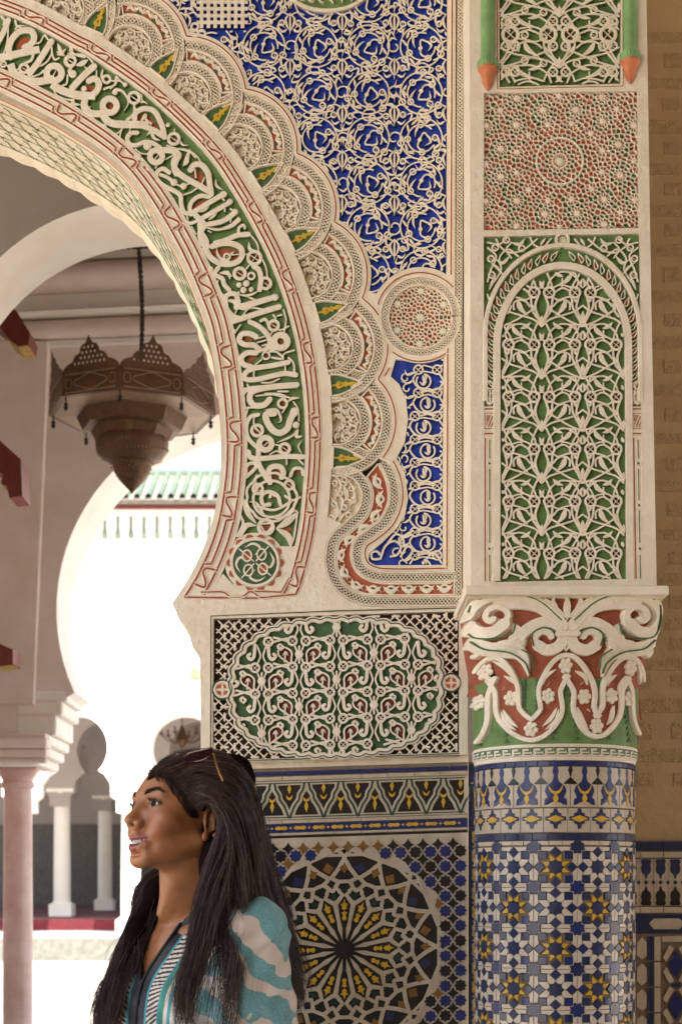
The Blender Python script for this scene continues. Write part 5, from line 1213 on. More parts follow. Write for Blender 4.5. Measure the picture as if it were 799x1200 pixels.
for i, j in cells:
    u = TH0 + i * math.pi / 6; z = zf(row0 + j * 48.0); yl = (i + j) % 2 == 0
    if abs(i) > 3 and False: continue
    put(ms, "star_tile", u, z)
    put(msb[random.random() < .35], "star_tile", u + math.pi / 12, z - PV / 2)
    if abs(i) <= 3:
        if j == 0: put(msb[0], "star_tile", u + math.pi / 12, z + PV / 2)
        for me in mq: put(me, "square_tile", u, z)
        if yl: 
            for me in md_: put(me, "yellow_point", u, z)
    for A_, me in WH[yl]:
        if abs(i) <= 3: put(me, "white_tile", u, z)
# rings and friezes of the column
def ring_tiles(y0, y1, n, mat, name, d1=.0035):
    me = cyl_tile_mesh(name, [(-math.pi / n * RC_, zf(y1)), (math.pi / n * RC_, zf(y1)), (math.pi / n * RC_, zf(y0)), (-math.pi / n * RC_, zf(y0))], mat, d1, .0006)
    for q in range(-int(n * .36), int(n * .30) + 1): put(me, name, TH0 + q * 2 * math.pi / n, 0)
ring_tiles(891.5, 897.5, 44, "tile_blue_bright", "ring_tile"); ring_tiles(976, 984.5, 34, "tile_blue", "ring_tile"); ring_tiles(898, 946, 18, "tile_cream", "cream_tile", .0028); ring_tiles(946.8, 975.5, 22, "tile_cream", "cream_tile", .0028); ring_tiles(985, 990.5, 40, "tile_white", "cream_tile", .0026)
fz = lambda s_, m_=1: np.stack([arr(s_)[:, 0] * .3242 * YF / F_PX * m_, np.array([zf(870 + t * .3242) for t in arr(s_)[:, 1]])], 1)
def sym(s_): a_ = arr(s_); return np.vstack([a_, np.stack([-a_[::-1, 0], a_[::-1, 1]], 1)])
def kind_on(n_, half, shape, mat, name, d1=.0036):
    me = cyl_tile_mesh(name, fz(shape), mat, d1, .0002)
    for q in range(-int(n_ * .36), int(n_ * .30) + 1): put(me, name, TH0 + (q + half) * 2 * math.pi / n_, 0)
kind_on(18, 0, sym("-42 226 -40 205 -30 198 -40 175 -34 158 -12 140 -7 120 -12 105 -7 86 -3 82"), "tile_blue_bright", "finial_tile")
kind_on(18, 0, sym("-2 176 -12 172 -19 163 -26 150 -25 166 -17 180 -7 187"), "tile_yellow", "crescent_tile", .0043); kind_on(18, 0, sym("-2 183 -11 202 -2 224"), "tile_yellow", "leaf_tile", .0043)
kind_on(18, .5, sym("-2 80 -9 100 -2 124"), "tile_black", "leaf_tile"); kind_on(18, .5, sym("-3 126 -26 148 -20 151"), "tile_black", "arrow_tile")
kind_on(22, 0, sym("-6 238 -10 252 -22 256 -20 264 -38 268 -38 282 -20 284 -22 292 -10 296 -6 312"), "tile_blue", "quatrefoil_tile"); kind_on(22, 0, "-34 275 0 262 34 275 0 289", "tile_yellow", "lozenge_tile", .0043)

# ================================================================ TILE DADO LEFT OF THE COLUMN
dado = thing("mosaic_dado", "tile mosaic panel with a sixteen pointed star rosette behind the woman", "tile panel", (0.0, 2.99, 0.0))
def MD(x, y, d): return W0(x, np.asarray(y, float) - .032 * (np.asarray(x, float) - 430), d)
def tile_obj(name, P, mat, d0=-.0155, d1=-.0105, gap=.5, parent=None, M=None, cham=.35):
    m = MB(); P = inset(P, gap) if gap else arr(P); prism(m, P, M or MD, d0, d1 + random.uniform(-.0003, .0003), 0, cham); return m.build(name, mat, parent or dado, smooth=False)
m = MB(); flat_poly(m, [(236.5, 896), (560, 896), (560, 1300), (236.5, 1300)], MD, -.0150); m.build("grout_bed", "grout", dado, smooth=False)
x = 238.0
while x < 548:
    w_ = 24 + random.uniform(-1, 1); x1 = min(x + w_, 549.5); tile_obj("border_tile", [(x, 900), (x1, 900), (x1, 905.5), (x, 905.5)], "tile_blue_bright"); x += w_
for y0_, y1_ in ((906.3, 911.5), (957.5, 962.0), (972.6, 976.0)):
    x = 238.0
    while x < 549: tile_obj("cream_strip_tile", [(x, y0_), (min(x + 31, 549.5), y0_), (min(x + 31, 549.5), y1_), (x, y1_)], "tile_cream", gap=.25); x += 31
y = 895.0
while y < 965: tile_obj("border_tile", [(550.3, y + 4), (556.5, y + 4), (556.5, min(y + 26, 972)), (550.3, min(y + 26, 972))], "tile_blue_bright"); y += 22.5
# frieze of cones
m = MB(); flat_poly(m, [(238, 912), (549.5, 912), (549.5, 957), (238, 957)], MD, -.0125); m.build("black_field", "tile_black", dado, smooth=False)
cf, cg = MB(), MB()
for (y0_, y1_) in ((912, 916.8), (952.2, 957)): prism(cf, [(238, y0_), (549.5, y0_), (549.5, y1_), (238, y1_)], MD, -.0125, -.0105)
stroke(cf, [(547, 912), (547, 957)], 5, MD, .0018, -.0125, shape='none')
for q in range(-4, 8):
    xc = 359.5 + q * 40.2
    if xc < 236: continue
    for sg in (-1, 1):
        if xc + sg * 20 > 551: continue
        P = [(xc + sg * 2.2, 914), (xc + sg * 3.6, 922), (xc + sg * 7.5, 928), (xc + sg * 8.5, 934), (xc + sg * 14, 942), (xc + sg * 16.5, 948), (xc + sg * 19.5, 956)]
        stroke(cf, P, 8.0, MD, .0018, -.0125, sm=False, shape='none', prof=PROF_FLAT); stroke(cg, np.array(P) + [sg * .3, 0], 2.6, MD, .0006, -.0107, sm=False, shape='none')
    for yy, o_ in ((934, 0), (920, 20.1)):
        cx_ = xc + o_
        if cx_ > 545: continue
        if o_ == 0: tile_obj("leaf_tile", [(cx_, yy + 1), (cx_ + 2.6, yy + 8), (cx_, yy + 16), (cx_ - 2.6, yy + 8)], "tile_yellow", -.0125, -.0105, .1); tile_obj("crescent_tile", [(cx_ - 4.6, yy - 3), (cx_, yy + .2), (cx_ + 4.6, yy - 3), (cx_ + 3, yy + 2), (cx_, yy + 3.4), (cx_ - 3, yy + 2)], "tile_yellow", -.0125, -.0105, .1)
        else: tile_obj("leaf_tile", [(cx_, yy - 5), (cx_ + 2.6, yy + 1), (cx_, yy + 8), (cx_ - 2.6, yy + 1)], "tile_yellow", -.0125, -.0105, .1); tile_obj("crescent_tile", [(cx_ - 4.4, yy + 8), (cx_, yy + 12), (cx_ + 4.4, yy + 8), (cx_ + 3, yy + 13), (cx_, yy + 15), (cx_ - 3, yy + 13)], "tile_yellow", -.0125, -.0105, .1)
prism(cg, [(238, 913.8), (545, 913.8), (545, 915), (238, 915)], MD, -.011, -.0101); prism(cg, [(238, 954), (545, 954), (545, 955.2), (238, 955.2)], MD, -.011, -.0101)
cf.build("cream_outline", "tile_cream", dado, smooth=False); cg.build("green_inlay", "tile_green", dado, smooth=False)
# chain of yellow lozenges, horizontal and vertical
m = MB(); flat_poly(m, [(238, 962.5), (559, 962.5), (559, 972.3), (238, 972.3)], MD, -.0122); flat_poly(m, [(552, 973), (559.5, 973), (559.5, 1300), (552, 1300)], MD, -.0122); m.build("blue_field", "tile_blue_bright", dado, smooth=False)
q = 0; x = 242.0
while x < 550:
    yy = 967.4; tile_obj("lozenge_tile", [(x - 8, yy), (x - 5, yy - 2.6), (x, yy - 1.8), (x + 5, yy - 2.6), (x + 8, yy), (x + 5, yy + 2.6), (x, yy + 1.8), (x - 5, yy + 2.6)], "tile_yellow", -.0122, -.0105, .1); tile_obj("bead_tile", [(x + 9, yy), (x + 11, yy - 2), (x + 13, yy), (x + 11, yy + 2)], "tile_yellow", -.0122, -.0105, .1); x += 22
y = 985.0
while y < 1240:
    x = 555.8; tile_obj("lozenge_tile", [(x, y - 8), (x + 2.3, y - 5), (x + 1.4, y), (x + 2.3, y + 5), (x, y + 8), (x - 2.3, y + 5), (x - 1.4, y), (x - 2.3, y - 5)], "tile_yellow", -.0122, -.0105, .1); tile_obj("bead_tile", [(x, y + 9), (x + 1.8, y + 11), (x, y + 13), (x - 1.8, y + 11)], "tile_yellow", -.0122, -.0105, .1); y += 22
# star rosette panel
cx, cy = 404.0, 1112.0
def pl(r_, deg): t = math.radians(deg); return (cx + r_ * math.sin(t), cy - r_ * math.cos(t))
m = MB(); flat_poly(m, [(238, 976.5), (551.5, 976.5), (551.5, 1300), (238, 1300)], MD, -.0128); m.build("black_field", "tile_black", dado, smooth=False)
st = MB()
def strap(P, w_=3.9, closed=False, clip=None): stroke(st, lin(P, 5, closed), w_ * 1.45, MD, .0021, -.0128, sm=False, closed=closed, shape='none', prof=PROF_FLAT, clip=clip, jit=.0005)
tile_obj("centre_star", [pl(13.5 if k_ % 2 == 0 else 9.8, k_ * 11.25) for k_ in range(32)], "tile_black", -.0128, -.0105, 0)
for q in range(16):
    g0 = q * 22.5; gh = g0 + 11.25
    tile_obj("white_ray", [pl(11, gh), pl(25, gh - 7.0), pl(33, gh - 4.0), pl(54, gh - 3.4), pl(60, gh), pl(54, gh + 3.4), pl(33, gh + 4.0), pl(25, gh + 7.0)], "tile_cream", -.0128, -.0107, .2)
    tile_obj("yellow_bud", [pl(33.5, g0), pl(36, g0 - 5), pl(40.5, g0 - 2.3), pl(43.5, g0 - 4.6), pl(45, g0), pl(43.5, g0 + 4.6), pl(40.5, g0 + 2.3), pl(36, g0 + 5)], "tile_yellow", -.0128, -.0105, .1)
    tile_obj("yellow_bud", [pl(46, g0), pl(48, g0 - 3.6), pl(51, g0 - 3.0), pl(53, g0 - 5.4), pl(54.5, g0 - 1.6), pl(59.5, g0), pl(54.5, g0 + 1.6), pl(53, g0 + 5.4), pl(51, g0 + 3.0), pl(48, g0 + 3.6)], "tile_yellow", -.0128, -.0105, .1)
    strap([pl(55, gh - 1.5), pl(64, g0 + 2.0), pl(73, g0 + 7.4), pl(70, gh + .5), pl(80, gh + 6.5)], 3.4); strap([pl(55, gh + 1.5), pl(64, g0 + 22.5 - 2.0), pl(73, g0 + 22.5 - 7.4), pl(70, gh - .5), pl(80, gh - 6.5)], 3.4)
    sx_, sy_ = pl(63.5, gh)
    tile_obj("green_star", [(sx_ + (5.0 if k_ % 2 == 0 else 2.1) * math.sin(math.radians(gh + 36 * k_)), sy_ - (5.0 if k_ % 2 == 0 else 2.1) * math.cos(math.radians(gh + 36 * k_))) for k_ in range(10)], "tile_green", -.0128, -.0103, 0)
    strap([pl(80, gh - 6.5), pl(86, gh), pl(80, gh + 6.5)], 3.2); strap([pl(80, gh - 6.5), pl(80, g0)], 3.0); strap([pl(80, gh + 6.5), pl(80, g0 + 22.5)], 3.0)
    px_, py_ = pl(71.5, g0); tile_obj("black_pentagon", [(px_ + 5.8 * math.sin(math.radians(g0 + 72 * k_)), py_ - 5.8 * math.cos(math.radians(g0 + 72 * k_))) for k_ in range(5)], "tile_black", -.0128, -.0108, 0)
    px_, py_ = pl(78, gh); tile_obj("black_hexagon", [(px_ + 4.6 * math.sin(math.radians(gh + 60 * k_)), py_ - 5.2 * math.cos(math.radians(gh + 60 * k_))) for k_ in range(6)], "tile_black", -.0128, -.0108, 0)
for q in range(16):
    g0 = q * 22.5; gh = g0 + 11.25
    for sg in (-1, 1): strap([pl(84, gh), pl(96, gh + sg * 7.5), pl(108, gh + sg * 11.25), pl(119, gh + sg * 7)], 3.4)
    P_ = [pl(97, g0 - 3.6), pl(101, g0), pl(97, g0 + 3.6), pl(89, g0)]; tile_obj("brown_tile", P_, "tile_brown", -.0128, -.0107, 0)
    P_ = [pl(88.5, gh), pl(97, gh + 5), pl(106, gh), pl(97, gh - 5)]; tile_obj("kite_tile", inset(P_, 1.2), "tile_brown" if q % 2 else "tile_blue", -.0128, -.0106, 0)
oc = lambda r_, rot=22.5: [pl(r_, rot + 45 * k_) for k_ in range(8)]
for k_ in range(8):
    a0 = k_ * 45
    pass
strap(oc(120, 0), 2.4, True); strap(oc(120, 22.5), 2.4, True)
bx0, bx1, by0, by1 = 238.0, 549.0, 979.0, 1250.0
gs = 17.6; fld = MB(); O_ = [pl(120.5 if k_ % 2 == 0 else 110.5 * 1.0, 22.5 * k_ ) for k_ in range(16)]
fr_ = np.array([(bx0, by0), (bx1, by0), (bx1, by1), (bx0, by1)], float)
v, f = triangulate([fr_, np.array(O_)], lambda x, y: inside(fr_, x, y) & ~inside(O_, x, y)); fld.add(MD(v[:, 0], v[:, 1], np.full(len(v), -.0118)), f); fld.build("cream_field", "tile_cream", dado, smooth=False)
def fits(P): P = arr(P); m_ = P.mean(0); return bool(inside(fr_, *P.T).all()) and math.hypot(*(m_ - [cx, cy])) > 118
for i_ in range(-10, 10):
    for j_ in range(-9, 10):
        x, y = cx + i_ * gs + 13, cy + j_ * gs - 6; P = [(x + (7.7 if k_ % 2 == 0 else 5.9) * math.sin(k_ * math.pi / 8), y + (7.7 if k_ % 2 == 0 else 5.9) * math.cos(k_ * math.pi / 8)) for k_ in range(16)]
        if fits(P): tile_obj("star_tile", P, "tile_blue_bright" if (i_ + 2 * j_) % 3 != 1 else "tile_black", -.0118, -.0100, 0, cham=.2)
        x, y = x + gs / 2, y + gs / 2; P = []
        for k_ in range(4): t = k_ * math.pi / 2; P += [(x + 7.6 * math.sin(t), y + 7.6 * math.cos(t)), (x + 3.4 * math.sin(t + .42) * 1.3, y + 3.4 * math.cos(t + .42) * 1.3), (x + 3.4 * math.sin(t + 1.15) * 1.3, y + 3.4 * math.cos(t + 1.15) * 1.3)]
        r_ = max(abs((x - cx) * math.cos(q_ * math.pi / 4) + (y - cy) * math.sin(q_ * math.pi / 4)) for q_ in range(4))
        if fits(P): tile_obj("cross_tile", P, "tile_brown" if r_ < 124 else "tile_black", -.0118, -.0102, 0, cham=.2)
st.build("white_strapwork", "tile_cream", dado, smooth=False)

# ================================================================ OCHRE SIDE WALL WITH ROUGH BANDS AND ITS DADO
YS = 3.6
WS = plane_map(YS)
side = thing("ochre_wall", "ochre rendered wall with rough brick shaped bands right of the column", "wall", (1.2, 3.6, 0.0))
m = MB(); m.box(.42, 3.2, YS, YS + .3, 0, 4.3); m.build("render", "ochre_wall", side, smooth=False)
def rough(x0, x1, y0, y1):
    m = MB(); n = 6; top = [(x0 + (x1 - x0) * i / n, y0 + random.uniform(-.5, .5)) for i in range(n + 1)]; bot = [(x1 - (x1 - x0) * i / n, y1 + random.uniform(-.5, .5)) for i in range(n + 1)]
    prism(m, top + bot, WS, -.001, .0016, 0, .5); m.build("rough_band", "ochre_rough", side, smooth=False)
for y0_, y1_ in ((38, 52), (91, 105), (141, 157), (192, 206), (240, 254), (287, 300), (341, 355), (394, 409), (450, 464), (507, 520), (563, 576), (620, 633), (672, 686), (724, 738), (772, 786), (819, 835), (877, 893), (940, 955)):
    if y0_ in (940,): continue
    rough(700, 1500, y0_, y1_)
for y0_, y1_, x0_ in ((63, 79, 778), (115, 131, 776), (166, 181, 778), (215, 229, 778), (263, 277, 779), (313, 331, 778), (367, 383, 778), (422, 438, 778), (478, 494, 779), (535, 552, 781), (590, 605, 782), (647, 662, 783), (698, 713, 784), (748, 762, 785), (790, 807, 786), (847, 866, 787), (905, 921, 789)):
    for q in range(-1, 12): rough(x0_ + q * 43, x0_ + q * 43 + 20.5, y0_, y1_)
sd = thing("side_mosaic_dado", "blue and cream mosaic dado at the foot of the ochre wall", "tile panel", (0.9, 3.58, 0.0))
def ts(name, P, mat, d1=.012, gap=.4): return tile_obj(name, P, mat, .006, d1, gap, sd, WS)
m = MB(); prism(m, [(700, 985), (1500, 985), (1500, 1660), (700, 1660)], WS, -.002, .0075); m.build("grout_bed", "grout", sd, smooth=False)
for q in range(24): ts("border_tile", [(722 + q * 27, 986), (749 + q * 27, 986), (749 + q * 27, 997), (722 + q * 27, 997)], "tile_blue"); ts("cream_strip_tile", [(722 + q * 27, 998), (749 + q * 27, 998), (749 + q * 27, 1005.5), (722 + q * 27, 1005.5)], "tile_cream"); ts("cream_strip_tile", [(722 + q * 27, 1062.5), (749 + q * 27, 1062.5), (749 + q * 27, 1070), (722 + q * 27, 1070)], "tile_cream")
for q in range(30):
    x = 739 + q * 17.0
    ts("cream_block", [(x - 8.5, 1006.5), (x + 8.5, 1006.5), (x + 8.5, 1061.5), (x - 8.5, 1061.5)], "tile_cream", .0105, .2)
    for sg, yb in ((1, 1007), (-1, 1061)):
        s_ = [(-5, 0), (-6.5, 3), (-5, 6), (-6.2, 11), (-5, 16), (-2, 18.5), (-1, 23), (1, 23), (2, 18.5), (5, 16), (6.2, 11), (5, 6), (6.5, 3), (5, 0)]
        ts("finial_tile", [(x + a_, yb + b_ * sg * .98) for a_, b_ in s_], "tile_blue" if sg > 0 else "tile_black", .012, .1)
    ts("bead_tile", [(x, 1031), (x + 3, 1034), (x, 1037), (x - 3, 1034)], "tile_blue", .012, .1); ts("bead_tile", [(x + 8.5, 1031), (x + 11, 1034), (x + 8.5, 1037), (x + 6, 1034)], "tile_blue", .012, .1)
for q in range(14):
    x = 744 + q * 48
    ts("blue_block", [(x - 10, 1071), (x + 38, 1071), (x + 38, 1094), (x - 10, 1094)], "tile_blue", .0105, .2); ts("hexagon_tile", [(x + 15, 1082), (x + 21, 1076), (x + 51, 1076), (x + 57, 1082), (x + 51, 1089), (x + 21, 1089)], "tile_cream", .012, .2)
for q in range(8):
    y = 1096 + q * 30
    ts("hexagon_tile", [(751, y + 2), (757, y + 8), (757, y + 24), (751, y + 29), (745, y + 24), (745, y + 8)], "tile_cream"); ts("blue_block", [(757.5, y + 1), (764, y + 1), (764, y + 29), (757.5, y + 29)], "tile_blue"); ts("cream_strip_tile", [(765, y + 1), (773, y + 1), (773, y + 30), (765, y + 30)], "tile_cream")
for q in range(20): ts("cream_strip_tile", [(774 + q * 30, 1096.5), (804 + q * 30, 1096.5), (804 + q * 30, 1104), (774 + q * 30, 1104)], "tile_cream")
for qy in range(5):
    for qx in range(12):
        x, y = 791 + qx * 34, 1130 + qy * 48
        ts("lozenge_tile", [(x, y - 17), (x + 10, y), (x, y + 17), (x - 10, y)], "tile_blue_bright"); 
        for sx in (-1, 1):
            for sy in (-1, 1): ts("cream_bar_tile", [(x + sx * 2, y + sy * 19), (x + sx * 8, y + sy * 23), (x + sx * 16, y + sy * 8), (x + sx * 11.5, y + sy * 2)], "tile_cream")
        ts("bow_tile", [(x - 8, y + 24), (x, y + 21), (x + 8, y + 24), (x, y + 27)], "tile_blue"); ts("bow_tile", [(x + 17, y - 7), (x + 20, y), (x + 17, y + 7), (x + 14, y)], "tile_black")
# ================================================================ HALL BEHIND THE ARCH
material("pink_plaster", (0.72, 0.62, 0.57, 1), 0.85, 0.10, 6, 0.15, 60)
material("darkened_plaster", (0.30, 0.265, 0.24, 1), 0.85, 0.10, 6, 0.15, 60)  # inner arch face: its shade put into the colour; ceiling darkened against fill
material("hall_white", (0.78, 0.75, 0.70, 1), 0.85, 0.06, 6, 0.2, 60, spots=.15)
material("hall_shade_grey", (0.34, 0.31, 0.30, 1), 0.85, 0.06, 6)  # dimness of the deep prayer hall put into its masonry colour
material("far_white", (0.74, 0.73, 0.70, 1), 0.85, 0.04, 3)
material("marble", (0.70, 0.56, 0.50, 1), 0.35, 0.1, 3.2, 0.1, 40, coat=.2, col2=(0.46, 0.22, 0.18, 1), spots=.5)
material("red_wood", (0.20, 0.032, 0.022, 1), 0.5, 0.3, 20)
material("gold_paint", (0.60, 0.36, 0.07, 1), 0.45, 0.5, 50)
material("brass", (0.085, 0.043, 0.019, 1), 0.50, 0.4, 40, 0.5, 180, metal=.55, col2=(0.13, 0.07, 0.035, 1))
material("brass_light", (0.30, 0.20, 0.12, 1), 0.5, 0.3, 60, 0.3, 100, metal=.3)
material("dark_iron", (0.045, 0.03, 0.025, 1), 0.5, 0.3, 60, metal=.6)
material("riser_stone", (0.13, 0.135, 0.12, 1), 0.85, 0.4, 8)
material("grey_stone", (0.30, 0.30, 0.27, 1), 0.85, 0.3, 8, 0.2, 30)
material("blue_stone", (0.22, 0.24, 0.27, 1), 0.8, 0.15, 8)
material("paving", (0.46, 0.43, 0.39, 1), 0.7, 0.12, 3)
material("carpet", (0.13, 0.012, 0.02, 1), 0.95, 0.5, 3)
material("carpet_pale", (0.35, 0.22, 0.2, 1), 0.95, 0.4, 6)
material("roof_green", (0.075, 0.112, 0.080, 1), 0.5, 0.4, 6)
material("roof_pale", (0.17, 0.175, 0.145, 1), 0.5, 0.3, 8)
material("red_trim", (0.12, 0.016, 0.02, 1), 0.6, 0.2, 8)
material("far_dado", (0.05, 0.06, 0.07, 1), 0.5, 0.6, 14, col2=(0.14, 0.12, 0.09, 1))
def arch_hole(cx, cy, r, yend, n=50):
    """horseshoe outline from its left foot over the top to its right foot"""
    b = math.asin(min(.99, (yend - cy) / r)); a_ = np.linspace(math.pi + b, -b, n); a_ = np.linspace(math.pi + b, -b, n)
    return np.array([(cx + r * math.cos(t), cy - r * math.sin(t)) for t in a_])
def arch_wall_mesh(name, label, Y, T, arch, foot, x0, x1, ytop, ybot, mats, mi_soffit=1):
    M_ = plane_map(Y); m = MB(); A_ = np.vstack([arch[:1] * 0 + foot[0], arch, foot[1]]) if False else arch
    A_ = np.vstack([foot[0], arch, foot[1]]); out = np.vstack([[(x0, ybot), (x0, ytop), (x1, ytop), (x1, ybot)], A_[::-1]])
    v, f = triangulate([out], lambda x, y: inside(out, x, y))
    for d_ in (0, -T): m.add(M_(v[:, 0], v[:, 1], np.full(len(v), d_)), f, 0)
    m.grid(np.stack([M_(*A_.T, np.zeros(len(A_))), M_(*A_.T, np.full(len(A_), -T))], 1), mi_soffit)
    B_ = out[:4]; m.grid(np.stack([M_(*B_.T, np.zeros(4)), M_(*B_.T, np.full(4, -T))], 1), 0)
    t = thing(name, label, "wall", (0, Y, 0)); m.build("masonry", mats, t, angle=30); return t
# second arch (transverse), Y = 5
a2 = arch_hole(167, 475, 240, 575)
arch_wall_mesh("inner_arch_wall", "plain white arch with grey shaded face crossing the hall ahead of the lantern", 5.0, .36, a2, (np.array([(-62, 1543)]), np.array([(396, 1543)])), -900, 900, -143, 1543, ["darkened_plaster", "hall_white"])
# third arch: the big horseshoe open to the courtyard, Y = 7
a3 = arch_hole(300, 715, 233, 812)
t3 = arch_wall_mesh("horseshoe_arch_wall", "pinkish plaster wall with the large horseshoe arch open to the courtyard", 7.0, .42, a3, (np.array([(62, 862), (62, 826)]), np.array([(538, 826), (538, 862)])), -560, 1150, 190, 862, ["pink_plaster", "hall_white"])
M7 = plane_map(7.0)
def strip(name, y0, y1, d_, mat, x0=-500, x1=700, slope=-.045, parent=None, rnd=False):
    m = MB(); 
    P0, P1 = (lambda x, y: y + slope * (x - 150)), None
    prof_ = [(y0, 0), (y0, d_), (y1, d_ * (.55 if rnd else 1)), (y1, 0)]
    if rnd: prof_ = [(y0 + (y1 - y0) * (1 - math.cos(t)) / 2, d_ * math.sin(t) ** .6) for t in np.linspace(0.02, math.pi - .02, 9)]
    xs = np.array([x0, x1], float)
    m.grid(np.stack([M7(xs, np.array([P0(x, y_) for x in xs]), np.full(2, dd_)) for y_, dd_ in prof_], 0)); return m.build(name, mat, parent or t3, smooth=rnd)
strip("cornice", 303, 312, .10, "hall_white"); strip("cornice", 313, 346, .16, "pink_plaster", rnd=True); strip("cornice", 346, 366, .05, "hall_white"); strip("cornice", 366, 373, .10, "hall_white", rnd=True); strip("cornice", 374, 397, .07, "pink_plaster", rnd=True); strip("cornice", 398, 404, .03, "hall_white")
bf = strip("blue_frieze", 250, 297, .06, "blue_paint"); m = MB()
for q in range(44):
    x = -60 + q * 8.4; y = 287 - .045 * (x - 150)
    stroke(m, [(x, y - 26), (x, y + 4), (x + 5, y + 4), (x + 5, y - 6), (x + 2.5, y - 6)], 1.6, M7, .012, .06, sm=False)
m.build("frieze_carving", "hall_white", bf); m = MB()
for q in range(60): x = -60 + q * 7.5; y = 298.5 - .045 * (x - 150); prism(m, [(x, y), (x + 3.5, y - 2.2), (x + 7, y), (x + 3.5, y + 2.2)], M7, .03, .085)
m.build("dark_lozenge_row", "tile_black", bf, smooth=False); strip("frieze_border", 295, 303, .07, "hall_white")
m = MB(); prism(m, [(-500, 404), (59.5, 404), (42, 826), (-500, 826)], M7, 0, .05, 0, 1.5); m.build("pilaster_strip", "pink_plaster", t3, smooth=False)
# stepped impost and cornice of the left pier
m = MB()
def mbox(mb_, x0, x1, y0, y1, Y0, Y1): mb_.box((x0 - HX) * 7 / F_PX, (x1 - HX) * 7 / F_PX, Y0, Y1, ZC + (HY - y1) * 7 / F_PX, ZC + (HY - y0) * 7 / F_PX)
for x1_, y0_, y1_ in ((88, 808, 822), (82, 822, 838), (75, 838, 862), (70, 862, 874), (64, 874, 886), (57, 886, 897)): mbox(m, 20 if y0_ < 862 else -560, x1_ - 8, y0_, y1_, 6.999 - (.0 if y0_ < 862 else .07), 7.45); 
imp = m.build("stepped_impost", "hall_white", t3, smooth=False); bv = imp.modifiers.new("edge", 'BEVEL'); bv.width = .012; bv.segments = 3
m = MB(); 
for y0_, y1_, d_ in ((862, 869, .05), (869, 880, .11), (880, 890, .08), (890, 896, .04)): mbox(m, -560, 58 + d_ * 60, y0_, y1_, 6.93 - d_, 6.94)
c_ = m.build("pier_cornice", "pink_plaster", t3, smooth=False); bv = c_.modifiers.new("edge", 'BEVEL'); bv.width = .01; bv.segments = 3
m = MB(); m.box(-9, -1.72, 3.3, 9.0, 0, 4.3); 
def column_thing(name, label, px, Y, r_px, ycap0, ycap1, zbase, mat, sq=True, group=None, capmat=None):
    k_ = Y / F_PX; x = (px - HX) * k_; zt = ZC + (HY - ycap0) * k_; zs = ZC + (HY - ycap1) * k_; r_ = r_px * k_; t = thing(name, label, "column", (x, Y, zbase), group)
    m = MB(); lathe(m, x, Y, [(zbase + .30, r_ * 1.02), ((zbase + zs) / 2, r_), (zs, r_ * .93)]); m.build("shaft", mat, t)
    m = MB(); lathe(m, x, Y, [(zs, r_ * .95), (zs + .01, r_ * 1.12), (zs + .03, r_ * 1.12), (zs + .04, r_), (zs + (zt - zs) * .45, r_ * 1.1), (zs + (zt - zs) * .75, r_ * 1.45), (zs + (zt - zs) * .8, r_ * 1.45)]); m.box(x - r_ * 1.6, x + r_ * 1.6, Y - r_ * 1.6, Y + r_ * 1.6, zs + (zt - zs) * .8, zt); m.build("capital", capmat or mat, t, angle=30)
    m = MB(); m.box(x - r_ * 1.35, x + r_ * 1.35, Y - r_ * 1.35, Y + r_ * 1.35, zbase, zbase + .26); lathe(m, x, Y, [(zbase + .26, r_ * 1.3), (zbase + .28, r_ * 1.3), (zbase + .30, r_ * 1.05), (zbase + .32, r_)]); m.build("base", mat, t, angle=30); return t
column_thing("marble_column", "pink veined marble column under the pinkish horseshoe arch at the left edge", 22, 7.2, 17.5, 897, 925, 0.0, "marble", capmat="marble")
# painted wooden consoles
for lab, P, Yc_ in (("topmost red wooden console with gilded underside beside the inner arch", "-70 340 -30 335 2 350 20 364 36 390 34 403 22 405 10 396 2 384 -20 370 -70 380", 6.2), ("middle red wooden console with gilded scrolled end near the lantern", "-70 480 -20 496 2 517 25 538 27 581 12 583 8 568 2 566 4 556 -6 548 -70 530", 6.2), ("lowest small red wooden console above the marble column", "-70 738 0 754 16 761 16 778 0 780 -70 775", 6.6)):
    M_ = plane_map(Yc_); t = thing("wooden_console", lab, "console", ((0 - HX) * Yc_ / F_PX, Yc_, 3.0), "painted consoles on the left side of the hall"); m = MB(); prism(m, crom(P, 3, True) if False else arr(P), M_, -.16, .0, 0, 1.0); m.build("beam", "red_wood", t, smooth=False)
    A_ = arr(P); low = A_[len(A_) // 2:][:4]; m = MB(); c0 = A_.mean(0)
    m.grid(np.stack([M_(*(low + [0, .8]).T, np.full(len(low), dd_)) for dd_ in (-.15, -.01)], 0)); m.build("gilded_underside", "gold_paint", t, smooth=False)
m = MB(); m.box(-9.0, -1.80, 5.36, 7.6, 0, 4.9); w_ = thing("hall_side_wall", "plain shaded wall closing the left side of the hall", "wall", (-1.8, 6.5, 0)); m.build("masonry", "pink_plaster", w_, smooth=False)

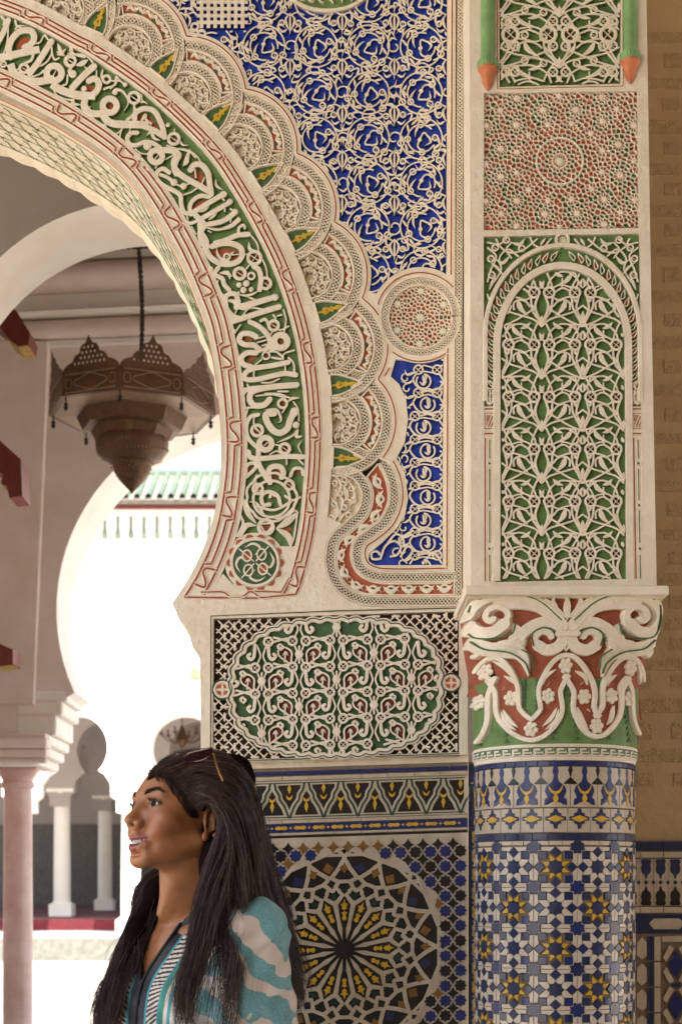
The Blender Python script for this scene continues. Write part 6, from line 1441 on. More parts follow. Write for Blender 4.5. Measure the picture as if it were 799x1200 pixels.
# ---- lantern
LX, LY = (155.5 - HX) * 6.0 / F_PX, 6.0
lan = thing("hanging_lantern", "large eight sided pierced brass lantern hanging on a long chain in the hall", "lantern", (LX, LY, 3.05))
def octv(r_, z_, rot=0.0): return np.array([(LX + r_ * math.sin(rot + k_ * math.pi / 4), LY - r_ * math.cos(rot + k_ * math.pi / 4), z_) for k_ in range(8)])
def octa(prof_, mat, name, parent=lan): m = MB(); P = np.array([octv(r_, z_) for z_, r_ in prof_]); m.grid(P.transpose(1, 0, 2), 0, closed_u=True); return m.build(name, mat, parent, smooth=False)
crown = octa([(3.365, .322), (3.365, .345), (3.458, .338), (3.458, .328), (3.37, .32)], "brass", "crown_band")
octa([(3.366, .33), (3.358, .22), (3.385, .20)], "brass_light", "underside_plate")
t2 = octa([(3.40, .20), (3.385, .232), (3.375, .236), (3.305, .205), (3.30, .17)], "brass", "middle_tier"); octa([(3.32, .15), (3.316, .178), (3.262, .152), (3.258, .13)], "brass", "lower_tier")
bowl = MB(); lathe(bowl, LX, LY, [(3.265, .148), (3.25, .152), (3.22, .148), (3.19, .125), (3.168, .09), (3.166, .06)], 16); bowl.build("bowl", "brass", lan)
bulb = MB(); lathe(bulb, LX, LY, [(3.172, .083), (3.166, .088), (3.16, .08), (3.13, .073), (3.09, .045), (3.05, .006), (3.04, .001)], 16); bulb.build("bottom_bulb", "brass", lan)
for k_ in range(8):
    a0, a1 = octv(.338, 3.456)[k_], octv(.338, 3.456)[(k_ + 1) % 8]; e = a1 - a0; L_ = np.linalg.norm(e); e /= L_; nrm = (a0 + a1) / 2 - np.array([LX, LY, 3.456]); nrm /= np.linalg.norm(nrm)
    S_ = [(0, 0), (.004, .012), (.016, .024), (.034, .032), (.048, .036), (.054, .048), (.064, .060), (.078, .064), (.086, .070), (.088, .084), (.098, .096), (.110, .098), (.118, .108), (.129, .130)]; S_ = [(a_ * L_ / .258, b_) for a_, b_ in S_]; S_ = S_ + [(L_ - a_, b_) for a_, b_ in S_[-2::-1]]
    holes_ = []
    for rr in range(7):
        for cc in range(13):
            hx, hy = L_ * (cc + .5 + .5 * (rr % 2)) / 13.5, .010 + rr * .019; hp = np.array([(hx + .0052 * math.cos(t), hy + .0062 * math.sin(t)) for t in np.linspace(0, 2 * math.pi, 6, endpoint=False)])
            if inside(S_, *(hp + (hp - hp.mean(0)) * .9).T).all(): holes_.append(hp)
    MM = lambda x, y, d_, a0=a0, e=e, nrm=nrm: a0 + np.asarray(x)[..., None] * e + np.asarray(y)[..., None] * np.array([0, 0, 1]) + np.asarray(d_)[..., None] * nrm + np.asarray(y)[..., None] * nrm * .15
    m = MB(); plate(m, S_, holes_, MM, .002, -.001); m.build("pierced_merlon", "brass", lan, smooth=False)
    # engraved oval panel on each face of the crown band, pierced dots on tier
    c0 = (octv(.343, 3.41)[k_] + octv(.343, 3.41)[(k_ + 1) % 8]) / 2
    MF = lambda x, y, d_, c0=c0, e=e, nrm=nrm: c0 + np.asarray(x)[..., None] * e + np.asarray(y)[..., None] * np.array([0, 0, 1]) + np.asarray(d_)[..., None] * nrm
    m = MB(); a_ = np.linspace(0, 2 * np.pi, 36, endpoint=False); stroke(m, np.stack([.075 * np.cos(a_), .026 * np.sin(a_) * (1 + .2 * np.cos(4 * a_))], 1), .004, MF, .003, 0, closed=True, sm=False); stroke(m, [(-.115, -.036), (.115, -.036)], .005, MF, .003, 0, sm=False); stroke(m, [(-.115, .036), (.115, .036)], .005, MF, .003, 0, sm=False)
    for sgn in (-1, 1): stroke(m, np.stack([.10 * sgn + .014 * np.cos(a_), .02 * np.sin(a_)], 1), .003, MF, .003, 0, closed=True, sm=False)
    m.build("engraving", "brass_light", crown, smooth=False)
    p_ = octv(.325, 3.36)[k_]; m = MB(); lathe(m, p_[0], p_[1], [(3.366, .003), (3.345, .003), (3.340, .010), (3.33, .006), (3.322, .010), (3.312, .002)], 8); m.build("drop_finial", "dark_iron", lan)
    pass
m = MB()
for q in range(60):
    t = q * 2.399; zz = 3.10 + (q % 12) * .0055; rr = .047 + (zz - 3.09) * .65; x_, y_ = LX + rr * math.sin(t), LY - rr * math.cos(t); s_ = .0036; m.add([(x_ - s_, y_, zz), (x_, y_ - s_, zz - s_), (x_ + s_, y_, zz), (x_, y_ - s_, zz + s_)], [(0, 1, 2, 3)])
for q in range(70):
    t = q * 2.399; zz = 3.195 + (q % 7) * .006; rr = .134 + (zz - 3.19) * .4; x_, y_ = LX + rr * math.sin(t), LY - rr * math.cos(t); s_ = .0036; m.add([(x_ - s_, y_, zz), (x_, y_ - s_, zz - s_), (x_ + s_, y_, zz), (x_, y_ - s_, zz + s_)], [(0, 1, 2, 3)])
o = m.build("pierced_dots", "brass_light", lan, smooth=False); o["kind"] = "stuff"
ch = MB(); zs = np.linspace(3.50, 4.92, 120); xs = LX + .03 + .012 * np.sin((zs - 3.5) * 6)
for ph in (0, math.pi): tube(ch, np.stack([xs + .006 * np.cos(zs * 130 + ph), LY + .006 * np.sin(zs * 130 + ph), zs], 1), .0048, 6)
for q in range(70): z_ = 3.50 + q * .02; x_ = np.interp(z_, zs, xs); a_ = np.linspace(0, 2 * np.pi, 9); tube(ch, np.stack([x_ + .008 * np.cos(a_), LY + .007 * np.sin(a_) * (q % 2), z_ + .010 * np.sin(a_)], 1), .0028, 5)
for k_ in range(0, 8, 2): p_ = octv(.20, 3.44)[k_]; tube(ch, np.linspace(p_, [LX + .02, LY, 3.53], 12) + np.stack([.004 * np.sin(np.arange(12) * 2.2)] * 3, 1), .004, 5)
ch.build("chain", "dark_iron", lan)

# ================================================================ FAR SIDE OF THE COURTYARD
YA = 26.0
def arcade(name, label, Y, T, spacing_m, col_px, zc_, r_m, zfoot, zcap, ztop, mat, x0=-13.0, x1=12.0):
    k_ = Y / F_PX; xc = (col_px - HX) * k_; n0 = int((x0 - xc) / spacing_m) - 1; cols_ = [xc + i * spacing_m for i in range(n0, int((x1 - xc) / spacing_m) + 2)]
    out = [(cols_[0], ztop), (cols_[-1], ztop)]
    for xr, xl in zip(cols_[::-1][:-1], cols_[::-1][1:]):
        c_ = (xr + xl) / 2; b = math.asin((zc_ - zfoot) / r_m); a_ = np.linspace(-b, math.pi + b, 36); hw = r_m * math.cos(b)
        stp = [(xr, zcap), (xr - .22, zcap), (xr - .22, zcap + .22), (xr - .32, zcap + .3), (xr - .32, zcap + .42), ((xr + c_ + hw) / 2 - .05, zcap + .52), (c_ + hw + .1, zfoot - .06)]
        out += stp + [(c_ + r_m * math.cos(t), zc_ + r_m * math.sin(t)) for t in a_] + [(2 * c_ - x_, z_) for x_, z_ in stp[::-1]]
    out = np.array(out); M_ = lambda x, y, d_: np.stack([x, Y - d_, y], -1); m = MB(); v, f = triangulate([out], lambda x, y: inside(out, x, y))
    for d_ in (0, -T): m.add(M_(v[:, 0], v[:, 1], np.full(len(v), d_)), f)
    m.grid(np.stack([M_(out[:, 0], out[:, 1], np.zeros(len(out))), M_(out[:, 0], out[:, 1], np.full(len(out), -T))], 1), 0, closed_u=True)
    t = thing(name, label, "arcade", (xc, Y, .456)); m.build("arcade_masonry", mat, t, smooth=False); return t, cols_
zA = lambda y, Y: ZC + (HY - y) * Y / F_PX
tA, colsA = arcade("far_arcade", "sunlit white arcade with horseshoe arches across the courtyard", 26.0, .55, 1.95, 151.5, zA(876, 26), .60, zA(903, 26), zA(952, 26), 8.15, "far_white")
tB, colsB = arcade("second_arcade", "shaded second row of white horseshoe arches behind the sunlit arcade", 30.5, .5, 1.95, 71, zA(880, 30.5), .62, zA(905, 30.5), zA(945, 30.5), 5.4, "hall_shade_grey")
tC, colsC = arcade("third_arcade", "deepest shaded row of white arches in front of the dark tiled wall", 36.5, .5, 1.95, 122, zA(890, 36.5), .62, zA(912, 36.5), zA(950, 36.5), 5.4, "hall_shade_grey")
for (cols_, Y_, zb_, yc_, lab, lo, hi) in ((colsA, 26.27, .456, 952, "white column of the sunlit front row, %s", 40, 300), (colsB, 30.75, .66, 945, "white shaded column of the second row, %s", 30, 330), (colsC, 36.75, .66, 950, "pale column of the deepest row, %s", 60, 320)):
    vis = [c_ for c_ in cols_ if lo < HX + c_ * F_PX / Y_ < hi]
    for n_, c_ in enumerate(vis):
        px_ = HX + c_ * F_PX / Y_; side_ = "just left of the woman's face" if 100 < px_ < 165 else ("seen right of the marble column" if px_ < 100 else "hidden behind the woman")
        if px_ > 165: continue
        column_thing("arcade_column", (lab % side_), px_, Y_, 11.5 * 26 / Y_, yc_ - 24 * 26 / Y_, yc_, zb_, "far_white", group="columns of the courtyard arcades")
g_ = tA; m = MB(); x = -12.9
pl_ = MB(); pl_.box(-13, 12, 25.7, 50, .15, .456); setting("arcade_platform", pl_, "blue_stone")
ri = MB(); ri.box(-13, 12, 25.62, 25.7, 0, .40); setting("platform_riser", ri, "riser_stone")
fl = MB(); fl.box(-13, 12, 28, 50, .457, .66); setting("prayer_hall_floor", fl, "carpet")
cp = MB(); 
for q in range(7): cp.box(-13, 12, 28.6 + q * 2.2, 28.9 + q * 2.2, .661, .666)
o = cp.build("carpet_stripe", "carpet_pale", None, smooth=False); tag(o, "pale woven stripes across the red carpet of the prayer hall", "carpet")
bw = thing("prayer_hall_wall", "dark tiled back wall deep inside the far arcade", "wall", (0, 44, 0)); m = MB(); m.box(-13, 12, 44, 44.4, 0, 6.5); m.build("masonry", "hall_shade_grey", bw, smooth=False); m = MB(); m.box(-13, 12, 43.9, 43.999, .66, 3.1); m.build("tiled_dado", "far_dado", bw, smooth=False)
rs = MB(); rs.box(-13, 12, 26.5, 44.4, 5.4, 5.7); o = rs.build("prayer_hall_ceiling", "hall_shade_grey", None, smooth=False); o["kind"] = "structure"
# eaves: red line, cornice, painted drops, roof tiles
m = MB(); m.box(-13, 12, 25.86, 26.0, zA(597, 26), zA(592, 26)); m.build("red_line", "red_trim", tA, smooth=False); m = MB(); m.box(-13, 12, 25.75, 26.0, zA(592, 26), zA(588, 26)); m.build("eave_board", "far_white", tA, smooth=False)
M26 = plane_map(25.99)
for q in range(26):
    x = 78 + q * 15.3; m = MB(); prism(m, [(x - 1, 606), (x + 1, 606), (x + 1.4, 620), (x + 3, 626), (x + 3, 631), (x - 3, 631), (x - 3, 626), (x - 1.4, 620)], M26, 0, .06); m.build("green_drop", "roof_green", tA, smooth=False)
for q in range(34):
    x = 60 + q * 9.0; m = MB(); prism(m, [(x, 584), (x + 5.5, 584), (x + 2.7, 590)], M26, 0, .22); m.build("red_tooth", "red_trim", tA, smooth=False)
rf = thing("tiled_roof", "green glazed tile roof along the top of the far arcade", "roof", (0, 26.5, 8.1)); tm = MB(); n = 9; aa_ = np.linspace(0, math.pi, n)
z0, z1_ = zA(584, 25.6), zA(556, 26.9)
def cover(xm, w_, up): 
    P = []
    for t_ in (0, .33, .34, .66, .67, 1): 
        yy, zz = 25.6 + 1.3 * t_, z0 + (z1_ - z0) * t_ + (.02 if (t_ * 3) % 1 < .02 else 0); P.append([(xm + w_ * math.cos(a_), yy, zz + up * w_ * math.sin(a_)) for a_ in aa_])
    return np.array(P)
tm.grid(cover(0, .055, 1.2)); first = tm.build("cover_tile", "roof_green", rf); me1 = first.data; tm2 = MB(); tm2.grid(cover(0, .05, -.6)); f2 = tm2.build("pan_tile", "roof_pale", rf); first.location.x = -6.6; f2.location.x = -6.5
copies(me1, "cover_tile", rf, [(-6.6 + .2 * q, 0, 0) for q in range(1, 44)]); copies(f2.data, "pan_tile", rf, [(-6.5 + .2 * q, 0, 0) for q in range(1, 44)])
m = MB(); m.add([(-13, 25.65, z0 - .06), (12, 25.65, z0 - .06), (12, 27, z1_ - .08), (-13, 27, z1_ - .08), (-13, 27, 8.13), (12, 27, 8.13), (12, 25.9, 8.13), (-13, 25.9, 8.13)], [(0, 1, 2, 3), (3, 2, 5, 4), (0, 1, 6, 7)]); m.build("roof_bed", "roof_pale", rf, smooth=False); m = MB(); m.box(-13, 12, 26.85, 27.05, z1_ - .03, z1_ + .06); m.build("ridge", "roof_green", rf, smooth=False)
# chandelier in the right far arch
cx_, cz_ = (214 - HX) * 28.5 / F_PX, zA(868, 28.5); chd = thing("brass_chandelier", "small brass chandelier hanging in the far horseshoe arch above the woman's head", "chandelier", (cx_, 28.5, cz_))
m = MB(); tube(m, np.array([(cx_, 28.5, z_) for z_ in np.linspace(cz_, 5.4, 6)]), .015, 6); lathe(m, cx_, 28.5, [(cz_ + .3, .02), (cz_ + .1, .10), (cz_, .13), (cz_ - .1, .06), (cz_ - .16, .01)], 12); m.build("stem", "brass", chd)
for q in range(6):
    t = q * math.pi / 3 + .3; m = MB(); s_ = np.linspace(0, 1, 9); rr = .42 * s_; zz = cz_ - .06 * np.sin(s_ * math.pi) + .12 * s_ ** 2; tube(m, np.stack([cx_ + rr * math.cos(t), 28.5 + rr * math.sin(t), zz], 1), .014, 6); lathe(m, cx_ + .42 * math.cos(t), 28.5 + .42 * math.sin(t), [(cz_ + .11, .05), (cz_ + .14, .055), (cz_ + .14, .02), (cz_ + .24, .02), (cz_ + .25, .003)], 8); m.build("arm", "brass", chd)
# small bracket lamp on the far wall beside the jamb
bl_ = thing("wall_lamp", "small pale lantern fixed high on the sunlit far wall beside the arch jamb", "wall lamp", ((230 - HX) * 25.9 / F_PX, 25.9, zA(797, 25.9))); m = MB(); x_ = (231 - HX) * 25.8 / F_PX; lathe(m, x_, 25.75, [(zA(798, 25.8), .02), (zA(796, 25.8), .12), (zA(786, 25.8), .11), (zA(780, 25.8), .07), (zA(776, 25.8), .01)], 8); m.box(x_ - .03, x_ + .03, 25.75, 26.0, zA(793, 25.8), zA(791, 25.8)); m.build("lamp_body", "brass_light", bl_, smooth=False)
# ================================================================ THE WOMAN (sculpted as one smooth surface, then meshed)
def skin_material():
    m = bpy.data.materials.new("skin"); m.use_nodes = True; N, L = m.node_tree.nodes, m.node_tree.links; b = N["Principled BSDF"]
    a1 = N.new("ShaderNodeAttribute"); a1.attribute_name = "lips"; a2 = N.new("ShaderNodeAttribute"); a2.attribute_name = "blush"; a3 = N.new("ShaderNodeAttribute"); a3.attribute_name = "liner"
    tc = N.new("ShaderNodeTexCoord"); nz = N.new("ShaderNodeTexNoise"); nz.inputs["Scale"].default_value = 34; nz.inputs["Detail"].default_value = 7; L.new(tc.outputs["Object"], nz.inputs["Vector"])
    cr = N.new("ShaderNodeValToRGB"); cr.color_ramp.elements[0].position = .3; cr.color_ramp.elements[1].position = .7; cr.color_ramp.elements[0].color = (0.27, 0.108, 0.042, 1); cr.color_ramp.elements[1].color = (0.38, 0.160, 0.064, 1); L.new(nz.outputs["Fac"], cr.inputs["Fac"])
    def mix(fac, a_, col):
        x = N.new("ShaderNodeMix"); x.data_type = 'RGBA'; L.new(fac, x.inputs[0]); L.new(a_, x.inputs[6]); x.inputs[7].default_value = col; return x.outputs[2]
    c = mix(a2.outputs["Fac"], cr.outputs["Color"], (0.46, 0.17, 0.09, 1)); c = mix(a1.outputs["Fac"], c, (0.29, 0.070, 0.062, 1)); c = mix(a3.outputs["Fac"], c, (0.018, 0.009, 0.006, 1)); L.new(c, b.inputs["Base Color"])
    b.inputs["Roughness"].default_value = .42; b.inputs["Subsurface Weight"].default_value = .18; b.inputs["Subsurface Radius"].default_value = (.9, .35, .18); b.inputs["Subsurface Scale"].default_value = .006
    n3 = N.new("ShaderNodeTexNoise"); n3.inputs["Scale"].default_value = 700; L.new(tc.outputs["Object"], n3.inputs["Vector"]); bp = N.new("ShaderNodeBump"); bp.inputs["Strength"].default_value = .12; bp.inputs["Distance"].default_value = .001; L.new(n3.outputs["Fac"], bp.inputs["Height"]); L.new(bp.outputs["Normal"], b.inputs["Normal"])
    MAT["skin"] = m
skin_material()
material("eye_white", (0.70, 0.66, 0.60, 1), .15, .05, 80, coat=.8); material("iris", (0.012, 0.006, 0.004, 1), .4, .3, 200); MAT['iris'].node_tree.nodes['Principled BSDF'].inputs['Specular IOR Level'].default_value = .12; material("teeth", (0.52, 0.47, 0.40, 1), .2, .05, 60, coat=.5)
material("hair", (0.058, 0.027, 0.017, 1), .45, .5, 60, col2=(0.012, 0.006, 0.0045, 1)); material("hair_brown", (0.13, 0.062, 0.038, 1), .36, .4, 60); material("hair_under", (0.012, 0.007, 0.006, 1), 1.0, .3, 60); MAT["hair_under"].node_tree.nodes["Principled BSDF"].inputs["Specular IOR Level"].default_value = 0.0; MAT["hair"].node_tree.nodes["Principled BSDF"].inputs["Specular IOR Level"].default_value = 0.3
material("glasses_frame", (0.30, 0.16, 0.06, 1), .3, .2, 60, metal=.8); material("glasses_lens", (0.06, 0.015, 0.02, 1), .08, .1, 60, coat=1.0)
KW = 2.5 / F_PX
def Pw(px, py, Y=2.5): return np.array([(px - HX) * Y / F_PX, Y, ZC + (HY - py) * Y / F_PX])
class Field:
    def __init__(s, lo, hi, h): s.lo = np.array(lo, float); s.h = h; s.n = np.ceil((np.array(hi) - s.lo) / h).astype(int) + 1; s.ax = [s.lo[i] + h * np.arange(s.n[i]) for i in range(3)]; s.D = np.full(tuple(s.n), .5, np.float32)
    def op(s, fn, lo, hi, k, mode='add'):
        i0 = np.clip(((np.array(lo) - 2.2 * k - .004 - s.lo) / s.h).astype(int), 0, s.n); i1 = np.clip(((np.array(hi) + 2.2 * k + .004 - s.lo) / s.h).astype(int) + 2, 0, s.n)
        if (i1 <= i0).any(): return
        X, Y, Z = np.meshgrid(*[s.ax[a_][i0[a_]:i1[a_]] for a_ in range(3)], indexing='ij'); P = np.stack([X, Y, Z], -1).astype(np.float32); d = fn(P); sl = tuple(slice(i0[a_], i1[a_]) for a_ in range(3)); A = s.D[sl]
        if mode == 'add': hh = np.clip(.5 + .5 * (A - d) / k, 0, 1); s.D[sl] = A * (1 - hh) + d * hh - k * hh * (1 - hh)
        else: hh = np.clip(.5 - .5 * (A + d) / k, 0, 1); s.D[sl] = A * (1 - hh) + (-d) * hh + k * hh * (1 - hh)
    def ell(s, c, r, B=None, k=.01, mode='add'):
        c = np.array(c, np.float32); r = np.array(r, np.float32); B = np.eye(3) if B is None else B; B = B.astype(np.float32); ext = np.sqrt(((B * r[:, None]) ** 2).sum(0))
        def fn(P):
            q = (P - c) @ B.T; k0 = np.sqrt(((q / r) ** 2).sum(-1)); k1 = np.sqrt(((q / (r * r)) ** 2).sum(-1)) + 1e-9; return k0 * (k0 - 1) / k1
        s.op(fn, c - ext, c + ext, k, mode)
    def cap(s, a_, b_, ra, rb, k=.01, mode='add'):
        a_, b_ = np.array(a_, np.float32), np.array(b_, np.float32); ba = b_ - a_; L2_ = float(ba @ ba) + 1e-12
        def fn(P): t = np.clip(((P - a_) @ ba) / L2_, 0, 1); return np.sqrt((((P - a_) - t[..., None] * ba) ** 2).sum(-1)) - (ra + (rb - ra) * t)
        R_ = max(ra, rb); s.op(fn, np.minimum(a_, b_) - R_, np.maximum(a_, b_) + R_, k, mode)
    def mesh(s):
        D = s.D; n = D.shape; S_ = D < 0; idx = {}
        cnt = np.zeros([m - 1 for m in n], np.float32); acc = np.zeros([m - 1 for m in n] + [3], np.float32)
        for ax_ in range(3):
            a_ = [slice(None)] * 3; b_ = [slice(None)] * 3; a_[ax_] = slice(0, -1); b_[ax_] = slice(1, None); da, db = D[tuple(a_)], D[tuple(b_)]; cr = (da < 0) != (db < 0); I = np.argwhere(cr); t = (da[cr] / (da[cr] - db[cr])); pos = I.astype(np.float32); pos[:, ax_] += t
            o1, o2 = [x for x in range(3) if x != ax_]
            for u in (0, -1):
                for v_ in (0, -1):
                    J = I.copy(); J[:, o1] += u; J[:, o2] += v_; ok = (J[:, o1] >= 0) & (J[:, o2] >= 0) & (J[:, o1] < n[o1] - 1) & (J[:, o2] < n[o2] - 1); J = J[ok]; np.add.at(cnt, tuple(J.T), 1); np.add.at(acc, tuple(J.T), pos[ok])
            idx[ax_] = (I, S_[tuple(a_)][cr])
        m = cnt > 0; vid = np.full(cnt.shape, -1, np.int64); vid[m] = np.arange(m.sum()); V = acc[m] / cnt[m][:, None] * s.h + s.lo; F = []
        for ax_ in range(3):
            I, sg = idx[ax_]; o1, o2 = [x for x in range(3) if x != ax_]; ok = (I[:, o1] > 0) & (I[:, o2] > 0) & (I[:, o1] < n[o1] - 1) & (I[:, o2] < n[o2] - 1); I, sg = I[ok], sg[ok]; q = []
            for u, v_ in ((-1, -1), (0, -1), (0, 0), (-1, 0)): J = I.copy(); J[:, o1] += u; J[:, o2] += v_; q.append(vid[tuple(J.T)])
            q = np.stack(q, 1); fl = sg if ax_ != 1 else ~sg; q[~fl] = q[~fl][:, ::-1]; F.append(q)
        return V, np.vstack(F)
def np_mesh(name, V, F, mats, parent, attrs=None, mi=None, smooth=True):
    me = bpy.data.meshes.new(name); base = BASES.get(parent.name, np.zeros(3)) if parent is not None else np.zeros(3); me.from_pydata((V - base).tolist(), [], F.tolist() if hasattr(F, 'tolist') else F)
    for m_ in ([mats] if isinstance(mats, str) else mats): me.materials.append(MAT[m_])
    if mi is not None: me.polygons.foreach_set("material_index", mi)
    if smooth: me.polygons.foreach_set("use_smooth", [True] * len(me.polygons))
    for k_, a_ in (attrs or {}).items(): at = me.attributes.new(k_, 'FLOAT', 'POINT'); at.data.foreach_set("value", np.asarray(a_, np.float32))
    o = bpy.data.objects.new(name, me); COL.objects.link(o)
    if parent is not None: o.parent = parent; BASES[o.name] = base
    return o
woman = thing("person", "smiling woman with long dark hair and teal zebra patterned blouse, looking left beside the arch", "person", (Pw(235, 1200)[0], 2.55, 0.0))
# head frame: rows f (forward), l (her left, towards the camera), u (up)
YAW, PIT, ROL = R(40), R(10), R(5)
f0 = np.array([-math.cos(YAW), -math.sin(YAW), 0]); l_ = np.array([math.sin(YAW), -math.cos(YAW), 0]); u0_ = np.array([0, 0, 1.0])
f_ = f0 * math.cos(PIT) + u0_ * math.sin(PIT); u_ = u0_ * math.cos(PIT) - f0 * math.sin(PIT); l_, u_ = l_ * math.cos(ROL) + u_ * math.sin(ROL), u_ * math.cos(ROL) - l_ * math.sin(ROL); HB_ = np.stack([f_, l_, u_]); HS = 0.95
HO = Pw(241, 962, 2.435) - l_ * .072 * HS
H = lambda a_, b_, c_: HO + HS * (a_ * f_ + b_ * l_ + c_ * u_)
def toH(V): return ((V - HO) @ HB_.T) / HS
def build_head(Fd):
    e = lambda c_, r_, k=.01, mode='add', B=None: Fd.ell(H(*c_), np.array(r_) * HS, HB_ if B is None else B, k, mode)
    cp_ = lambda a_, b_, ra, rb, k=.01, mode='add': Fd.cap(H(*a_), H(*b_), ra * HS, rb * HS, k, mode)
    e((-.006, 0, .046), (.086, .071, .078)); e((.040, 0, .030), (.050, .060, .052), .02); e((.032, 0, -.008), (.058, .055, .070), .02)
    e((.040, 0, -.048), (.046, .044, .032), .02); e((.080, 0, -.076), (.0145, .0175, .0135), .016)
    for s_ in (-1, 1):
        cp_((-.002, s_ * .053, -.036), (.074, s_ * .015, -.076), .013, .012, .018); e((.060, s_ * .041, -.006), (.024, .020, .017), .016); e((.0675, s_ * .0345, -.026), (.0205, .0165, .0165), .012)
        cp_((.085, s_ * .010, .037), (.074, s_ * .040, .039), .0075, .0070, .012)
        e((.093, s_ * .031, .019), (.015, .0175, .0105), .010, 'sub')
        e((.0985, s_ * .0135, -.0175), (.0085, .0070, .0065), .005)
    cp_((.083, 0, .024), (.0915, 0, -.014), .0085, .0125, .008); cp_((.088, 0, .028), (.1075, 0, -.008), .0060, .0078, .008); e((.1090, 0, -.0125), (.0105, .0095, .0085), .006); cp_((.099, 0, -.022), (.094, 0, -.036), .006, .006, .008)
    for s_ in (-1, 1): e((.1055, s_ * .0058, -.0205), (.0050, .0026, .0032), .002, 'sub')
    e((.084, 0, -.050), (.0155, .026, .020), .010)                       # muzzle
    for s_ in (-1, 1):
        cp_((.0700, s_ * .0305, -.0395), (.0955, s_ * .010, -.0410), .0022, .0042, .004); cp_((.0955, s_ * .010, -.0410), (.0985, 0, -.0425), .0042, .0042, .003)
        cp_((.0700, s_ * .0305, -.0410), (.0915, s_ * .013, -.0575), .0022, .0048, .004); cp_((.0915, s_ * .013, -.0575), (.0935, 0, -.0600), .0050, .0056, .003)
    e((.0980, 0, -.0505), (.0200, .0200, .0050), .002, 'sub')
    for s_ in (-1, 1): cp_((.0985, s_ * .004, -.0505), (.0855, s_ * .0250, -.0440), .0047, .0026, .002, 'sub')
    e((.092, 0, -.0700), (.010, .016, .004), .008, 'sub')
    # eyelids
    for s_ in (-1, 1):
        e((.0745, s_ * .031, .019), (.0142, .0150, .0138), .003); e((.0900, s_ * .0315, .0182), (.0125, .0134, .0032), .0015, 'sub'); cp_((.0872, s_ * .020, .0250), (.0810, s_ * .0435, .0235), .0016, .0014, .002)
    # ears
    for s_ in (-1, 1):
        a_ = np.linspace(-.6, 4.6, 13); pts = [(-.010 + .0155 * math.cos(t) * 1.0 - .004, s_ * (.0745 + .007 * (math.cos(t) < .2)), .004 + .028 * math.sin(t)) for t in a_]
        for p_, q_ in zip(pts[:-1], pts[1:]): cp_(p_, q_, .0038, .0038, .003)
        e((-.012, s_ * .071, .002), (.013, .006, .024), .004); e((-.004, s_ * .072, -.027), (.0075, .0042, .0095), .004); e((-.005, s_ * .077, -.001), (.0062, .006, .012), .003, 'sub'); e((.001, s_ * .0755, -.002), (.004, .004, .006), .003)
        cp_((-.014, s_ * .077, .014), (-.017, s_ * .077, -.012), .0028, .0028, .003)
fb = np.array([-math.cos(R(42)), -math.sin(R(42)), 0]); lb = np.array([math.sin(R(42)), -math.cos(R(42)), 0]); BB = np.stack([fb, lb, u0_])
CB = Pw(226, 1112, 2.575)
NSH = CB + lb * .158 + np.array([0, 0, .028]); FSH = CB - lb * .122 + np.array([0, 0, .012])
def build_torso(Fd, g=0.0, arms=True, kk=.03):
    Z_ = np.array([0, 0, 1.0])
    Fd.cap(FSH, NSH, .046 + g, .046 + g, kk); Fd.ell(CB - Z_ * .085 + fb * .0, np.array([.088, .145, .17]) + g, BB, kk); Fd.ell(CB + fb * .030 - Z_ * .045, np.array([.062, .115, .085]) + g, BB, kk)
    for s_ in (-1, 1): Fd.ell(CB + fb * .062 + lb * .062 * s_ - Z_ * .125, np.array([.060, .062, .062]) + g, BB, kk)
    Fd.cap(CB + Z_ * .075 - fb * .02, NSH - Z_ * .0, .036 + g, .040 + g, kk); Fd.cap(CB + Z_ * .07 - fb * .02, FSH, .036 + g, .040 + g, kk)
    if arms:
        Fd.cap(NSH - Z_ * .005, NSH + np.array([.012, .01, -.24]), .052 + g, .048 + g, kk); Fd.cap(FSH, FSH + np.array([-.01, .02, -.24]), .045 + g, .042 + g, kk)
lo = np.array([-.47, 2.28, 1.10]); hi = np.array([-.02, 2.80, 1.70])
Fd = Field((HO - [.17, .17, .34]), (HO + [.14, .16, .16]), .0017)
build_torso(Fd, arms=False); Fd.cap(H(-.030, 0, -.05), Pw(228, 1072, 2.575), .050, .052, .02); Fd.cap(Pw(212, 1012, 2.49), CB + fb * .035 + np.array([0, 0, .035]), .034, .026, .02)
Fd.cap(Pw(222, 1000, 2.455), Pw(190, 1070, 2.515), .010, .006, .022)
for s_ in (-1, 1): Fd.cap(CB + fb * .068 + lb * s_ * .015 + np.array([0, 0, .022]), CB + fb * .03 + lb * s_ * .13 + np.array([0, 0, .045]), .009, .009, .014)
build_head(Fd); V, F = Fd.mesh()
q = toH(V); ax_, ay_, az_ = q.T; ay2 = np.abs(ay_)
dl = np.minimum(np.hypot(np.hypot(ax_ - .097, (az_ + .0415) * 1.0), np.maximum(0, 0)), 9)
tq = (ay2 / .029) ** 2; upper = (np.abs(az_ - (-.0435 + .0035 * tq)) < (.0056 - .0044 * tq)) & (ay2 < .0300) & (ax_ > .068) & (az_ > -.0505 + .0075 * tq)
lower = (np.abs(az_ - (-.0585 + .0170 * tq)) < (.0066 - .0048 * tq)) & (ay2 < .0300) & (ax_ > .068)
lips = (upper | lower).astype(float)
blush = np.exp(-(((ax_ - .072) / .02) ** 2 + ((ay2 - .042) / .016) ** 2 + ((az_ + .020) / .015) ** 2)) * .8
edl = ((ay2 - .0315) / .0150) ** 2 + ((az_ - .0188) / .0068) ** 2; liner = np.clip(1.35 - np.abs(edl - .8) * 3.2, 0, 1) * (ax_ > .072) * (az_ > .0175) * (ay2 < .047)
liner = np.maximum(liner, .5 * np.clip(1 - np.abs(edl - .7) * 4, 0, 1) * (ax_ > .072))
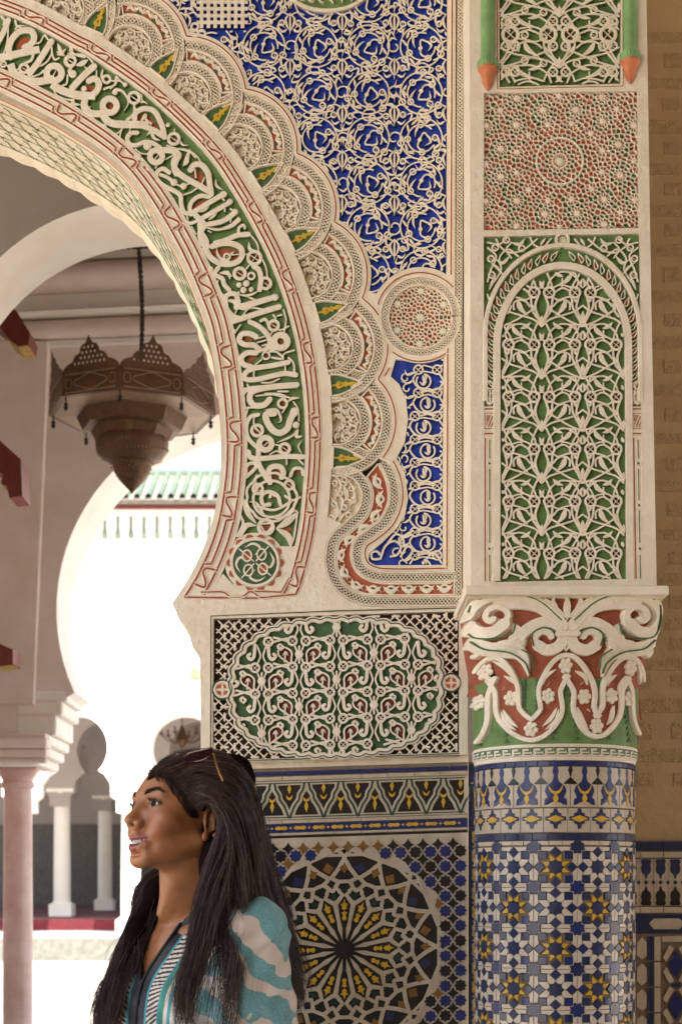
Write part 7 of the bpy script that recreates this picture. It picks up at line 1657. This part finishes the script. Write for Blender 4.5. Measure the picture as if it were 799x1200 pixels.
inner = ((ax_ < .0955) & (ax_ > .06) & (((ay_) / .0205) ** 2 + ((az_ + .0515) / .0048) ** 2 < .8)).astype(float)
# smooth the painted masks over the mesh
E_ = np.vstack([F[:, [0, 1]], F[:, [1, 2]], F[:, [2, 3]], F[:, [3, 0]]]); deg = np.bincount(E_.ravel(), minlength=len(V)).astype(float)
def blur(a_, n):
    for _ in range(n): s_ = np.bincount(E_[:, 0], a_[E_[:, 1]], len(V)) + np.bincount(E_[:, 1], a_[E_[:, 0]], len(V)); a_ = .5 * a_ + .5 * s_ / deg
    return a_
lips = blur(lips, 2); Vs = np.stack([blur(V[:, i], 2) for i in range(3)], 1)
low_cut = np.array([0, 0, 0]); keepf = V[F].mean(1)[:, 2] > CB[2] - .12
body_w = np_mesh("body", Vs, F[keepf], "skin", woman, {"lips": lips, "blush": blush, "liner": np.clip(liner, 0, 1)})
# eyes, teeth, brows, lashes
def ball(name, c_, r_, mat, parent, B=None, n=20):
    a_ = np.linspace(0, math.pi, n); b_ = np.linspace(0, 2 * math.pi, 2 * n, endpoint=False); P = np.array([[(math.cos(t), math.sin(t) * math.cos(p_), math.sin(t) * math.sin(p_)) for p_ in b_] for t in a_]) * np.array(r_); P = P @ (HB_ if B is None else B) + c_
    m = MB(); m.grid(P.transpose(1, 0, 2), 0, closed_u=True); return m.build(name, mat, parent)
gaze = H(.2, .02, .015)
for s_ in (-1, 1):
    c_ = H(.0745, s_ * .031, .0188); ball("eyeball", c_, (.0127,) * 3, "eye_white", body_w); g_ = f_ + .10 * l_; g_ /= np.linalg.norm(g_); ball("iris", c_ + g_ * .0078, (.0056, .0080, .0080), "iris", body_w, np.stack([g_, l_, u_]))
tm = MB()
for q_ in range(-4, 5):
    t = q_ * .0057; x_ = .0925 - (t / .024) ** 2 * .0125; c_ = H(x_, t, -.0485 + .0025 * (t / .024) ** 2); w_ = .0029 if abs(q_) > 1 else .0032; a_ = np.linspace(0, 2 * np.pi, 9)[:-1]
    P = np.array([[c_ + f_ * .003 * math.cos(v_) + l_ * w_ * math.sin(v_) * .92 + u_ * zz for v_ in a_] for zz in (.0045, 0, -.0026, -.0032)]); P[-1] = P[-1] * .5 + (c_ - u_ * .0046) * .5; tm.grid(P.transpose(1, 0, 2), 0, closed_u=True)
tm.build("teeth", "teeth", body_w); mm = MB(); 
material("mouth_dark", (0.05, 0.008, 0.008, 1), .6, .2, 60); ball("mouth_cavity", H(.076, 0, -.0500), (.015, .023, .0075), "mouth_dark", body_w)
def hairs(name, starts, dirs, L_, r_, mat, parent, curl=.3):
    m = MB()
    for s0, d0_ in zip(starts, dirs): t = np.linspace(0, 1, 5)[:, None]; P = s0 + d0_ * L_ * t + u_ * L_ * curl * t * t; tube(m, P, np.array([1, .9, .7, .4, .1]) * r_, 4)
    o = m.build(name, mat, parent); o["kind"] = "stuff"; return o
rg = np.random.RandomState(4)
from mathutils.bvhtree import BVHTree
bvh = BVHTree.FromPolygons([tuple(v) for v in Vs], [tuple(x) for x in F[keepf].tolist()])
def surf(p, d=None):
    d = f_ if d is None else d; o_ = p + d * .08; hit = bvh.ray_cast(Vector(o_), Vector(-d)); return np.array(hit[0]) if hit[0] is not None else p
for s_ in (-1, 1):
    S0, D0 = [], []
    for _ in range(380):
        t = rg.rand(); y_ = .011 + .036 * t; z_ = .0375 + .0085 * math.sin(min(1, t * 1.35) * 1.75) - .006 * max(0, t - .65) * 3; z_ += (rg.rand() - .5) * .0085 * (1 - .8 * t ** 2); dd = f_ * .8 + l_ * s_ * .6 * (.3 + t); dd /= np.linalg.norm(dd)
        S0.append(surf(H(.08, s_ * y_, z_), dd) + dd * .0003); v_ = l_ * s_ * .9 + u_ * (.35 - .6 * t) - f_ * .45 * t; D0.append(v_ / np.linalg.norm(v_))
    hairs("eyebrow", S0, D0, .0075, .00032, "hair", body_w, .0)
    S0, D0 = [], []
    for _ in range(60):
        t = rg.rand() * 1.9 + .5; S0.append(H(.0745, s_ * .031, .0188) + HS * (f_ * .0128 * math.sin(t) + l_ * s_ * .0128 * -math.cos(t) + u_ * .0046 * math.sin(t))); v_ = f_ * math.sin(t) - l_ * s_ * math.cos(t) * .9 + u_ * .4; D0.append(v_ / np.linalg.norm(v_))
    hairs("eyelashes", S0, D0, .0068, .00028, "hair", body_w, .55)

# ---- blouse
def cloth_material():
    m = bpy.data.materials.new("blouse"); m.use_nodes = True; N, L = m.node_tree.nodes, m.node_tree.links; b = N["Principled BSDF"]; b.inputs["Roughness"].default_value = .6; b.inputs["Sheen Weight"].default_value = .15
    def attr(n_): a_ = N.new("ShaderNodeAttribute"); a_.attribute_name = n_; return a_.outputs["Fac"]
    def math_(op, a_, b__=None, c__=None):
        x = N.new("ShaderNodeMath"); x.operation = op
        for i_, v_ in enumerate((a_, b__, c__)):
            if v_ is None: continue
            if isinstance(v_, (int, float)): x.inputs[i_].default_value = v_
            else: L.new(v_, x.inputs[i_])
        return x.outputs[0]
    def mix(fac, a_, b__):
        x = N.new("ShaderNodeMix"); x.data_type = 'RGBA'; L.new(fac, x.inputs[0])
        for i_, v_ in ((6, a_), (7, b__)):
            if isinstance(v_, tuple): x.inputs[i_].default_value = v_
            else: L.new(v_, x.inputs[i_])
        return x.outputs[2]
    cream, teal, dteal, black = (0.62, 0.52, 0.43, 1), (0.115, 0.30, 0.31, 1), (0.03, 0.26, 0.28, 1), (0.012, 0.012, 0.016, 1)
    tc = N.new("ShaderNodeTexCoord"); mp = N.new("ShaderNodeMapping"); L.new(tc.outputs["Object"], mp.inputs["Vector"]); mp.inputs["Rotation"].default_value = (0.3, R(-38), 0.1)
    n1 = N.new("ShaderNodeTexNoise"); n1.inputs["Scale"].default_value = 7; n1.inputs["Detail"].default_value = 3; L.new(mp.outputs[0], n1.inputs["Vector"])
    vm = N.new("ShaderNodeVectorMath"); vm.operation = 'MULTIPLY_ADD'; L.new(n1.outputs["Color"], vm.inputs[0]); vm.inputs[1].default_value = (.26, .26, .26); L.new(mp.outputs[0], vm.inputs[2])
    wv = N.new("ShaderNodeTexWave"); wv.inputs["Scale"].default_value = 5.2; wv.inputs["Distortion"].default_value = 2.2; wv.inputs["Detail"].default_value = 1.0; wv.bands_direction = 'Z'; L.new(vm.outputs[0], wv.inputs["Vector"])
    gr = N.new("ShaderNodeTexNoise"); gr.inputs["Scale"].default_value = 420; gr.inputs["Detail"].default_value = 2; L.new(tc.outputs["Object"], gr.inputs["Vector"])
    edge = math_('ADD', wv.outputs["Fac"], math_('MULTIPLY', math_('SUBTRACT', gr.outputs["Fac"], .5), .16)); z_ = math_('GREATER_THAN', edge, .40)
    tealg = mix(math_('GREATER_THAN', gr.outputs["Fac"], .55), teal, (0.21, 0.38, 0.37, 1)); base_ = mix(z_, cream, tealg)
    d_, s_ = attr("lap_d"), attr("lap_s")       # millimetres from the neck opening, and along it
    st_ = math_('GREATER_THAN', math_('SINE', math_('MULTIPLY', math_('ADD', s_, math_('MULTIPLY', d_, .9)), .62)), .05); stripes = mix(st_, cream, black)
    col = base_
    for lim, c__ in ((74, cream), (69, dteal), (66, cream), (58, dteal), (52, cream), (46, (0.03, 0.20, 0.15, 1)), (38, dteal), (35, stripes), (17, dteal), (13.5, black)):
        col = mix(math_('LESS_THAN', d_, lim), col, c__)
    L.new(col, b.inputs["Base Color"]); bp = N.new("ShaderNodeBump"); bp.inputs["Strength"].default_value = .25; bp.inputs["Distance"].default_value = .0006; L.new(gr.outputs["Fac"], bp.inputs["Height"]); L.new(bp.outputs["Normal"], b.inputs["Normal"]); MAT["blouse"] = m
cloth_material()
Fc = Field((-.50, 2.30, 1.10), (-.03, 2.82, 1.50), .0032); build_torso(Fc, .009)
for a_, b_, r_ in ((NSH + [.01, 0, .0], NSH + [.030, .0, -.22], .050),): Fc.cap(a_, b_, r_, r_ + .012, .03)
Fc.cap(CB + fb * .055 + np.array([0, 0, -.10]), CB + fb * .075 + lb * .05 + np.array([0, 0, -.25]), .07, .075, .03)
Fc.cap(H(-.030, 0, -.05), Pw(228, 1072, 2.575), .053, .056, .008, 'sub')
V, F = Fc.mesh()
# soft folds
nrm = np.zeros_like(V); a_, b_, c_ = V[F[:, 0]], V[F[:, 1]], V[F[:, 2]]; fn_ = np.cross(b_ - a_, c_ - a_)
for i_ in range(4): np.add.at(nrm, F[:, i_], fn_)
nrm /= np.linalg.norm(nrm, axis=1)[:, None] + 1e-12
dN = V - NSH; ang_ = np.arctan2(dN[:, 2], dN[:, 0] - .05); rr_ = np.linalg.norm(dN, axis=1)
fold = .0050 * np.sin(ang_ * 7 + rr_ * 30 + 1.5 * np.sin(V[:, 2] * 40)) * np.clip((rr_ - .05) / .12, 0, 1) + .0036 * np.sin(V[:, 0] * 95 + V[:, 2] * 42 + 2.5 * np.sin(V[:, 2] * 26)) + .0018 * np.sin(V[:, 2] * 120 - V[:, 0] * 70 + 3 * np.sin(V[:, 1] * 30)); V = V + nrm * fold[:, None]
px_ = HX + V[:, 0] * F_PX / V[:, 1]; py_ = HY - (V[:, 2] - ZC) * F_PX / V[:, 1]
lapR = crom("234 1052 224 1066 205 1092 180 1128 168 1150 162 1175 160 1205 162 1260", 2); lapL = crom("190 1060 180 1082 171 1108 166 1130 165 1146 166 1160 168 1190 170 1260", 2)
def pdist(C_):
    D_ = np.hypot(px_[:, None] - C_[None, :, 0], py_[:, None] - C_[None, :, 1]); j = D_.argmin(1); return D_[np.arange(len(j)), j], j * 2.0
dR, sR = pdist(lapR); dL, sL = pdist(lapL); mid_ = np.interp(py_, lapR[:, 1], lapR[:, 0]); left_ = px_ < mid_ - .5
wz = np.clip((py_ - 1142) / 6, 0, 1)
d_ = np.where(left_ & (py_ < 1300), np.where(py_ > 1142, dR, dL), dR); s_ = np.where(left_, sL, sR)
d_ = np.where(left_, d_ * 1.47 , d_ * 1.47); front = nrm @ fb > -.25; d_ = np.where(front, d_, 200.0)
d_ = np.where(left_ & (d_ > 40), 200, d_)
cut = (inside(np.vstack([lapR[lapR[:, 1] < 1146], lapL[lapL[:, 1] < 1146][::-1], [[180, 1030], [240, 1030]]]), px_, py_)) & front
fk = ~(cut[F].sum(1) >= 2)
# open neckline ring: drop the cloth closest to the neck on top
bl_o = np_mesh("blouse", V, F[fk], "blouse", woman, {"lap_d": d_, "lap_s": s_ * 1.47})
sm_ = bl_o.modifiers.new("thickness", 'SOLIDIFY'); sm_.thickness = .0016; sm_.offset = -1; s2 = bl_o.modifiers.new("soft", 'SMOOTH'); s2.iterations = 2; s2.factor = .4
# collar edge piping along the opening
def proj_front(px, py, lift=.002):
    o_ = np.array([0, 0, ZC]); d__ = Pw(px, py, 1.0) - o_; d__ /= np.linalg.norm(d__); hit = bvb.ray_cast(Vector(o_ + d__ * 1.5), Vector(d__)); return (np.array(hit[0]) - d__ * lift) if hit[0] is not None else None
bvb = BVHTree.FromPolygons([tuple(v) for v in V], [tuple(x) for x in F.tolist()])
cm = MB()
for C_ in (lapR[(lapR[:, 1] > 1056) & (lapR[:, 1] < 1206)], lapL[(lapL[:, 1] > 1066) & (lapL[:, 1] < 1150)]):
    P = [proj_front(*p_) for p_ in C_]; P = np.array([p_ for p_ in P if p_ is not None]); P = np.stack([np.convolve(np.pad(P[:, i_], 3, mode='edge'), np.ones(7) / 7, 'valid') for i_ in range(3)], 1); tube(cm, P, .0026, 8)
MAT["black_cloth"] = material("black_cloth", (0.012, 0.012, 0.016, 1), .7, .2, 60); cm.build("neck_piping", "black_cloth", bl_o)

# ---- hair: dark mass below, thousands of strands over it
Fh = Field(HO - [.20, .20, .42], HO + [.30, .26, .18], .0035); e = lambda c_, r_, k=.02, mode='add': Fh.ell(H(*c_), np.array(r_) * HS, HB_, k, mode)
e((-.012, 0, .052), (.090, .0765, .0815)); e((-.055, 0, .025), (.045, .062, .070)); 
G = lambda *p_: Pw(*p_)
for P_, r_ in (([(258, 925, 2.47), (264, 975, 2.50), (276, 1030, 2.51), (302, 1085, 2.53), (325, 1140, 2.545)], [.046, .044, .038, .018, .006]), ([(262, 968, 2.435), (255, 1010, 2.43), (248, 1055, 2.42), (236, 1105, 2.39), (226, 1150, 2.37)], [.020, .026, .024, .018, .006]), ([(215, 1010, 2.60), (185, 1045, 2.58), (160, 1090, 2.53), (140, 1150, 2.50)], [.020, .018, .014, .006]), ([(262, 900, 2.50), (278, 903, 2.50), (286, 915, 2.50)], [.026, .022, .02])):
    for (p_, q_, ra, rb) in zip(P_[:-1], P_[1:], r_[:-1], r_[1:]): Fh.cap(G(*p_), G(*q_), ra, rb, .02)
e((.085, 0, .035), (.052, .075, .050), .012, 'sub'); e((.055, 0, -.050), (.075, .085, .072), .012, 'sub'); e((.045, .075, .012), (.036, .030, .040), .010, 'sub'); e((-.004, .083, -.004), (.024, .022, .034), .008, 'sub')
V, F = Fh.mesh(); hm = np_mesh("hair_mass", V, F, "hair_under", woman)
bvh2 = BVHTree.FromPolygons([tuple(v) for v in V], [tuple(x) for x in F.tolist()])
def yon(px, py, Yd, lift=.004):
    """depth just in front of the hair mass where it is, else the given one"""
    o_ = np.array([0, 0, ZC]); d__ = Pw(px, py, 1.0) - o_; n_ = np.linalg.norm(d__); hit = bvh2.ray_cast(Vector(o_ + d__ * 1.8), Vector(d__ / n_)); return min(Yd, hit[0][1] - lift) if hit[0] is not None else Yd
# guide curves (photo pixels + depth) in fans; strands are blended between neighbours
FAN_BACK = [[(233, 950, 2.43), (245, 938, 2.42), (261, 950, 2.41), (268, 995, 2.42), (262, 1040, 2.41), (258, 1075, 2.40), (250, 1125, 2.37), (244, 1215, 2.36)],
            [(222, 938, 2.43), (240, 930, 2.41), (268, 950, 2.41), (282, 1000, 2.42), (284, 1045, 2.43), (288, 1080, 2.44), (286, 1135, 2.40), (270, 1225, 2.38)],
            [(216, 925, 2.43), (240, 915, 2.42), (275, 935, 2.42), (295, 990, 2.44), (303, 1040, 2.47), (318, 1085, 2.48), (330, 1140, 2.49), (338, 1190, 2.50)],
            [(206, 912, 2.44), (236, 902, 2.43), (278, 918, 2.44), (297, 975, 2.47), (305, 1030, 2.50), (322, 1090, 2.51), (338, 1145, 2.52), (348, 1190, 2.53)],
            [(194, 904, 2.46), (230, 893, 2.45), (276, 902, 2.47), (297, 955, 2.50), (309, 1015, 2.53), (327, 1075, 2.54), (342, 1130, 2.55), (354, 1180, 2.56)],
            [(182, 903, 2.49), (222, 887, 2.49), (268, 890, 2.50), (295, 935, 2.53), (307, 1000, 2.56), (325, 1065, 2.57), (339, 1120, 2.58), (348, 1165, 2.58)],
            [(174, 908, 2.53), (212, 887, 2.54), (258, 888, 2.55), (292, 925, 2.57), (304, 985, 2.59), (320, 1055, 2.59), (335, 1110, 2.60), (344, 1150, 2.60)]]
FAN_FRONT = [[(233, 948, 2.43), (247, 939, 2.42), (259, 965, 2.41), (248, 1005, 2.41), (236, 1055, 2.40), (228, 1100, 2.38), (214, 1140, 2.365), (206, 1180, 2.36)],
             [(236, 942, 2.425), (254, 940, 2.41), (265, 980, 2.405), (250, 1030, 2.40), (240, 1075, 2.385), (226, 1125, 2.37), (214, 1165, 2.36), (216, 1215, 2.36)],
             [(238, 935, 2.425), (262, 950, 2.41), (272, 1000, 2.405), (260, 1045, 2.40), (248, 1090, 2.385), (238, 1135, 2.37), (226, 1175, 2.36), (222, 1220, 2.36)]]
FAN_LEFT = [[(232, 985, 2.60), (205, 1020, 2.60), (188, 1048, 2.585), (176, 1080, 2.55), (160, 1120, 2.52), (142, 1165, 2.50), (132, 1215, 2.49)],
            [(225, 980, 2.61), (198, 1015, 2.61), (176, 1040, 2.59), (160, 1085, 2.56), (142, 1130, 2.53), (124, 1175, 2.51), (118, 1225, 2.50)],
            [(215, 990, 2.62), (188, 1018, 2.62), (164, 1040, 2.61), (156, 1080, 2.58), (138, 1125, 2.56), (120, 1170, 2.54), (112, 1215, 2.53)]]
def yskin(px, py, Yd):
    o_ = np.array([0, 0, ZC]); d__ = Pw(px, py, 1.0) - o_; n_ = np.linalg.norm(d__); hit = bvh.ray_cast(Vector(o_ + d__ * 1.8), Vector(d__ / n_)); return min(yon(px, py, 9), hit[0][1] - .0015 if hit[0] is not None else 9, Yd if hit[0] is None else 9)
rg = np.random.RandomState(11)
def strands(name, fan, n, mat, r0=.00075, spread=3.0, lift=True, trim=(.72, 1.0), wave=5.0, parent=None, npt=22):
    m_ = MB(); fan = np.array(fan, float); nf, nc = fan.shape[:2]; Lf = fan.copy()
    if lift:
        for i_ in range(nf):
            for j_ in range(nc): Lf[i_, j_, 2] = yon(*fan[i_, j_]) if lift != 'skin' else yskin(*fan[i_, j_])
    allP = []
    for _ in range(n):
        u__ = rg.rand() * (nf - 1); i_ = min(int(u__), nf - 2); t = u__ - i_; C_ = Lf[i_] * (1 - t) + Lf[i_ + 1] * t
        cl_ = np.round(u__ * 9) / 9; rc = np.random.RandomState(int(cl_ * 1000) + 3); off = rc.randn(nc, 2) * spread * .8 * np.linspace(.1, 1.2, nc)[:, None]; jit_ = rg.randn(2) * spread * .55
        C_ = C_.copy(); C_[:, :2] += off + jit_ * np.linspace(.35, 1.0, nc)[:, None] + rg.randn(nc, 2) * .35; C_[:, 2] += (rg.randn() * .008 - .002) if lift != 'skin' else -abs(rg.randn()) * .0012
        # Catmull-Rom
        Q = np.vstack([2 * C_[0] - C_[1], C_, 2 * C_[-1] - C_[-2]]); tt = np.linspace(0, nc - 1 - 1e-6, npt) * (trim[0] + (trim[1] - trim[0]) * rg.rand()); k_ = tt.astype(int); x_ = (tt - k_)[:, None]; p0, p1, p2, p3 = Q[k_], Q[k_ + 1], Q[k_ + 2], Q[k_ + 3]
        W = .5 * (2 * p1 + (p2 - p0) * x_ + (2 * p0 - 5 * p1 + 4 * p2 - p3) * x_ ** 2 + (3 * p1 - p0 - 3 * p2 + p3) * x_ ** 3)
        ph = rg.rand() * 6.28; W[:, 0] += wave * np.sin(np.linspace(0, 10, npt) + cl_ * 5 + .8 * ph) * np.linspace(0, 1, npt); P = np.stack([(W[:, 0] - HX) * W[:, 2] / F_PX, W[:, 2], ZC + (HY - W[:, 1]) * W[:, 2] / F_PX], 1); allP.append(P)
    P = np.array(allP); T = np.gradient(P, axis=1); T /= np.linalg.norm(T, axis=2)[..., None] + 1e-9; A_ = np.cross(T, np.array([.2, 1., .1])); A_ /= np.linalg.norm(A_, axis=2)[..., None] + 1e-9; B_ = np.cross(T, A_); rad = r0 * np.minimum(1, np.linspace(0, 7, npt) + .12) * np.linspace(1.15, .35, npt)
    rads = rad[None, :, None] * (.7 + .6 * rg.rand(n))[:, None, None]; ang3 = [0, 2.094, 4.189]; VV = np.stack([P + rads * (math.cos(a_) * A_ + math.sin(a_) * B_) for a_ in ang3], 2); V_ = VV.reshape(-1, 3)
    s_i = np.arange(n)[:, None, None] * npt * 3 + np.arange(npt - 1)[None, :, None] * 3; j0 = np.arange(3)[None, None, :]; j1 = (j0 + 1) % 3; Fq = np.stack([s_i + j0, s_i + j1, s_i + 3 + j1, s_i + 3 + j0], -1).reshape(-1, 4)
    o = np_mesh(name, V_, Fq, mat, parent or woman); o["kind"] = "stuff"; return o
strands("hair_strands", FAN_BACK, 4600, "hair", .00055, 6.0); strands("hair_strands", FAN_BACK, 2000, "hair_brown", .0005, 6.5); strands("hair_strands", FAN_FRONT, 750, "hair", .00055, 4.5); strands("hair_strands", FAN_FRONT, 450, "hair_brown", .0005, 5)
strands("hair_strands", FAN_LEFT, 1300, "hair", .0006, 4.5, lift=False); strands("hair_strands", FAN_LEFT, 600, "hair_brown", .0005, 5, lift=False)
FLY = [[(180, 903, 2.50), (172, 900, 2.49), (162, 903, 2.48), (152, 910, 2.48)], [(186, 898, 2.50), (176, 893, 2.49), (160, 905, 2.48), (149, 925, 2.48)], [(176, 906, 2.50), (168, 908, 2.49), (156, 922, 2.48), (150, 935, 2.48)]]
strands("loose_hair", FLY, 46, "hair", .00022, 3.5, lift=False, trim=(.4, 1.0), wave=1.0, npt=12)
strands("loose_hair", FAN_LEFT, 60, "hair", .00035, 12, lift=False, wave=6); strands("loose_hair", FAN_BACK[3:], 110, "hair", .0003, 11, lift=True, wave=5)
strands("hairline", [[(233, 958, 2.425), (226, 950, 2.425), (236, 940, 2.42), (250, 935, 2.42)], [(224, 948, 2.43), (220, 938, 2.43), (232, 925, 2.42), (250, 915, 2.42)], [(214, 932, 2.44), (214, 922, 2.435), (228, 910, 2.43), (250, 902, 2.43)], [(202, 916, 2.45), (205, 908, 2.445), (222, 898, 2.44), (248, 893, 2.44)], [(188, 910, 2.47), (192, 901, 2.47), (212, 892, 2.46), (240, 888, 2.46)], [(174, 914, 2.50), (178, 904, 2.50), (196, 892, 2.49), (230, 886, 2.49)]], 2600, "hair", .0004, 4.6, lift='skin', wave=.5, npt=10)

HLN = [[(229, 960, 2.425), (222, 951, 2.425), (228, 940, 2.42), (240, 932, 2.42)], [(219, 950, 2.43), (213, 938, 2.43), (222, 926, 2.42), (238, 916, 2.42)], [(208, 934, 2.44), (206, 922, 2.435), (216, 912, 2.43), (234, 903, 2.43)], [(196, 920, 2.45), (197, 910, 2.445), (210, 900, 2.44), (228, 894, 2.44)], [(182, 914, 2.47), (186, 905, 2.47), (200, 895, 2.46), (220, 890, 2.46)]]
strands('hairline', HLN, 320, 'hair', .00016, 5.5, lift='skin', wave=.8, npt=10, trim=(.35, .9))
# ---- sunglasses pushed up on the head
sg = thing("sunglasses", "thin gold framed sunglasses with dark red lenses pushed up on the woman's hair", "sunglasses", tuple(Pw(225, 887, 2.47)))
m = MB(); tube(m, np.array([Pw(251, 883, 2.405), Pw(253, 892, 2.39), Pw(257, 904, 2.385), Pw(262, 915, 2.385)]), .0016, 8); m.build("temple_arm", "glasses_frame", sg)
for (pts, Y0_, Y1_) in ((("251 879 238 881 223 884 215 891 232 891 247 886"), 2.405, 2.46), (("213 884 204 886 196 889 193 893 204 892 214 889"), 2.47, 2.54)):
    A_ = crom(pts, 2, True); m = MB(); M_ = lambda x, y, d_: np.stack([(np.asarray(x) - HX) * Y0_ / F_PX, Y0_ + (np.asarray(y) - 888) * .004 - d_, ZC + (HY - np.asarray(y)) * Y0_ / F_PX], -1); prism(m, A_, M_, 0, .0018); ln = m.build("lens", "glasses_lens", sg); ln.data.materials[0] = MAT["glasses_lens"]; m = MB(); P = M_(A_[:, 0], A_[:, 1], np.full(len(A_), .001)); tube(m, np.vstack([P, P[:1]]), .0012, 6); m.build("rim", "glasses_lens", ln)
m = MB(); tube(m, np.array([Pw(219, 888, 2.41), Pw(216, 886, 2.44), Pw(213, 887, 2.47)]), .0013, 6); m.build("bridge", "glasses_frame", sg)

# ================================================================ GROUND, CEILINGS, GALLERY FLOOR AND ADDED LIGHT BLOCKERS ROUND THE CAMERA
gf = MB(); gf.box(-80, 80, -60, 120, -.3, -.004); setting("ground", gf, "paving")
gf = MB(); gf.box(-3, 3.2, -5, 7.5, -.003, 0.0); setting("gallery_floor", gf, "grey_stone")
ce = MB(); ce.box(-9.0, 3.5, 3.0, 5.0, 4.17, 4.45); ce.box(-2.2, 3.5, -5.2, 3.0, 4.17, 4.45); ce.box(-9.0, 3.5, 5.0, 7.42, 4.89, 5.1); setting("ceiling", ce, "darkened_plaster")  # unseen camera bay shaped to shade the wall, left open to the sky
gw = MB(); gw.box(3.2, 3.5, -5.2, 1.9, 0, 4.14); setting("right_light_blocker", gw, "ochre_wall")  # unseen wall added to cut light from the right
gw = MB(); gw.box(-2.2, 3.2, -5.5, -5.2, 0, 4.14); setting("back_light_blocker", gw, "ochre_wall")  # unseen wall added behind the camera to lower the light
